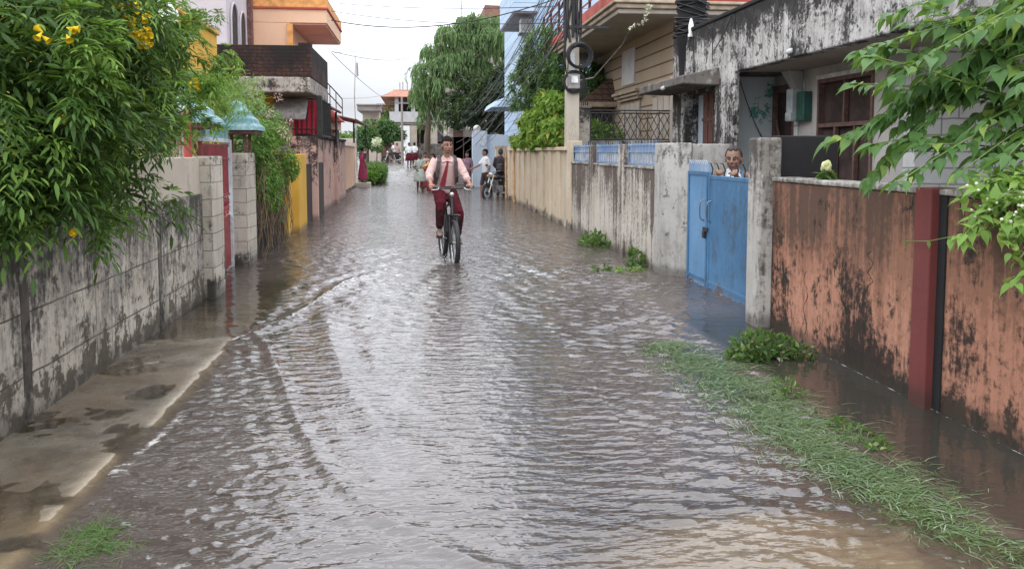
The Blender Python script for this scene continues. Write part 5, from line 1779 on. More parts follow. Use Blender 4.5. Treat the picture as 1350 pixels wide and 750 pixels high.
def pole_and_wires():
    y = 17.7
    x = at_y(754, 150, y).x
    r = empty('utility_pole', (x, y, 0), 'concrete utility pole with tangled black cables and a cable coil', 'utility pole')
    MB().hexa([(x - .15, y - .13, -.2), (x + .15, y - .13, -.2), (x + .15, y + .13, -.2), (x - .15, y + .13, -.2)],
              [(x - .12, y - .1, 7.2), (x + .11, y - .1, 7.2), (x + .11, y + .1, 7.2), (x - .12, y + .1, 7.2)]).build('pole', M['pole_concrete'], r, .01)
    # cable bundle strapped to the pole
    bd = MB()
    rng = random.Random(2)
    z0 = at_y(752, 66, y).z
    for i in range(30):
        a = rng.random() * 2 * PI
        R = .11 + .05 * rng.random()
        pts = []
        zt = z0 + .05 + rng.random() * .35
        for k in range(9):
            a += rng.uniform(-.5, .5)
            pts.append((x + R * math.cos(a) * 1.15, y - .02 + R * math.sin(a), zt + (6.8 - zt) * k / 8))
        bd.tube(pts, rng.uniform(.018, .034), 5)
    bd.build('cable_bundle', M['cable'], r)
    bd.lathe((x, y, z0 + .15), [(.1, 0), (.15, .15), (.165, .6), (.155, 2.5), (.16, 6)], 14)
    co = at_y(764, 74, y - .3)
    cl = MB()
    for i in range(14):
        cl.torus(co + V((rng.uniform(-.02, .02), rng.uniform(-.06, .06), rng.uniform(-.03, .03))), (rng.uniform(-.1, .1), 1, rng.uniform(-.1, .1)), .235 + rng.uniform(-.03, .03), .011, 30, 5)
    cl.build('cable_coil', M['cable'], r)
    l2 = MB()
    for i in range(6):
        l2.tube([(x - .17 + rng.uniform(-.03, .03), y - .17, z0 + .6), (x - .2 + rng.uniform(-.04, .04), y - .2, z0 - .2), (x - .15, y - .18, z0 - .6), (x - .1, y - .16, z0 - .1)], .011, 5)
    l2.build('hanging_loop', M['cable'], r)
    m = at_y(757, 107, y - .2)
    MB().box(m.x - .14, m.x + .12, y - .26, y - .13, m.z - .17, m.z + .14).build('meter_box', M['grey_metal'], r, .02)
    MB().box(m.x - .07, m.x + .07, y - .275, y - .262, m.z - .05, m.z + .10).build('meter_dial', M['white_paint'], r, .01)
    lp = MB()
    for i in range(5): lp.torus((m.x, y - .2, m.z - .02), (0, 1, .1), .19 + i * .012, .010, 24, 5)
    lp.build('cable_loop', M['cable'], r)
    pp = MB().box(m.x - .1, m.x + .02, y - .16, y - .12, z0 - .45, z0 - .05)
    pp.build('paper_notice', M['white_paint'], r)
    ar = MB().box(x - .1, x + .75, y - .16, y - .11, at_y(752, 37, y).z - .03, at_y(752, 37, y).z + .03)
    ar.build('cross_arm', M['black_metal'], r)

    def wire(p, q, sag, rad, label, group=None, mat='cable', n=16):
        p, q = V(p), V(q)
        pts = []
        for k in range(n + 1):
            f = k / n
            pts.append(p.lerp(q, f) - V((0, 0, sag * 4 * f * (1 - f))))
        o = MB().tube(pts, rad, 5).build('overhead_wire', M[mat])
        tag(o, label, 'wire', group)
    rng = random.Random(11)
    G = 'black wires running from the utility pole down past the dark tree'
    for i in range(24):
        z = 4.0 + rng.random() * 2.2
        ex, ey = rng.uniform(598, 650), rng.uniform(150, 200)
        Yq = rng.uniform(42, 52)
        e = at_y(ex, ey, Yq)
        wire((x - .1 + rng.uniform(-.1, .1), y, z), e, rng.uniform(.1, 1.0), rng.uniform(.007, .013), 'one of the black wires running from the utility pole down past the dark tree', G)
    for i, (a, b, Ya, Yb, s) in enumerate((((437, 15), (745, 30), 24, 17.7, .15), ((437, 4), (745, 8), 24, 17.7, .1), ((437, 27), (830, -40), 24, 17.7, .6), ((437, 68), (540, 76), 23, 50, .2), ((437, 70), (528, 136), 23, 70, .4),
                                           ((440, 70), (600, 40), 36, 48, .25), ((450, 130), (530, 118), 34, 70, .2), ((437, 2), (660, 6), 24, 30, .1))):
        lab = ['thin wire crossing the sky below the topmost one, left house to pole', 'topmost thin wire across the sky, left house to pole', 'thick wire sagging then rising across the open sky to the upper right',
               'wire from the brick parapet corner running flat towards the weeping tree', 'wire dropping from the brick parapet corner to the far thin pole', 'faint wire rising towards the weeping tree crown', 'low faint wire above the red awnings', 'faint wire high above the peach house roof'][i]
        wire(at_y(*a, Ya), at_y(*b, Yb), s, .009 if i not in (2,) else .014, lab, None, 'cable' if i < 5 else 'cable_grey')
    # loose wires on the mouldy house
    p0 = at_x(966, 18, 4.95)
    wire(at_x(965, 20, 4.93), at_x(940, 68, 4.9), .05, .008, 'thin wire dangling across the upper mouldy facade')
    wire(at_x(975, 105, 5.3), at_x(1010, 190, 5.9), .1, .008, 'thin wire hanging across the pale blue porch wall')


def right_plants():
    # creeper over the cream wall
    r = empty('creeper', (3.5, 22, 1.7), 'dense yellow-green creeper spilling over the cream wall', 'climbing plant')
    bl = []
    for px, py, Y, s in ((708, 172, 21, .36), (725, 158, 20, .42), (704, 155, 22, .36), (735, 170, 19, .36), (720, 180, 20, .30), (692, 178, 23, .36), (682, 186, 24, .28), (737, 140, 19.5, .38), (722, 132, 21, .3), (674, 189, 26, .22), (697, 188, 22, .26), (740, 183, 18.8, .24), (666, 184, 27, .18), (690, 160, 24, .26)):
        p = at_y(px, py, Y)
        bl.append(((max(p.x, 3.22), p.y, p.z), (s, s * 1.3, s * .8)))
    C, U = in_blobs(bl, 6200, .6)
    F = U * .5 + np.array([-.1, -.2, -.55]) + RNG.normal(0, .6, C.shape)
    me = leaf_mesh('foliage', LEAF_OVATE, C, F, U + np.array([0, 0, .6]) + RNG.normal(0, .35, C.shape), RNG.uniform(.09, .18, len(C)))
    mesh_obj('foliage', me, M['leaf_creeper'], r)
    me.transform(Matrix.Translation(-r.location))
    st = MB()
    for b in bl: st.tube([(3.9, b[0][1] + .2, 0), (3.8, b[0][1], 1.6), b[0]], [.03, .025, .01], 6)
    st.build('stems', M['twig'], r)
    # slender-leaved tree behind the pole
    r = empty('leafy_tree', (4.6, 25, 0), 'narrow-leaved dark green tree between the pole and the blue building', 'tree')
    bl = []
    for px, py, Y, s in ((715, 60, 26, .6), (735, 90, 25, .7), (705, 95, 26, .65), (720, 115, 25, .7), (690, 110, 26.5, .5), (745, 110, 24.5, .6), (765, 115, 24, .6), (785, 120, 24, .5), (730, 50, 25.5, .35), (775, 100, 25, .5), (700, 75, 26, .4), (690, 132, 26, .45), (745, 65, 25, .4)):
        bl.append((tuple(at_y(px, py, Y)), (s, s, s * .75)))
    P, F, UP, S = [], [], [], []
    C, U = in_blobs(bl, 900, .5)
    for c, u in zip(C, U):
        for k in range(12):
            d = V(RNG.normal(0, .8, 3)) + V(u) * .7 + V((0, -.2, -.35))
            P.append(V(c) + V(RNG.normal(0, .05, 3))); F.append(d); UP.append(V((0, 0, 1)) + V(u) * .3); S.append(RNG.uniform(.16, .26))
    me = leaf_mesh('crown', LEAF_LANCE, P, F, UP, S)
    mesh_obj('crown', me, M['leaf_mango'], r)
    me.transform(Matrix.Translation(-r.location))
    tk = MB().tube([(4.6, 25, 0), (4.55, 25, 2), (4.3, 25, 3.2)], [.14, .12, .08], 10)
    for b in bl: tk.tube([(4.4, 25, 2.6), ((4.4 + b[0][0]) / 2, b[0][1], (2.9 + b[0][2]) / 2), b[0]], [.05, .035, .012], 6)
    tk.build('trunk', M['bark'], r)

    # broad-leaved tree in the near right garden
    r = empty('broadleaf_tree', (4.6, 4.6, 0), 'broad-leaved green tree reaching over the salmon wall at the right', 'tree')
    P, F, UP, S = [], [], [], []
    br = MB()
    trunk_top = V((4.45, 4.75, 2.3))
    br.tube([(4.6, 4.6, 0), (4.55, 4.65, 1.0), trunk_top, (4.35, 4.8, 3.2)], [.06, .05, .035, .02], 10)
    ends = [(860, 135, 4.9), (1130, 68, 5.2), (1170, 60, 5.1), (1150, 75, 5.0), (1200, 30, 5.2), (1230, 10, 5.0), (1300, 40, 4.8), (1340, 20, 4.6), (1130, 110, 5.2), (1180, 100, 5.0), (1320, 90, 4.7),
            (1120, 180, 5.3), (1150, 190, 5.1), (1095, 185, 5.4), (1165, 215, 5.0), (1190, 165, 5.1), (1215, 190, 4.8), (1260, 170, 4.9), (1300, 160, 4.6), (1340, 150, 4.5), (1270, 225, 4.6), (1310, 195, 4.5), (1160, 158, 5.3),
            (1345, 60, 4.4), (1280, 120, 4.8), (1195, 120, 5.2), (1170, 20, 5.4), (1350, 110, 4.3), (1250, 40, 5.2), (1330, 205, 4.3), (1210, 70, 5.3), (1280, 10, 5.3), (1360, 180, 4.4), (1145, 235, 5.0), (1185, 240, 4.8)]
    for px, py, Y in ends[1:]:
        e = at_y(px, py, Y + random.uniform(-.15, .25))
        st = trunk_top + V((random.uniform(-.05, .05), random.uniform(-.05, .05), random.uniform(-.9, .9)))
        mid = (st + e) / 2 + V((0, 0, .14))
        path = [st * (1 - f) ** 2 + mid * 2 * f * (1 - f) + e * f * f for f in np.linspace(0, 1, 13)]
        br.tube(path, [.013 * (1 - .8 * k / 12) for k in range(13)], 6)
        L = (path[-1] - path[0]).length
        n = max(6, int(L / .062))
        for k in range(n):
            f = .30 + .70 * (k + 1) / n
            i = min(int(f * 12), 11)
            p = path[i].lerp(path[i + 1], f * 12 - i) if i < 12 else path[12]
            t = (path[i + 1] - path[i]).normalized()
            side = t.cross(V((0, 0, 1))).normalized()
            for s in (-1, 1):
                d = t * random.uniform(.3, .9) + side * s * random.uniform(.5, 1.1) + V((0, 0, random.uniform(-.75, .05)))
                q = p + d.normalized() * .035
                P.append(q); F.append(d); UP.append(V((random.uniform(-.6, .6), random.uniform(-.7, .4), 1))); S.append(random.uniform(.06, .165) * (1.1 - .35 * f * random.random()))
        P.append(path[-1]); F.append((path[-1] - path[-2]) + V((0, 0, -.03))); UP.append(V((0, -.2, 1))); S.append(random.uniform(.09, .13))
    tw = MB()
    for px, py, Y in ((1268, -30, 4.9), (1300, -40, 4.7), (1335, -10, 4.5),):
        e = at_y(px, py, Y)
        mid = trunk_top.lerp(e, .5) + V((random.uniform(-.08, .08), random.uniform(-.05, .05), 0))
        tw.tube([trunk_top - V((0, 0, .5)), mid, e], [.022, .016, .010], 8)
    tw.build('limb', M['bark'], r)
    br.build('trunk', M['green_stem'], r)
    me = leaf_mesh('crown', LEAF_OVATE, P, F, UP, S)
    mesh_obj('crown', me, M['leaf_broad'], r)
    me.transform(Matrix.Translation(-r.location))

    # flowering shrub hanging over the wall at the right edge
    r = empty('flowering_shrub', (3.5, 4.2, 1.0), 'light green shrub with tiny white flowers draped over the wall at the right edge', 'shrub')
    P, F, UP, S, FP = [], [], [], [], []
    st = MB()
    for px, py, Y in ((1290, 250, 4.35), (1310, 270, 4.2), (1285, 285, 4.3), (1330, 290, 4.0), (1345, 260, 4.1), (1300, 300, 4.2), (1335, 320, 3.95), (1345, 340, 3.9), (1320, 245, 4.3), (1275, 262, 4.4), (1355, 300, 3.9), (1340, 375, 3.85), (1300, 240, 4.4), (1330, 265, 4.1), (1350, 235, 4.1), (1262, 318, 4.2), (1280, 300, 4.25), (1318, 305, 4.0)):
        e = at_y(px, py, Y)
        b = V((3.62, Y + .05, 1.3))
        top = (b + e) / 2 + V((0, 0, .22))
        path = [b * (1 - f) ** 2 + top * 2 * f * (1 - f) + e * f * f for f in np.linspace(0, 1, 9)]
        st.tube(path, .0045, 5)
        for k in range(2, 9):
            for s in range(5 if k < 8 else 6):
                d = V(RNG.normal(0, .7, 3)) + V((-.2, -.3, -.25))
                P.append(path[k] + V(RNG.normal(0, .018, 3))); F.append(d); UP.append(V((-.2, -.3, 1))); S.append(random.uniform(.055, .10))
        FP.append(path[-1]); FP.append(path[-2])
    me = leaf_mesh('foliage', LEAF_OVATE, P, F, UP, S)
    mesh_obj('foliage', me, M['leaf_jasmine'], r)
    me.transform(Matrix.Translation(-r.location))
    q0 = at_x(1300, 300, 3.18)
    vine = [q0, at_x(1285, 308, 3.12), at_x(1255, 312, 3.1), at_x(1225, 318, 3.08), at_x(1195, 318, 3.1)]
    st.tube(vine, .003, 5)
    st.build('stems', M['green_stem'], r)
    me = leaf_mesh('tip_leaf', LEAF_OVATE, [vine[2], vine[3], vine[4]], [(-.1, -.1, -1), (0, 0, -1), (0, .1, -1)], [(-1, -.6, .1)] * 3, [.085, .045, .04])
    mesh_obj('tip_leaf', me, M['leaf_jasmine'], r)
    me.transform(Matrix.Translation(-r.location))
    fl = MB()
    for p in FP[:9]:
        for k in range(3):
            fl.ball(p + V(RNG.normal(0, .022, 3)) + V((-.02, -.02, .01)), random.uniform(.005, .010), 7, 5)
    fl.build('blossom', M['flower_white'], r)

    # bud plant on the wall
    r = empty('potted_bud', (3.32, 6.35, 1.37), 'pale yellow cauliflower-like bloom with leaves on top of the salmon wall', 'plant')
    c = at_x(1089, 222, 3.32)
    r.location = (c.x, c.y, 1.372)
    bd = MB()
    for k in range(9):
        a = k * 2.4
        bd.ball(c + V((.020 * math.cos(a), .020 * math.sin(a), .006 * k - .01)), (.024, .024, .030), 10, 8)
    bd.build('bloom', M['bud_cream'], r)
    n = 34
    ang = RNG.random(n) * 2 * PI
    me = leaf_mesh('leaves', LEAF_OVATE, np.tile(np.array(c) - np.array([0, 0, .045]), (n, 1)) + RNG.normal(0, .014, (n, 3)), np.stack([np.cos(ang), np.sin(ang), RNG.uniform(-.6, .5, n)], 1), np.tile([0, 0, 1.], (n, 1)), RNG.uniform(.06, .10, n))
    mesh_obj('leaves', me, M['leaf_weed'], r)
    me.transform(Matrix.Translation(-r.location))
    MB().lathe((c.x, c.y, 1.372), [(.03, 0), (.035, .05), (.03, c.z - 1.372)], 10).build('stalk', M['leaf_weed'], r)


def water_plants():
    # grass strip: each tuft of blades lies down with the current
    rng = np.random.default_rng(12)
    n = 19000
    P, F, UP, S = [], [], [], []
    ys = rng.uniform(2.7, 6.75, n)
    cx = np.interp(ys, [0, 2.9, 3.2, 4.2, 5.0, 5.8, 6.6, 8], [2.48, 2.42, 2.28, 2.16, 2.17, 2.14, 2.03, 2.0])
    wd = np.interp(ys, [2.7, 3.6, 5.0, 6.0, 6.75], [.09, .14, .18, .19, .10])
    xs = cx + rng.normal(0, 1, n) * wd
    keep = fbm(xs, ys, 4.5, 71) > .37
    xs, ys = xs[keep], ys[keep]
    n = len(xs)
    LB = (np.array([(-.018, 0, 0), (.018, 0, 0), (-.016, .4, .10), (.016, .4, .10), (-.011, .75, .10), (.011, .75, .10), (0, 1, .03)]), [(0, 1, 3, 2), (2, 3, 5, 4), (4, 5, 6, 6)])
    pos = np.stack([xs, ys, np.full(n, -.009) - .012 * sstep(4.0, 2.8, ys)], 1)
    ang = rng.normal(-1.0, .95, n)
    fwd = np.stack([np.cos(ang) * 1.0, np.sin(ang), rng.uniform(.0, .26, n)], 1)
    up = np.tile([0, 0, 1.], (n, 1))
    sz = rng.uniform(.035, .125, n)
    k = rng.random(n) < .36
    o1 = mesh_obj('grass', leaf_mesh('grass', LB, pos[~k], fwd[~k], up[~k], sz[~k]), M['grass'])
    me2 = leaf_mesh('grass', LB, pos[k], fwd[k] * np.array([1, 1, .35]), up[k], sz[k] * 1.35)
    tag(o1, 'strip of green grass flattened in the water beside the salmon wall', 'grass', kind='stuff')
    o2 = mesh_obj('grass', me2, M['grass_wet'])
    tag(o2, 'pale wet blades trailing with the current in the grass strip', 'grass', kind='stuff')
    # tuft lower left
    n = 1000
    r_ = np.sqrt(rng.random(n)) * (.65 + .5 * rng.random(n))
    a = rng.random(n) * 2 * PI
    xs, ys = -1.30 + .17 * r_ * np.cos(a), 3.50 + .24 * r_ * np.sin(a)
    keep = fbm(xs, ys, 9, 77) > .45
    xs, ys = xs[keep], ys[keep]
    n = len(xs)
    pos = np.stack([xs, ys, np.full(n, -.006)], 1)
    ang = rng.random(n) * 2 * PI
    fwd = np.stack([np.cos(ang), np.sin(ang), rng.uniform(.0, .14, n)], 1)
    o3 = mesh_obj('grass', leaf_mesh('grass', LB, pos, fwd, np.tile([0, 0, 1.], (n, 1)), rng.uniform(.05, .12, n)), M['grass'])
    tag(o3, 'small patch of grass on the wet concrete at the lower left', 'grass', kind='stuff')

    def clump(name, label, c, rx, ry, rz, n, lo, hi, mat='leaf_weed', tmpl=LEAF_OVATE, cat='plant', flowers=0, group=None, blobs=None):
        r = empty(name, (c[0], c[1], 0), label, cat, group)
        C, U = in_blobs(blobs or [((c[0], c[1], .02), (rx, ry, rz))], n, .55)
        C[:, 2] = np.abs(C[:, 2])
        me = leaf_mesh('leaves', tmpl, C, U * .6 + RNG.normal(0, .5, C.shape) + np.array([0, -.1, .15]), U + np.array([0, -.2, .8]), RNG.uniform(lo, hi, n))
        mesh_obj('leaves', me, M[mat], r)
        me.transform(Matrix.Translation(-r.location))
        st = MB()
        for i in range(max(6, n // 14)):
            j = RNG.integers(0, n)
            e = V(C[j])
            b = V((c[0] + (e.x - c[0]) * .5, c[1] + (e.y - c[1]) * .5, -.03))
            st.tube([b, (b + e) / 2 + V((0, 0, .03)), e], .004, 5)
        st.build('stems', M['green_stem'], r)
        if flowers:
            C2 = C[RNG.integers(0, n, flowers)] + np.array([0, -.02, .02])
            me = leaf_mesh('blossom', LEAF_SMALL, C2, RNG.normal(0, 1, C2.shape), np.tile([0, 0, 1.], (flowers, 1)), RNG.uniform(.03, .05, flowers))
            mesh_obj('blossom', me, M['flower_lilac'], r)
            me.transform(Matrix.Translation(-r.location))
    a, b = at_g(1005, 474), at_g(1052, 474)
    clump('floating_plant', 'floating clump of leafy weed with lilac blossoms near the grey pillar', (a.x + .12, a.y + .1), .3, .2, .2, 720, .035, .07, flowers=34,
          blobs=[((a.x - .03, a.y + .08, .05), (.20, .18, .16)), ((a.x + .16, a.y + .12, .04), (.18, .16, .12)), ((b.x + .04, b.y + .05, .03), (.13, .1, .07)), ((a.x - .16, a.y + .02, .02), (.12, .12, .09))])
    p = at_g(1062, 500 + 18)
    clump('water_weed', 'bright green weed tuft rising from the grass strip', (p.x - .12, p.y, 0), .10, .15, .08, 70, .04, .07, 'leaf_weed', LEAF_LANCE)
    p = at_g(1130, 575)
    clump('water_weed', 'low trailing weed at the ditch edge of the grass strip', (p.x, p.y, 0), .10, .3, .02, 110, .025, .045, 'leaf_weed', LEAF_OVATE)
    for px, py, rx, rz, n, lab in ((780, 322, .22, .2, 120, 'leafy weed in the water at the white wall, farthest of three'), (800, 325, .25, .24, 170, 'leafy weed at the white wall, middle and biggest of three'), (838, 350, .15, .26, 110, 'dark upright weed at the white wall, nearest of three')):
        p = at_g(px, py)
        clump('water_weed', lab, (min(p.x, 3.08), p.y, 0), rx, rx * 1.2, rz, n, .06, .11, 'leaf_weed', LEAF_OVATE, group='weeds growing along the white wall')
    p = at_g(792, 356)
    clump('water_weed', 'tiny sprig of leaves floating away from the white wall', (p.x, p.y, 0), .16, .12, .03, 50, .04, .07, 'leaf_weed')
    p = at_g(838, 356)
    clump('water_weed', 'sparse floating leaves below the upright dark weed', (p.x - .08, p.y - .05, 0), .24, .10, .012, 70, .03, .06, 'leaf_jasmine')
# ------------------------------------------------------------------ far end of the street
def far_scene():
    # house closing the view
    Y = 74.0
    gx = lambda px: at_y(px, 150, Y).x
    gz = lambda py: at_y(560, py, Y).z
    r = empty('balcony_house', (gx(575), Y + 4, .6), 'far two-storey house with a white balcony and orange tiled roof', 'house')
    MB().box(gx(540), gx(612), Y, Y + 9, .4, gz(150)).build('wall', M['far_cream'], r)
    MB().box(gx(516), gx(612), Y - 3.2, Y + .0, gz(166), gz(161)).build('balcony_floor', M['far_grey'], r)
    MB().box(gx(515), gx(612), Y - 3.3, Y - 3.15, gz(163), gz(150)).build('balcony_parapet', M['far_white'], r)
    MB().box(gx(515), gx(515) + .15, Y - 3.14, Y, gz(163), gz(150)).build('balcony_parapet', M['far_white'], r)
    for px in (524, 545, 571):
        MB().box(gx(px) - .28, gx(px) + .28, Y - 3.1, Y - 2.6, .4, gz(166)).build('column', M['far_cream'], r)
        MB().box(gx(px) - .16, gx(px) + .16, Y - 3.05, Y - 2.7, gz(150), gz(131)).build('column', M['far_white'], r)
    up = MB().box(gx(520), gx(612), Y - .5, Y + 9, gz(150), gz(131))
    up.build('upper_wall', M['far_grey'], r)
    for px in (533, 556, 590):
        w = MB().box(gx(px) - .55, gx(px) + .55, Y - .56, Y - .505, gz(149), gz(136)).build('window', M['dark_opening'], r)
        MB().box(gx(px) - .62, gx(px) + .62, Y - .62, Y - .561, gz(136), gz(134.5)).build('lintel', M['far_white'], w)
    rf = MB()
    rf.hexa([(gx(504), Y - 3.6, gz(131.5)), (gx(618), Y - 3.6, gz(131.5)), (gx(618), Y + 9, gz(131.5)), (gx(504), Y + 9, gz(131.5))],
            [(gx(519), Y - 1, gz(121)), (gx(612), Y - 1, gz(121)), (gx(612), Y + 8, gz(121)), (gx(519), Y + 8, gz(121))])
    rf.build('roof', M['orange_tile'], r)
    MB().box(gx(518), gx(600), Y + 1, Y + 6, gz(121.2), gz(118)).build('roof_crown', M['orange_tile'], r)
    # dark ground-floor openings and blue-grey shutters
    for a, b, c, d, mm in ((547, 552, 205, 170, 'dark_opening'), (577, 590, 186, 172, 'blue_grey_sheet'), (577, 588, 200, 187, 'dark_opening'), (554, 560, 200, 172, 'dark_opening'), (593, 600, 200, 176, 'dark_opening')):
        MB().box(gx(a), gx(b), Y - .06, Y - .003, gz(c), gz(d)).build('door', M[mm], r)
    for px in (527, 531, 537):
        a = MB().tube([(gx(px), Y + 2, gz(120)), (gx(px), Y + 2, gz(random.uniform(105, 110)))], .04, 5).build('roof_rod', M['rail_grey'], r)

    # grey and brick houses to its left
    Y2 = 84.0
    hx = lambda px: at_y(px, 150, Y2).x
    hz = lambda py: at_y(500, py, Y2).z
    r = empty('grey_house', (hx(486), Y2 + 3, .6), 'far grey concrete house with a stained yellowish ground floor', 'house')
    MB().box(hx(478), hx(500), Y2, Y2 + 8, .4, hz(147)).build('wall', M['far_cream'], r)
    MB().box(hx(472), hx(502), Y2 - 1.2, Y2 + 8, hz(147), hz(140)).build('upper_wall', M['far_grey'], r)
    MB().box(hx(471), hx(503), Y2 - 1.4, Y2 + 8.2, hz(140), hz(138.5)).build('roof', M['far_grey'], r)
    for a, b in ((481, 486), (490, 496)):
        MB().box(hx(a), hx(b), Y2 - .05, Y2 - .003, hz(172), hz(158)).build('window', M['dark_opening'], r)
    o = MB().box(hx(493.5), hx(497), Y2 - .5, Y2 - .42, hz(168), hz(161)).build('red_banner', M['red_cloth'])
    tag(o, 'small red banner on the far grey house', 'banner')
    r = empty('brick_house', (hx(512), Y2 + 8, .6), 'far bare brick house behind the grey one', 'house')
    MB().box(hx(495), hx(524), Y2 + 4, Y2 + 12, .4, hz(136)).build('wall', M['far_brick'], r)
    MB().box(hx(494), hx(525), Y2 + 3.8, Y2 + 12.2, hz(136), hz(134)).build('roof', M['far_grey'], r)
    for px in (506, 515):
        MB().box(hx(px) - .5, hx(px) + .5, Y2 + 3.95, Y2 + 3.997, hz(156), hz(146)).build('window', M['dark_opening'], r)
    # cream house on the right behind the weeping tree
    r = empty('cream_house', (3.6, 56, .5), 'cream house with brown doors behind the cyclist', 'house')
    a = at_y(590, 150, 54).x
    MB().box(a, a + 9, 52, 62, .2, 5.2).build('wall', M['far_cream'], r)
    for px, w in ((597, .35), (604, .3), (612, .5), (620, .4)):
        x = at_y(px, 180, 51.95).x
        MB().box(x - w, x + w, 51.93, 51.996, .3, 2.5 if px != 604 else 2.9).build('door', M['brown_wood'] if px != 604 else M['red_wood'], r)
    MB().box(a - .2, a + 9, 51.2, 62.1, 5.2, 5.45).build('roof', M['far_grey'], r)
    MB().box(a - .1, a + 4, 51.3, 51.9, 3.0, 3.12).build('ledge', M['far_white'], r)
    # grey building above the weeping tree
    r = empty('tower_block', (7, 66, .5), 'pinkish building top showing above the weeping tree', 'building')
    t = at_y(660, 13, 66)
    MB().box(t.x - 3.4, t.x + 8, 66, 76, .3, t.z - .6).build('wall', M['far_grey'], r)
    MB().box(t.x - 1.2, t.x + 8, 66.5, 75, t.z - .6, t.z + .4).build('roof_room', M['far_brick'], r)
    MB().tube([(t.x + .3, 67, t.z + .4), (t.x + .3, 67, t.z + 2.4)], .04, 5).build('roof_rod', M['rail_grey'], r)
    MB().tube([(t.x - 3.0, 67, t.z - .6), (t.x - 3.0, 67, t.z + 2.6)], .04, 5).build('roof_rod', M['rail_grey'], r)
    # long low walls and market clutter in the distance
    def wl(name, x0, x1, y0, y1, z, mm, label):
        o = MB().box(x0, x1, y0, y1, .2, z).build(name, M[mm], None, .02)
        tag(o, label, 'wall')
    wl('low_wall', at_y(552, 200, 64).x, at_y(600, 200, 64).x, 64, 64.25, at_y(0, 189, 64).z, 'concrete_dark', 'dark low wall in front of the far balcony house')
    wl('low_wall', at_y(521, 200, 72).x, at_y(530, 200, 72).x, 68, 68.2, at_y(0, 186, 68).z, 'far_cream', 'short pale wall behind the far motorcyclist')
    wl('roadside_wall', -9, -3.2, 46, 46.25, 2.3, 'far_cream', 'pale wall beyond the roadside grass on the left')
    # tree line and roofs that close the horizon
    for i in range(16):
        x0 = -60 + i * 8 + random.uniform(-2, 2)
        if -2 < x0 < 3: continue
        base = (x0, 105 + random.uniform(-6, 10), .5)
        h = random.uniform(3.2, 5.5)
        C, U = in_blobs([((base[0] + random.uniform(-2, 2), base[1], .5 + h * f), (2.6, 2, h * .3)) for f in (.3, .5, .7)], 500, .5)
        r = empty('distant_tree', base, 'distant dark green tree closing the view behind the far houses', 'tree', 'distant trees closing the view')
        me = leaf_mesh('crown', LEAF_SMALL, C - np.array(base), U + RNG.normal(0, .5, C.shape), U + np.array([0, 0, 1.]), RNG.uniform(.6, 1.1, len(C)))
        mesh_obj('crown', me, M['leaf_far'], r)
        MB().tube([base, (base[0], base[1], h * .6)], [.25, .15], 7).build('trunk', M['bark'], r)
    # poles
    for px, Y, top, lab in ((530.5, 62, 128, 'thin grey pole in front of the far balcony house'),):
        p, q = at_y(px, 206, Y), at_y(px, top, Y)
        r = empty('street_pole', (p.x, Y, .5), lab, 'pole')
        MB().tube([(p.x, Y, .3), (p.x, Y, q.z)], [.1, .07], 8).build('mast', M['far_grey'], r)
        MB().box(p.x - .5, p.x + .5, Y - .04, Y + .04, q.z - .5, q.z - .42).build('cross_arm', M['far_grey'], r)

    # trees
    def tree(name, label, base, blobs, n, mat, tmpl, lo, hi, trunk=.15, down=-.2, cat='tree'):
        r = empty(name, base, label, cat)
        C, U = in_blobs(blobs, n, .5)
        me = leaf_mesh('crown', tmpl, C, U * .7 + RNG.normal(0, .6, C.shape) + np.array([0, 0, down]), U + np.array([0, 0, .9]), RNG.uniform(lo, hi, n))
        mesh_obj('crown', me, M[mat], r)
        me.transform(Matrix.Translation(-r.location))
        tk = MB()
        top = np.mean([b[0] for b in blobs], axis=0)
        z1 = base[2] + (top[2] - base[2]) * .55
        tk.tube([base, (base[0] + .05, base[1], z1)], [trunk, trunk * .6], 8)
        for b in blobs: tk.tube([(base[0] + .05, base[1], z1 - .1), ((base[0] + b[0][0]) / 2, (base[1] + b[0][1]) / 2, (z1 + b[0][2]) / 2 + .1), b[0]], [trunk * .5, trunk * .35, trunk * .1], 6)
        tk.build('trunk', M['bark'], r)
    B = lambda L: [(tuple(at_y(px, py, Y)), (s, s * .9, s * .8)) for px, py, Y, s in L]
    tree('round_tree', 'round dark green tree left of the far balcony house', (at_y(510, 200, 70).x, 70, .5), B([(500, 178, 70, .9), (515, 176, 70, 1.0), (508, 168, 70, .8), (522, 184, 70, .7), (498, 186, 70, .6), (527, 178, 70, .5)]), 2600, 'leaf_far', LEAF_OVATE, .18, .32)
    tree('slim_tree', 'paler tree rising behind the round dark one', (at_y(515, 200, 76).x, 76, .5), B([(514, 158, 76, .8), (516, 147, 76, .6), (508, 165, 76, .8), (504, 172, 76, .7)]), 1400, 'leaf_willow', LEAF_LANCE, .25, .4)
    tree('roadside_bush', 'grey-green bush at the bend in front of the grey house', (at_y(484, 200, 66).x, 66, .5), B([(488, 182, 66, .8), (480, 176, 66, .8), (494, 190, 66, .6), (476, 188, 66, .8), (486, 165, 68, .6)]), 1500, 'leaf_far', LEAF_OVATE, .2, .32)
    tree('white_blossom_shrub', 'shrub with white flowers beside the bend', (at_y(496, 200, 60).x, 60, .5), B([(496, 192, 60, .35), (497, 186, 60, .25), (500, 196, 60, .3)]), 420, 'leaf_far', LEAF_SMALL, .12, .2, .05)
    C, U = in_blobs(B([(496, 189, 59.7, .34), (498, 185, 59.7, .24)]), 130)
    me = leaf_mesh('blossom', LEAF_SMALL, C, rand_unit(130), rand_unit(130), RNG.uniform(.14, .22, 130))
    sh = [o for o in COL.objects if o.name == 'white_blossom_shrub'][0]
    mesh_obj('blossom', me, M['flower_white'], sh)
    me.transform(Matrix.Translation(-sh.location))
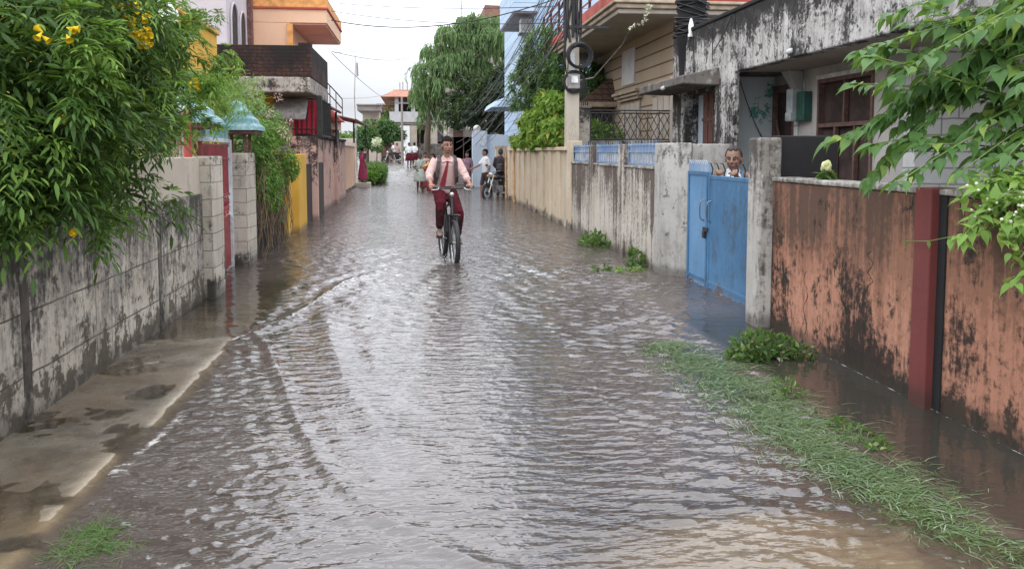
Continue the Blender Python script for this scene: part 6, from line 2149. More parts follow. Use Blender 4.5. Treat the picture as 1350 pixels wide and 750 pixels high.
    tree('dark_tree', 'dark shaded tree behind the bundle of wires', (4.6, 43, .3), B([(645, 125, 43, 1.0), (622, 145, 43, .9), (665, 130, 42, 1.0), (602, 155, 44, .7), (640, 155, 43, 1.0), (672, 100, 43, .9), (612, 128, 47, .9), (598, 142, 47, .75), (625, 112, 47, .8), (676, 150, 42, .7), (660, 105, 43, .8)]), 4200, 'leaf_dark', LEAF_OVATE, .2, .36, .2)
    # roadside weeds by the sari woman
    r = empty('roadside_weeds', (-1.6, 43, 0), 'tall grassy weeds at the water edge beside the woman in pink', 'weeds')
    n = 2600
    P, F, UP, S = [], [], [], []
    for i in range(n):
        px = random.uniform(485, 507)
        Yp = random.uniform(41, 47)
        base = at_y(px, 232, Yp)
        P.append((base.x, Yp, random.uniform(-.05, .65)))
        F.append((random.gauss(0, .35), random.gauss(0, .35), 1))
        UP.append((random.gauss(0, 1), -1, .2))
        S.append(random.uniform(.22, .55))
    me = leaf_mesh('leaves', LEAF_LANCE, P, F, UP, S)
    mesh_obj('leaves', me, M['leaf_far'], r)
    me.transform(Matrix.Translation(-r.location))
    B2 = B([(495, 228, 41, .4), (490, 234, 40.5, .3)])
    C, U = in_blobs(B2, 300)
    me = leaf_mesh('leaves', LEAF_OVATE, C, U + RNG.normal(0, .4, C.shape), U + np.array([0, 0, 1.]), RNG.uniform(.14, .22, 300))
    mesh_obj('leaves', me, M['leaf_ivy'], r)
    me.transform(Matrix.Translation(-r.location))

    # weeping tree
    Yt = 54
    base = at_y(564, 205, Yt)
    r = empty('weeping_tree', (base.x, Yt, .55), 'tall weeping tree with long drooping grey-green foliage', 'tree')
    tk = MB()
    tk.tube([(base.x, Yt, .3), (base.x - .05, Yt, 2.5), (base.x + .25, Yt, 4.5), (base.x + 1.0, Yt, 7.0)], [.24, .2, .16, .09], 10)
    P, F, UP, S = [], [], [], []
    blobs = []
    for px, py, s in ((560, 90, .75), (575, 65, .9), (600, 45, 1.0), (620, 30, .8), (560, 120, .7), (590, 80, 1.1), (615, 70, 1.1), (640, 45, .9), (575, 110, .9), (600, 110, 1.0), (630, 90, 1.0), (625, 22, .5), (655, 30, .7), (660, 60, .9), (585, 40, .5), (645, 25, .5), (670, 45, .8), (553, 108, .4), (610, 130, .7), (570, 135, .6), (556, 132, .45), (566, 150, .5), (585, 145, .6), (600, 135, .7), (548, 118, .35)):
        p = at_y(px, py, Yt + random.uniform(-1.5, 1.5))
        blobs.append((tuple(p), (s, s, s * .6)))
        tk.tube([(base.x + .3, Yt, 4.2), ((base.x + .3 + p.x) / 2, (Yt + p.y) / 2, (4.6 + p.z) / 2 + .5), p], [.09, .06, .02], 6)
    tk.build('trunk', M['bark'], r)
    C, U = in_blobs(blobs, 1300, .75)
    for c, u in zip(C, U):
        L = RNG.uniform(.5, 1.8)
        d = V((u[0] * .5 + RNG.normal(0, .15), u[1] * .5 - .1, .35))
        p = V(c)
        n = 9
        for k in range(n):
            f = k / n
            step = (d * (1 - f) * .8 + V((0, 0, -1)) * (f * 1.3 + .1)) * (L / n)
            p = p + step
            for q in range(2):
                P.append(p + V(RNG.normal(0, .035, 3))); F.append(V((RNG.normal(0, .3), RNG.normal(0, .3), -1.0)) + step * 4 + V((u[0] * .3, 0, 0))); UP.append((u[0] + RNG.normal(0, .4), -1 + RNG.normal(0, .4), .4)); S.append(RNG.uniform(.22, .42))
    C, U = in_blobs([(b[0], tuple(x * 1.0 for x in b[1])) for b in blobs], 5200, .4)
    for c, u in zip(C, U):
        P.append(c); F.append(u * .6 + RNG.normal(0, .35, 3) + np.array([0, 0, -.7])); UP.append(u + np.array([0, -.3, .6])); S.append(RNG.uniform(.18, .36))
    tm = (LEAF_LANCE[0] * np.array([.75, 1, 1]), LEAF_LANCE[1])
    me = leaf_mesh('crown', tm, P, F, UP, S)
    mesh_obj('crown', me, M['leaf_willow'], r)
    me.transform(Matrix.Translation(-r.location))
    # hanging creepers, pale
    for k in range(3):
        a, b = at_y(568 + 9 * k, 148 + 4 * k, 48), at_y(592 + 10 * k, 176 - 6 * k, 48)
        pts = [a.lerp(b, f) - V((0, 0, .55 * math.sin(PI * f))) for f in np.linspace(0, 1, 12)]
        o = MB().tube(pts, .022, 5).build('hanging_cable', M['cable_grey'])
        tag(o, ['pale drooping cable beside the weeping tree trunk, leftmost of three', 'middle one of three pale drooping cables beside the weeping tree', 'pale drooping cable nearest the dark tree, rightmost of three'][k], 'cable', 'pale drooping cables by the weeping tree')
# ------------------------------------------------------------------ people
def head_shape(mb, c, s=1.0, fwd=V((0, -1, 0)), neck=None):
    """Skull, jaw, nose and ears; c is the head centre, fwd where the face looks."""
    c = V(c)
    rot = fwd.to_track_quat('-Y', 'Z').to_matrix()

    def P(x, y, z): return c + rot @ V((x, y, z)) * s
    mb.ball(P(0, .012, .025), (.074 * s, .094 * s, .092 * s), 18, 14, rot)
    mb.ball(P(0, -.020, -.042), (.062 * s, .064 * s, .062 * s), 16, 12, rot)
    mb.ball(P(0, -.050, -.080), (.030 * s, .026 * s, .022 * s), 12, 8, rot)
    mb.limb([(P(0, -.086, .012), .009 * s), (P(0, -.102, -.022), .015 * s), (P(0, -.092, -.030), .017 * s)], 8)
    for sx in (-1, 1):
        mb.ball(P(sx * .076, .012, -.005), (.011 * s, .020 * s, .032 * s), 10, 8, rot)
        mb.ball(P(sx * .034, -.058, -.022), (.024 * s, .022 * s, .022 * s), 10, 8, rot)
        mb.limb([(P(sx * .016, -.078, .022), .010 * s), (P(sx * .048, -.066, .020), .010 * s)], 8)
    mb.limb([(P(-.018, -.084, -.058), .008 * s), (P(.018, -.084, -.058), .008 * s)], 8)
    return P, rot


def face_parts(P, rot, s, parent, hair='hair'):
    for sx in (-1, 1):
        e = MB().ball(P(sx * .031, -.0715, .006), (.0115 * s, .008 * s, .0045 * s), 12, 8, rot)
        e = e.build('eye', M['eye_white'], parent, local=True)
        MB().ball(P(sx * .030, -.0785, .006), (.0066 * s, .0032 * s, .0058 * s), 10, 6, rot).build('iris', M['eye_dark'], e, local=True)
        MB().limb([(P(sx * .012, -.089, .025), .0042 * s), (P(sx * .032, -.087, .032), .0050 * s), (P(sx * .053, -.073, .025), .0032 * s)], 7).build('eyebrow', M[hair], parent, local=True)
    MB().limb([(P(-.023, -.083, -.057), .0055 * s), (P(0, -.093, -.0555), .0075 * s), (P(.023, -.083, -.057), .0055 * s)], 8).build('mouth', M['lips'], parent, local=True)


def hair_cap(P, rot, s, parent, mat='hair', long=False, low=.052, name='hair', puff=1.0):
    """Hair over the top, sides and back of the skull, with an uneven fringe."""
    mb = MB()
    n, m = 34, 22
    vs, keep = [], []
    for i in range(m + 1):
        th = PI * i / m
        for k in range(n):
            a = 2 * PI * k / n
            x, y, z = math.sin(th) * math.cos(a), math.sin(th) * math.sin(a), math.cos(th)
            wob = 1 + .035 * math.sin(a * 9 + th * 5) + .025 * math.sin(a * 17)
            q = V((.081 * x * wob, .102 * y * wob, .102 * z * wob * puff))
            front = y < -.35
            lim = low + .004 * math.sin(a * 7) + .003 * math.sin(a * 19) if front else (.0 - .02 * math.sin(a * 5) if abs(x) > .75 and y < .25 else (-.075 if not long else -.14))
            vs.append(P(q.x, q.y + .012, q.z + .025))
            keep.append(q.z + .025 > lim)
    fs = []
    for i in range(m):
        for k in range(n):
            k2 = (k + 1) % n
            ids = (i * n + k, (i + 1) * n + k, (i + 1) * n + k2, i * n + k2)
            if all(keep[j] for j in ids): fs.append(ids)
    mb.add(vs, fs, True)
    o = mb.build(name, M[mat], parent, local=True)
    sd = o.modifiers.new('thick', 'SOLIDIFY')
    sd.thickness = .012 * s
    sd.offset = -.5
    return o


def hand(mb, wrist, d, palm_n, s=1.0, curl=.6, side=1):
    """Palm, four fingers of different lengths bent by curl, and a thumb from the palm's side."""
    wrist, d, palm_n = V(wrist), V(d).normalized(), V(palm_n).normalized()
    palm_n = (palm_n - d * palm_n.dot(d)).normalized()
    u = d.cross(palm_n) * side
    ce = wrist + d * .045 * s
    mb.limb([(wrist, .023 * s, .020 * s), (ce, .032 * s, .017 * s), (wrist + d * .085 * s, .030 * s, .015 * s)], 10)
    mb.obox(wrist + d * .055 * s, u * .036 * s, d * .036 * s, palm_n * .012 * s)
    for k, L in enumerate((.070, .078, .073, .058)):
        b = wrist + d * .088 * s + u * ((1.5 - k) * .0195 * s)
        a1, a2, a3 = curl * .9, curl * 2.0, curl * 2.9
        pts = [(b - d * .02 * s, .0092 * s)]
        p = b
        for a, l in ((a1, .45), (a2, .32), (a3, .25)):
            p = p + (d * math.cos(a) + palm_n * math.sin(a)) * (L * l * s)
            pts.append((p, .0088 * s - .0012 * s * len(pts) / 3))
        mb.limb(pts, 8)
    b = wrist + d * .03 * s + u * .034 * s
    p1 = b + (d * .7 + u * .6 + palm_n * .3 * curl).normalized() * .032 * s
    p2 = p1 + (d * .85 + u * .1 + palm_n * .7 * curl).normalized() * .028 * s
    mb.limb([(wrist + d * .02 * s + u * .018 * s, .014 * s), (b, .0125 * s), (p1, .011 * s), (p2, .008 * s)], 8)


def figure(label, loc, rz, H=1.65, skin='skin_brown', top=('shirt', 'white_cloth'), bottom=('trousers', 'maroon'), hair='hair', group=None, arms=None, legs=None, look=None, lean=0.0,
           shoes=None, voxel=.011, cat='person', name='person', long_hair=False, face=True):
    """A standing person built facing -Y about the feet, then turned by rz."""
    s = H / 1.65
    r = empty(name, loc, label, cat, group, rz)
    S = lambda x, y, z: V((x * s, (y - lean * max(z - .9, 0)) * s, z * s))
    ar = arms or {}
    lg = legs or {}
    L = {}
    for sd, sx in (('l', -1), ('r', 1)):
        L['sh' + sd] = S(sx * .165, .01, 1.345)
        el, wr = ar.get(sd, ((sx * .225, .03, 1.08), (sx * .235, -.04, .85)))
        L['el' + sd], L['wr' + sd] = S(*el), S(*wr)
        kn, an = lg.get(sd, ((sx * .095, -.02, .47), (sx * .095, .02, .085)))
        L['hip' + sd] = S(sx * .085, 0, .86)
        L['kn' + sd], L['an' + sd] = S(*kn), S(*an)
    b = MB()
    b.limb([(S(0, 0, .84), .15 * s, .10 * s), (S(0, -.005, 1.02), .125 * s, .09 * s), (S(0, -.005, 1.2), .148 * s, .10 * s), (S(0, .005, 1.33), .13 * s, .085 * s), (S(0, .01, 1.4), .07 * s, .06 * s)], 18)
    b.limb([(S(0, .012, 1.36), .052 * s), (S(0, 0, 1.48), .050 * s)], 12)
    for sd, sx in (('l', -1), ('r', 1)):
        b.limb([(S(sx * .06, .005, 1.37), .05 * s), (L['sh' + sd], .056 * s), (L['sh' + sd].lerp(L['el' + sd], .5), .044 * s), (L['el' + sd], .036 * s)], 12)
        b.limb([(L['el' + sd], .036 * s), (L['el' + sd].lerp(L['wr' + sd], .35), .037 * s), (L['wr' + sd], .024 * s)], 12)
        dd = (L['wr' + sd] - L['el' + sd]).normalized()
        hand(b, L['wr' + sd], dd, V((-sx, -.1, 0)) if abs(dd.x) < .8 else V((0, 0, -1)), s, .35, -sx)
        b.limb([(L['hip' + sd], .085 * s), (L['hip' + sd].lerp(L['kn' + sd], .5), .07 * s), (L['kn' + sd], .05 * s)], 14)
        b.limb([(L['kn' + sd], .05 * s), (L['kn' + sd].lerp(L['an' + sd], .33), .05 * s), (L['an' + sd], .032 * s)], 14)
        a = L['an' + sd]
        b.limb([(a + V((0, .03, -.045)) * s, .034 * s), (a + V((0, -.06, -.05)) * s, .036 * s, .026 * s), (a + V((sx * .01, -.14, -.062)) * s, .034 * s, .018 * s)], 10)
    f = (look or V((0, -1, 0))).normalized()
    P, rot = head_shape(b, S(0, -.02, 1.545), s, f)
    body = fused(b, 'body', M[skin], r, voxel * s, 3)
    if face: face_parts(P, rot, s, r)
    if hair: hair_cap(P, rot, s, r, hair, long_hair)
    if top:
        kind, mt = top
        t = MB()
        z0 = .86 if kind != 'blouse' else 1.12
        t.limb([(S(0, 0, z0), .158 * s, .112 * s), (S(0, -.005, 1.02), .142 * s, .106 * s), (S(0, -.005, 1.2), .160 * s, .114 * s), (S(0, .005, 1.33), .142 * s, .098 * s), (S(0, .01, 1.385), .085 * s, .072 * s)], 20)
        for sd, sx in (('l', -1), ('r', 1)):
            a, e, w = L['sh' + sd], L['el' + sd], L['wr' + sd]
            t.limb([(S(sx * .07, .005, 1.365), .058 * s), (a, .068 * s), (a.lerp(e, .75), .058 * s)] + ([(e, .052 * s), (e.lerp(w, .8), .042 * s)] if kind == 'long' else []), 12)
        fused(t, 'shirt' if kind != 'blouse' else 'blouse', M[mt], r, voxel * s, 2)
    if bottom:
        kind, mt = bottom
        t = MB()
        if kind in ('trousers', 'shorts'):
            t.limb([(S(0, 0, .98), .135 * s, .100 * s), (S(0, 0, .84), .165 * s, .118 * s)], 18)
            for sd in 'lr':
                h, k, a = L['hip' + sd], L['kn' + sd], L['an' + sd]
                t.limb([(h, .095 * s), (h.lerp(k, .6), .082 * s), (k.lerp(h, .06), .070 * s)] + ([(k.lerp(a, .5), .062 * s), (a.lerp(k, .08), .052 * s)] if kind == 'trousers' else []), 14)
            fused(t, kind, M[mt], r, voxel * s, 2)
        else:
            zb = .12 if kind == 'sari' else .48
            n, prof = 40, []
            vs, fs = [], []
            for j in range(9):
                f_ = j / 8
                z = 1.0 + (zb - 1.0) * f_
                for k in range(n):
                    q = 2 * PI * k / n
                    w = 1 + (.02 + .08 * f_) * math.sin(q * 11 + f_ * 2) * f_
                    rx = (.135 + .075 * min(1, f_ * 2.2) + .03 * f_) * w
                    ry = (.098 + .06 * min(1, f_ * 2.2) + .05 * f_) * w
                    vs.append(S(rx * math.cos(q), ry * math.sin(q), z))
            fs = [(j * n + k, j * n + (k + 1) % n, (j + 1) * n + (k + 1) % n, (j + 1) * n + k) for j in range(8) for k in range(n)]
            t.add(vs, fs, True)
            o = t.build('skirt', M[mt], r, local=True)
            o.modifiers.new('thick', 'SOLIDIFY').thickness = .012
            if kind == 'sari':
                d = MB()
                # the loose end goes from the hip over the shoulder and down the back
                path = [S(.17, -.02, .95), S(.08, -.125, 1.1), S(-.05, -.125, 1.25), S(-.13, -.06, 1.385), S(-.15, .05, 1.39), S(-.12, .125, 1.2), S(-.1, .135, .8), S(-.1, .14, .5)]
                vs, w = [], [.10, .12, .12, .09, .09, .13, .15, .16]
                for i, p in enumerate(path):
                    a = path[max(i - 1, 0)]
                    c = path[min(i + 1, len(path) - 1)]
                    tt = (c - a).normalized()
                    nn = V((p.x * .5, p.y, 0)).normalized() if i not in (3, 4) else V((0, 0, 1))
                    sdv = tt.cross(nn).normalized()
                    for k in range(6):
                        vs.append(p + sdv * (w[i] * s * (k / 5 - .5) * 1.6) + nn * (.012 * math.sin(k * 2.1)))
                fs = [(i * 6 + k, i * 6 + k + 1, (i + 1) * 6 + k + 1, (i + 1) * 6 + k) for i in range(len(path) - 1) for k in range(5)]
                d.add(vs, fs, True)
                o = d.build('sari_end', M[mt], r, local=True)
                o.modifiers.new('thick', 'SOLIDIFY').thickness = .012
    if shoes:
        t = MB()
        for sd, sx in (('l', -1), ('r', 1)):
            a = L['an' + sd]
            t.limb([(a + V((0, .035, -.04)) * s, .042 * s), (a + V((0, -.06, -.045)) * s, .044 * s, .034 * s), (a + V((sx * .01, -.15, -.06)) * s, .04 * s, .025 * s)], 10)
        t.build('shoes', M[shoes], r, local=True)
    return r, L, P, rot, s


def backpack(parent, c, w, h, d, mat='black_cloth', straps=None):
    b = MB()
    c = V(c)
    b.limb([(c + V((0, 0, -h * .42)), w * .5, d * .55), (c, w * .52, d * .6), (c + V((0, 0, h * .38)), w * .40, d * .42)], 18)
    o = fused(b, 'backpack', M[mat], parent, .014, 2)
    p = MB().limb([(c + V((0, d * .5, -h * .28)), w * .34, d * .2), (c + V((0, d * .5, -h * .05)), w * .32, d * .18)], 14)
    p.build('front_pocket', M['strap_grey'], o, local=True)
    return o


def cyclist():
    ang = R_(7)
    org = V((BIKE_WHEEL[0], BIKE_WHEEL[1], 0))
    fy = -.56
    rot = Matrix.Rotation(ang, 4, 'Z')
    base = org - rot @ V((0, fy, 0))
    rb = empty('bicycle', base, 'black mountain bicycle ridden through the flood water', 'bicycle', None, ang)
    rp = empty('person', base, 'schoolboy in pink shirt, red tie and maroon trousers riding the bicycle', 'person', None, ang)
    wz, WR = .275, .315
    ry = .50
    # ---- bicycle
    for y in (fy, ry):
        w = MB().torus((0, y, wz), (1, 0, 0), WR, .036, 48, 12).build('wheel', M['rubber'], rb, local=True)
        kn = MB()
        for k in range(60):
            a = 2 * PI * k / 60
            for x in (-.018, 0, .018):
                c = V((x, y + (WR + .029 - abs(x) * .25) * math.cos(a + x * 3), wz + (WR + .029 - abs(x) * .25) * math.sin(a + x * 3)))
                e = V((0, math.cos(a), math.sin(a)))
                kn.obox(c, V((.006, 0, 0)), e * .005, V((1, 0, 0)).cross(e) * .009)
        kn.build('tread', M['rubber'], w, local=True)
        MB().torus((0, y, wz), (1, 0, 0), WR - .030, .011, 40, 8).build('rim', M['silver'], w, local=True)
        sp = MB()
        for k in range(28):
            a = 2 * PI * k / 28
            sp.tube([(.02 * (-1) ** k, y + .02 * math.cos(a + .5), wz + .02 * math.sin(a + .5)), (0, y + (WR - .03) * math.cos(a), wz + (WR - .03) * math.sin(a))], .0016, 4)
        sp.build('spokes', M['silver'], w, local=True)
        MB().lathe((-.045, y, wz), [(0, 0), (.012, 0), (.012, .02), (.024, .022), (.018, .03), (.018, .06), (.024, .068), (.012, .07), (.012, .09), (0, .09)], 12, (1, 0, 0)).build('hub', M['silver'], w, local=True)
    fk = MB()
    hd0, hd1 = V((0, fy + .16, .68)), V((0, fy + .235, .92))
    for sx in (-1, 1):
        fk.tube([(sx * .052, fy, wz), (sx * .055, fy + .05, .40), (sx * .055, fy + .105, .60)], [.014, .019, .019], 10)
        fk.tube([(sx * .055, fy + .105, .60), (sx * .055, fy + .125, .665)], .014, 10)
        fk.ball((sx * .052, fy, wz), (.018, .02, .026), 10, 8)
    fk.build('fork', M['bike_black'], rb, local=True)
    br = MB().obox((0, fy + .125, .665), (.082, 0, 0), (0, .02, .006), (0, -.004, .014))
    br.obox((-.076, fy + .07, .62), (.006, 0, 0), (0, .008, .002), (0, -.006, .05))
    br.obox((.076, fy + .07, .62), (.006, 0, 0), (0, .008, .002), (0, -.006, .05))
    br.build('fork_bridge', M['bike_black'], rb, 0, local=True)
    ga = MB().torus((0, fy, wz), (1, 0, 0), WR + .052, .012, 20, 6, R_(-150), R_(-75))
    ga.build('mudguard', M['bike_black'], rb, local=True)
    fr = MB()
    bb, st, sb = V((0, .04, .285)), V((0, .24, .74)), V((0, .27, .86))
    fr.tube([hd0, hd1], .024, 12)
    fr.tube([hd0 + V((0, .02, .03)), bb], [.026, .024], 12)
    fr.tube([hd1 + V((0, .01, -.05)), st], [.021, .019], 12)
    fr.tube([bb, st, ], .020, 12)
    for sx in (-1, 1):
        fr.tube([bb + V((sx * .02, 0, 0)), (sx * .06, ry - .2, wz + .005), (sx * .065, ry, wz)], .011, 8)
        fr.tube([st + V((sx * .015, .01, -.03)), (sx * .06, ry - .1, .46), (sx * .065, ry, wz)], .010, 8)
    fr.build('frame', M['bike_black'], rb, local=True)
    fr = MB().tube([st, sb], .014, 10)
    fr.build('seat_post', M['silver'], rb, local=True)
    sd = MB().limb([((0, .12, .885), .03, .025), ((0, .25, .885), .05, .03), ((0, .38, .895), .085, .035)], 14)
    sd.build('saddle', M['black_cloth'], rb, local=True)
    hb = MB()
    hc = V((0, fy + .22, 1.055))
    hb.tube([(-.335, fy + .30, 1.075), (-.2, fy + .25, 1.068), (-.09, fy + .215, 1.058), (0, fy + .205, 1.055), (.09, fy + .215, 1.058), (.2, fy + .25, 1.068), (.335, fy + .30, 1.075)], .0125, 10)
    hb = hb.build('handlebar', M['bike_black'], rb, local=True)
    stm = MB().tube([hd1, hd1 + V((0, .02, .085)), hc + V((0, -.01, 0))], [.022, .022, .018], 10)
    stm.ball(hc + V((0, -.015, 0)), .026, 10, 8)
    stm.build('stem', M['bike_black'], rb, local=True)
    for sx in (-1, 1):
        MB().tube([(sx * .345, fy + .305, 1.076), (sx * .225, fy + .262, 1.070)], .0175, 10).build('grip', M['rubber'], rb, local=True)
        lv = MB().tube([(sx * .19, fy + .235, 1.062), (sx * .21, fy + .20, 1.045), (sx * .30, fy + .225, 1.035)], [.010, .008, .006], 8)
        lv.build('brake_lever', M['silver'], rb, local=True)
        cb = MB().tube([(sx * .18, fy + .22, 1.05), (sx * .10, fy + .08, 1.02), (sx * .03, fy + .09, .88), (sx * .04, fy + .12, .70)], .0035, 6)
        cb.build('brake_cable', M['cable'], rb, local=True)
    hl = MB().lathe((0, fy + .19, .97), [(0, 0), (.03, 0), (.036, .02), (.03, .05), (.012, .06), (0, .06)], 14, (0, 1, 0))
    hl.build('headlight', M['headlamp'], rb, local=True)
    # cranks: picture-left pedal forward and up, picture-right one back and down
    pa, pb = V((-.155, -.11, .325)), V((.178, .12, .195))
    cr = MB()
    cr.tube([bb + V((-.07, 0, 0)), pa + V((.06, 0, 0))], .011, 8)
    cr.tube([bb + V((.07, 0, 0)), pb + V((-.06, 0, 0))], .011, 8)
    cr.tube([bb + V((-.075, 0, 0)), bb + V((.075, 0, 0))], .018, 10)
    cr.build('crank', M['silver'], rb, local=True)
    cg = MB().lathe(bb + V((-.05, 0, 0)), [(.05, 0), (.092, 0), (.098, .003), (.092, .006), (.05, .006), (.05, 0)], 36, (1, 0, 0))
    cg.build('chainring', M['bike_black'], rb, local=True)
    ch = MB()
    for sgn in (-1, 1):
        ch.tube([bb + V((-.047, 0, sgn * .095)), (-.047, ry, wz + sgn * .035)], .006, 6)
    ch.build('chain', M['rubber'], rb, local=True)
    for p in (pa, pb):
        MB().obox(p, (.045, 0, 0), (0, .045, .004), (0, -.002, .012)).build('pedal', M['rubber'], rb, local=True)
    # reflector and front basketless clutter: small bag under the bar
    # ---- boy
    b = MB()
    hip = {-1: V((-.085, .26, .965)), 1: V((.085, .26, .955))}
    kn = {-1: V((-.135, -.13, .80)), 1: V((.150, -.09, .665))}
    an = {-1: V((-.145, -.06, .435)), 1: V((.172, .16, .295))}
    sh = {-1: V((-.178, .13, 1.455)), 1: V((.180, .12, 1.435))}
    el = {-1: V((-.285, .05, 1.25)), 1: V((.268, .0, 1.23))}
    wr = {-1: V((-.285, fy + .375, 1.115)), 1: V((.300, fy + .375, 1.115))}
    b.limb([((0, .27, .95), .15, .11), ((0, .24, 1.10), .128, .092), ((0, .19, 1.28), .145, .10), ((0, .14, 1.42), .135, .085), ((0, .12, 1.49), .07, .058)], 20)
    b.limb([((0, .12, 1.46), .052), ((0, .085, 1.60), .048)], 14)
    for s in (-1, 1):
        b.limb([((s * .06, .13, 1.465), .052), (sh[s], .058), (sh[s].lerp(el[s], .5), .044), (el[s], .037)], 14)
        b.limb([(el[s], .037), (el[s].lerp(wr[s], .35), .038), (wr[s], .026)], 14)
        b.limb([(hip[s], .092), (hip[s].lerp(kn[s], .5), .078), (kn[s], .056)], 16)
        b.limb([(kn[s], .054), (kn[s].lerp(an[s], .33), .053), (an[s], .034)], 14)
        a = an[s]
        b.limb([(a + V((0, .04, -.05)), .036), (a + V((s * .005, -.06, -.060)), .040, .026), (a + V((s * .01, -.15, -.075)), .036, .018)], 12)
        # hand closed round the grip
        g = V((s * .29, fy + .285, 1.0735))
        d = (g - wr[s]).normalized()
        hand(b, wr[s], (d + V((0, -.1, .22))).normalized(), V((0, -.25, -1)), 1.02, .85, -s)
    hc_ = V((0, .055, 1.69))
    P, rt = head_shape(b, hc_, 1.05, V((.16, -1, -.07)).normalized())
    fused(b, 'body', M['skin_boy'], rp, .0065, 3)
    face_parts(P, rt, 1.05, rp)
    hair_cap(P, rt, 1.05, rp, 'hair', False, .058, puff=1.12)
    # shirt with separate sleeves and collar
    t = MB()
    t.limb([((0, .255, 1.005), .150, .124), ((0, .235, 1.10), .143, .114), ((0, .19, 1.28), .158, .115), ((0, .14, 1.425), .150, .10), ((0, .125, 1.485), .085, .07)], 24)
    for s in (-1, 1):
        t.limb([((s * .06, .13, 1.47), .060), (sh[s], .072), (sh[s].lerp(el[s], .5), .066)], 16)
    shirt = fused(t, 'shirt', M['shirt_pink'], rp, .008, 3)
    for s in (-1, 1):
        q = MB()
        e, w = el[s], wr[s]
        q.limb([(sh[s].lerp(V((0, .13, 1.47)), .12), .062), (sh[s], .068), (sh[s].lerp(e, .5), .062), (e, .056), (e.lerp(w, .22), .052), (e.lerp(w, .42), .050)], 18)
        for k in range(7):
            f = .15 + k * .13
            c = sh[s].lerp(e, f) if f < 1 else e
            q.torus(c + V((0, .0, 0)), (e - sh[s]).normalized() + V((random.uniform(-.25, .25), random.uniform(-.25, .25), 0)), .058, .010, 18, 6)
        fused(q, 'sleeve', M['shirt_sleeve'], shirt, .007, 3)
        cu = MB().torus(e.lerp(w, .44), (w - e), .044, .012, 20, 8)
        cu.build('rolled_cuff', M['shirt_sleeve'], shirt, local=True)
    for s in (-1, 1):
        c = MB().hexa([(s * .008, .058, 1.455), (s * .075, .045, 1.44), (s * .080, .10, 1.50), (s * .05, .085, 1.545)], [(s * .006, .048, 1.457), (s * .080, .032, 1.438), (s * .092, .10, 1.505), (s * .062, .095, 1.552)])
        c.build('collar', M['shirt_sleeve'], shirt, .004, local=True)
    # tie, hanging a little to picture-left at the bottom
    ti = MB()
    kn_ = V((.002, .038, 1.445))
    ti.hexa([kn_ + V((-.014, 0, -.03)), kn_ + V((.014, 0, -.03)), kn_ + V((.014, .02, -.03)), kn_ + V((-.014, .02, -.03))], [kn_ + V((-.022, -.006, .012)), kn_ + V((.022, -.006, .012)), kn_ + V((.022, .02, .012)), kn_ + V((-.022, .02, .012))])
    prev = None
    path = [(-.002, .030, 1.415, .014), (-.022, .058, 1.30, .027), (-.045, .088, 1.19, .036), (-.062, .115, 1.09, .042), (-.060, .120, 1.045, .004)]
    for x, y, z, w in path:
        cur = [V((x - w, y, z)), V((x + w, y, z)), V((x + w, y + .012, z)), V((x - w, y + .012, z))]
        if prev: ti.hexa(cur, prev)
        prev = cur
    ti.build('tie', M['tie_red'], rp, .003, local=True)
    # trousers, rolled and wet below the knee
    q = MB()
    q.limb([((0, .255, 1.045), .146, .118), ((0, .27, .95), .168, .128)], 20)
    for s in (-1, 1):
        q.limb([(hip[s], .105), (hip[s].lerp(kn[s], .5), .094), (kn[s], .076), (kn[s].lerp(an[s], .14), .078)], 18)
    tr = fused(q, 'trousers', M['maroon'], rp, .009, 3)
    for s in (-1, 1):
        q = MB()
        k, a = kn[s], an[s]
        q.limb([(k.lerp(a, .16), .078), (k.lerp(a, .5), .066), (a.lerp(k, .12), .054)], 18)
        for f in (.16, .22, .5, .8): q.torus(k.lerp(a, f), (a - k) + V((random.uniform(-.1, .1), 0, 0)), .066 - .016 * f, .013, 20, 6)
        fused(q, 'trouser_cuff', M['maroon_wet'], tr, .008, 2)
    MB().torus((0, .252, 1.045), (0, .1, 1), .128, .016, 30, 6).build('belt', M['black_cloth'], tr, local=True)
    for s in (-1, 1):
        a = an[s]
        sdl = MB().limb([(a + V((0, .05, -.085)), .04, .012), (a + V((s * .005, -.06, -.092)), .046, .012), (a + V((s * .01, -.165, -.098)), .042, .010)], 12)
        sdl = sdl.build('sandal', M['black_cloth'], rp, local=True)
        stp = MB()
        stp.torus(a + V((s * .006, -.09, -.072)), (0, 1, .25), .042, .009, 16, 6)
        stp.torus(a + V((s * .005, -.02, -.045)), (0, 1, .8), .043, .009, 16, 6)
        stp.build('strap', M['grey_metal'], sdl, local=True)
    # backpack with straps over both shoulders
    bp = backpack(rp, (0, .335, 1.28), .33, .46, .17)
    for s in (-1, 1):
        pts = [(s * .105, .30, 1.46), (s * .118, .20, 1.532), (s * .122, .10, 1.522), (s * .128, .040, 1.45), (s * .136, .050, 1.34), (s * .150, .085, 1.22), (s * .165, .17, 1.13), (s * .15, .28, 1.10)]
        pp = [V(p) for p in pts]
        m = MB()
        for i in range(len(pp) - 1):
            a, c = pp[i], pp[i + 1]
            tdir = (c - a).normalized()
            nrm = V((a.x * .3, -.8 if i > 1 else -.1, .3 if i > 2 else 1)).normalized()
            sdv = tdir.cross(nrm).normalized()
            m.obox((a + c) / 2, sdv * .025, tdir * ((c - a).length / 2 + .008), tdir.cross(sdv) * .008)
        m.build('strap', M['strap_grey'], bp, local=True)


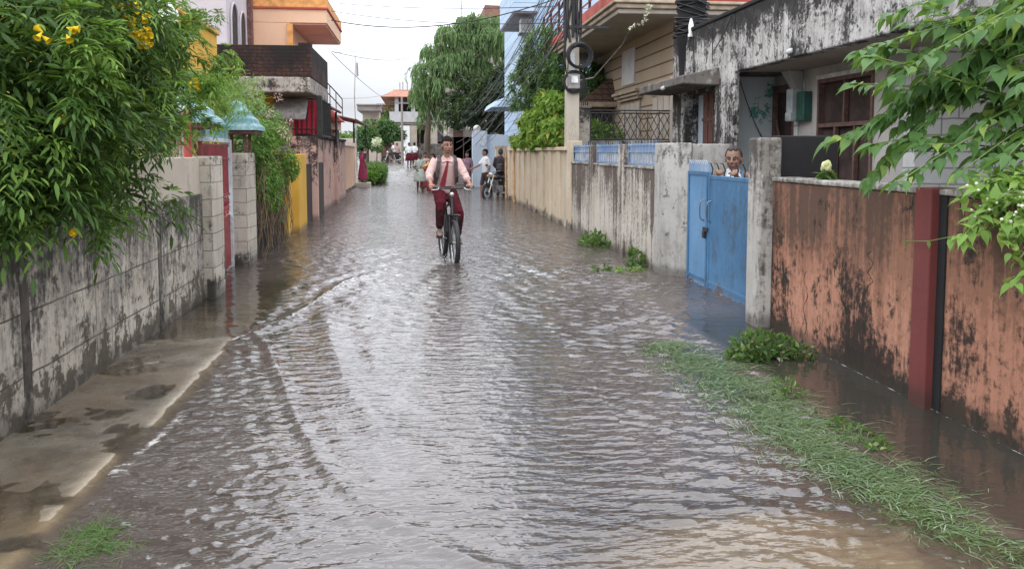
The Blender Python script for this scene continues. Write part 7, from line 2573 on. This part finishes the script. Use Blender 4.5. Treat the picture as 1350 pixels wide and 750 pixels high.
def gate_man():
    c = at_x(967, 212, 3.80)
    ld = V((-c.x, -c.y, 0)).normalized()
    rz = math.atan2(ld.x, -ld.y)
    H = 1.72
    feet = c.z - 1.545 * H / 1.65 + .02
    rp = empty('person', (c.x, c.y, feet), 'man with short cropped grey hair peering over the blue gate, hands on its edge', 'person', None, rz)
    s = H / 1.65
    inv = Matrix.Rotation(-rz, 4, 'Z') @ Matrix.Translation((-c.x, -c.y, -feet))
    S = lambda x, y, z: V((x, y, z)) * s
    b = MB()
    b.limb([(S(0, 0, .84), .16 * s, .11 * s), (S(0, -.02, 1.02), .14 * s, .10 * s), (S(0, -.02, 1.2), .155 * s, .105 * s), (S(0, -.0, 1.33), .135 * s, .09 * s), (S(0, .0, 1.4), .07 * s, .06 * s)], 18)
    b.limb([(S(0, 0, 1.36), .055 * s), (S(0, -.015, 1.48), .052 * s)], 12)
    for sx in (-1, 1):
        b.limb([(S(sx * .085, 0, .86), .085 * s), (S(sx * .09, -.01, .47), .055 * s), (S(sx * .09, .02, .09), .034 * s)], 14)
        b.limb([(S(sx * .09, .05, .05), .034 * s), (S(sx * .1, -.12, .03), .034 * s, .02 * s)], 10)
    # both hands come up to the gate edge in front of the chin
    gt = {-1: V((3.455, at_x(949, 231, 3.45).y, 1.335)), 1: V((3.455, at_x(966, 231, 3.45).y, 1.335))}
    for sx in (-1, 1):
        g = inv @ gt[sx]
        w = g + V((sx * .02, .10, .01)) * s
        sh = S(sx * .17, .0, 1.345)
        e = S(sx * .235, -.06, 1.08)
        b.limb([(S(sx * .06, 0, 1.37), .05 * s), (sh, .058 * s), (sh.lerp(e, .5), .045 * s), (e, .038 * s)], 12)
        b.limb([(e, .038 * s), (e.lerp(w, .4), .038 * s), (w, .025 * s)], 12)
        hand(b, w, V((-sx * .12, -1, .50)), V((0, -.5, -1)), s * 1.05, .80, -sx)
    P, rt = head_shape(b, S(0, -.02, 1.545), s * 1.18, V((-.18, -1, -.10)).normalized())
    fused(b, 'body', M['skin_brown'], rp, .0065, 3)
    face_parts(P, rt, s * 1.18, rp, 'hair_short')
    hair_cap(P, rt, s * 1.18, rp, 'hair_short', False, .088, puff=.98)
    t = MB()
    t.limb([(S(0, 0, .80), .165 * s, .12 * s), (S(0, -.02, 1.02), .158 * s, .115 * s), (S(0, -.02, 1.2), .165 * s, .116 * s), (S(0, 0, 1.33), .15 * s, .10 * s), (S(0, 0, 1.385), .09 * s, .072 * s)], 20)
    v = fused(t, 'vest', M['white_cloth'], rp, .010, 2)
    for sx in (-1, 1):
        m = MB().tube([S(sx * .085, .06, 1.41), S(sx * .10, -.05, 1.41), S(sx * .105, -.112, 1.33), S(sx * .10, -.132, 1.2), S(sx * .10, -.135, 1.05)], .014, 8)
        m.build('strap', M['blue_paint'], v, local=True)
    q = MB()
    q.limb([(S(0, 0, .98), .15 * s, .11 * s), (S(0, 0, .84), .17 * s, .12 * s)], 16)
    for sx in (-1, 1): q.limb([(S(sx * .085, 0, .86), .098 * s), (S(sx * .09, -.01, .5), .078 * s), (S(sx * .09, .02, .2), .06 * s)], 14)
    fused(q, 'trousers', M['dark_shorts'], rp, .012, 2)


def motorcycle(label, loc, rz, lean=0.0):
    """Light commuter motorcycle, built facing -Y, engine and tank shaped, then turned."""
    r = empty('motorcycle', loc, label, 'motorcycle', None, rz)
    r.rotation_euler = (0, lean, rz)
    for y in (-.65, .62):
        w = MB().torus((0, y, .29), (1, 0, 0), .25, .045, 32, 10).build('wheel', M['rubber'], r, local=True)
        MB().torus((0, y, .29), (1, 0, 0), .20, .016, 28, 8).build('rim', M['bike_black'], w, local=True)
        sp = MB()
        for k in range(10):
            a = 2 * PI * k / 10
            sp.tube([(0, y, .29), (0, y + .2 * math.cos(a), .29 + .2 * math.sin(a))], .009, 5)
        sp.lathe((-.05, y, .29), [(0, 0), (.05, 0), (.05, .1), (0, .1)], 12, (1, 0, 0))
        sp.build('spokes', M['bike_black'], w, local=True)
        MB().torus((0, y, .29), (1, 0, 0), .315, .03, 16, 8, R_(-150) if y < 0 else R_(-120), R_(-40) if y < 0 else R_(-20)).build('mudguard', M['bike_black'], r, local=True)
    f = MB()
    for sx in (-1, 1):
        f.tube([(sx * .075, -.65, .29), (sx * .08, -.45, .72), (sx * .08, -.38, .90)], [.024, .024, .02], 8)
        f.tube([(sx * .08, .62, .29), (sx * .10, .42, .66)], .024, 8)
    f.build('fork', M['silver'], r, local=True)
    MB().limb([((0, -.34, .80), .11, .09), ((0, -.15, .85), .14, .11), ((0, .06, .80), .09, .07)], 16).build('tank', M['bike_black'], r, local=True)
    MB().limb([((0, .02, .79), .10, .05), ((0, .3, .79), .13, .055), ((0, .62, .83), .11, .045)], 14).build('seat', M['black_cloth'], r, local=True)
    e = MB().box(-.11, .11, -.22, .14, .28, .52)
    e.tube([(0, -.12, .5), (0, -.2, .70)], .075, 10)
    for k in range(5): e.tube([(0, -.13 - k * .014, .53 + k * .035), (0, -.135 - k * .014, .545 + k * .035)], .095, 12)
    e.tube([(0, -.36, .75), (0, -.22, .3)], .03, 8)
    e.tube([(0, -.34, .82), (0, .1, .68), (0, .55, .66)], .028, 8)
    e.build('engine', M['grey_metal'], r, local=True)
    MB().tube([(.13, -.22, .45), (.16, -.1, .26), (.17, .3, .27), (.17, .72, .36)], [.022, .024, .04, .045], 10).build('exhaust', M['silver'], r, local=True)
    MB().box(-.13, .13, .15, .52, .5, .7).build('side_cover', M['bike_black'], r, .03, local=True)
    h = MB().tube([(-.36, -.18, 1.05), (-.2, -.28, 1.03), (0, -.34, .98), (.2, -.28, 1.03), (.36, -.18, 1.05)], .014, 8)
    h.build('handlebar', M['steel'], r, local=True)
    for sx in (-1, 1):
        MB().tube([(sx * .26, -.24, 1.04), (sx * .37, -.175, 1.05)], .02, 8).build('grip', M['rubber'], r, local=True)
        mr = MB().tube([(sx * .22, -.26, 1.04), (sx * .30, -.26, 1.2)], .007, 6)
        mr.ball((sx * .32, -.26, 1.23), (.06, .015, .04), 10, 8)
        mr.build('mirror', M['bike_black'], r, local=True)
        MB().ball((sx * .15, -.42, .86), (.035, .03, .025), 10, 8).build('indicator', M['yellow_cloth'], r, local=True)
    MB().lathe((0, -.36, .90), [(0, -.14), (.06, -.135), (.085, -.11), (.09, -.06), (.06, .02), (0, .03)], 18, (0, 1, 0)).build('headlight', M['headlamp'], r, local=True)
    MB().box(-.05, .05, .80, .83, .62, .72).build('tail_light', M['red_cloth'], r, .01, local=True)
    return r


def crowd():
    # woman in pink sari on the doorstep, turned to the street
    figure('woman in a pink sari standing on the doorstep at the left', (-2.38, 38.3, .2), R_(120), 1.58, 'skin_brown', ('blouse', 'sari_dark'), ('sari', 'sari_pink'), long_hair=True)
    b = [o for o in COL.objects if o.name.startswith('person')][-1]
    MB().ball((0, .11, 1.50), (.04, .04, .045), 10, 8).build('hair_bun', M['hair'], b, local=True)
    # old woman in pale green sari wading towards the camera
    x = at_y(553.5, 225, 34.2).x
    figure('old woman in a pale green sari wading towards the camera', (x, 34.2, -.08), R_(8), 1.60, 'skin_dark', ('blouse', 'sari_green'), ('skirt', 'sari_green'), hair='hair_short',
           arms={'r': ((.25, -.02, 1.10), (.20, -.20, 1.02)), 'l': ((-.24, .0, 1.08), (-.17, -.2, .98))}, lean=.08)
    x = at_y(561, 225, 36).x
    figure('woman in a dull pink dress walking just behind the old woman', (x, 36.2, -.08), R_(-5), 1.62, 'skin_brown', ('shirt', 'peach_cloth'), ('sari', 'red_dress'), long_hair=True)
    x = at_y(571, 225, 33.0).x
    figure('girl in a red dress and yellow top holding the old woman\'s hand', (x, 33.0, -.08), R_(-60), 1.58, 'skin_brown', ('long', 'yellow_cloth'), ('sari', 'red_dress'), long_hair=True,
           arms={'l': ((-.20, -.2, 1.18), (-.12, -.46, 1.13)), 'r': ((.22, .03, 1.08), (.22, -.03, .86))})
    # two schoolgirls on the dry road further back
    for i, (px, Y, rz, lab) in enumerate(((539.5, 50.5, 20, 'schoolgirl in white shirt and maroon skirt, left one of the pair on the dry road'), (546.5, 51.5, 160, 'schoolgirl in white shirt and maroon skirt, right one of the pair, seen from behind'))):
        x = at_y(px, 210, Y).x
        figure(lab, (x, Y, float(gh(np.array([x]), np.array([Y]))[0])), R_(rz), 1.52, 'skin_dark', ('shirt', 'white_cloth'), ('skirt', 'maroon'), shoes='black_cloth', group='schoolgirls on the dry road', long_hair=True)
    # man in purple shirt by the pale gate
    x = at_y(616, 220, 37.0).x
    figure('man in a dull purple shirt standing in front of the brown doors', (x, 37.0, -.1), R_(-20), 1.66, 'skin_brown', ('long', 'purple_shirt'), ('trousers', 'plaid_dark'))
    # man in white shirt reaching out to the left
    x = at_y(640, 225, 29.8).x
    r, L, P, rot, s = figure('man in white shirt and dark shorts reaching out an arm', (x, 29.8, -.09), R_(-72), 1.76, 'skin_brown', ('shirt', 'white_cloth'), ('shorts', 'dark_shorts'),
                             arms={'l': ((-.20, -.16, 1.12), (-.16, -.40, 1.02)), 'r': ((.22, .06, 1.08), (.21, .02, .84))}, legs={'l': ((-.09, -.10, .47), (-.09, -.12, .1)), 'r': ((.09, .06, .47), (.09, .2, .13))})
    # parked black motorcycle and the man with a backpack on it
    m = motorcycle('black motorcycle standing in the water beside the cream wall', (at_y(657, 240, 29.2).x, 29.2, -.11), R_(-42))
    x = at_y(660, 220, 30.0).x
    r, L, P, rot, s = figure('man with cap and black backpack standing behind the parked motorcycle', (x, 30.0, -.08), R_(165), 1.76, 'skin_brown', ('long', 'plaid_dark'), ('trousers', 'dark_shorts'), hair=None,
                             arms={'l': ((-.24, -.06, 1.12), (-.2, -.3, 1.02)), 'r': ((.24, -.06, 1.12), (.2, -.3, 1.02))})
    hair_cap(P, rot, s * 1.03, r, 'cap_green', False, .03, 'cap', 1.06)
    backpack(r, (0, .19, 1.2), .30, .42, .15)
    # motorcyclist at the bend
    x = at_y(518, 205, 66).x
    g = float(gh(np.array([x]), np.array([66.0]))[0])
    motorcycle('motorcycle ridden round the bend in the distance', (x, 66, g), R_(-72))
    r = empty('person', (x, 66, g), 'motorcyclist in a white shirt riding round the far bend', 'person', None, R_(-72))
    b = MB()
    b.limb([((0, .12, .88), .15, .11), ((0, .08, 1.1), .13, .10), ((0, .02, 1.32), .14, .09)], 16)
    b.limb([((0, 0, 1.38), .05), ((0, -.03, 1.5), .05)], 10)
    for sx in (-1, 1):
        b.limb([((sx * .16, .02, 1.33), .055), ((sx * .26, -.06, 1.16), .04), ((sx * .31, -.2, 1.06), .03)], 10)
        hand(b, (sx * .31, -.17, 1.08), (0, -1, -.2), (0, 0, -1), 1.0, .8, -sx)
        b.limb([((sx * .1, .12, .86), .085), ((sx * .17, -.2, .72), .055), ((sx * .15, .0, .38), .04), ((sx * .15, -.12, .34), .035)], 10)
    P, rt = head_shape(b, V((0, -.05, 1.57)), 1.0)
    fused(b, 'body', M['skin_brown'], r, .012, 2)
    hair_cap(P, rt, 1.0, r)
    face_parts(P, rt, 1.0, r)
    t = MB().limb([((0, .12, .9), .16, .12), ((0, .08, 1.1), .145, .11), ((0, .02, 1.33), .15, .10)], 16)
    for sx in (-1, 1): t.limb([((sx * .1, .02, 1.35), .06), ((sx * .16, .02, 1.33), .066), ((sx * .24, -.04, 1.19), .055)], 10)
    fused(t, 'shirt', M['white_cloth'], r, .012, 2)
    t = MB()
    for sx in (-1, 1): t.limb([((sx * .09, .14, .88), .095), ((sx * .17, -.2, .73), .07), ((sx * .155, -.02, .42), .055)], 10)
    fused(t, 'trousers', M['dark_shorts'], r, .012, 2)
    # pillion passenger a little further
    x2 = at_y(523.5, 205, 67).x
    figure('person in a pale shirt walking behind the motorcyclist', (x2, 67.3, g), R_(30), 1.6, 'skin_brown', ('shirt', 'peach_cloth'), ('trousers', 'dark_shorts'))
# ------------------------------------------------------------------ build everything
EXPOSURE = -0.06
import time as _t
_t0 = _t.time()
make_camera()
make_world()
make_materials()
more_materials()
M['peach_cloth'] = plain('peach_cloth', (.48, .32, .29), .85)
M['cap_green'] = plain('cap_green', (.05, .06, .04), .8)
make_ground()
make_water()
make_splash()
left_wall()
left_tree()
left_plants()
left_houses()
right_walls()
mildew_house()
beige_house()
blue_building()
pole_and_wires()
right_plants()
water_plants()
far_scene()
cyclist()
gate_man()
crowd()
c = SC.cycles
c.use_denoising = True
c.max_bounces = 8
c.transparent_max_bounces = 12
c.diffuse_bounces = 3
c.glossy_bounces = 3
c.sample_clamp_indirect = 6
print('script time', round(_t.time() - _t0, 1))
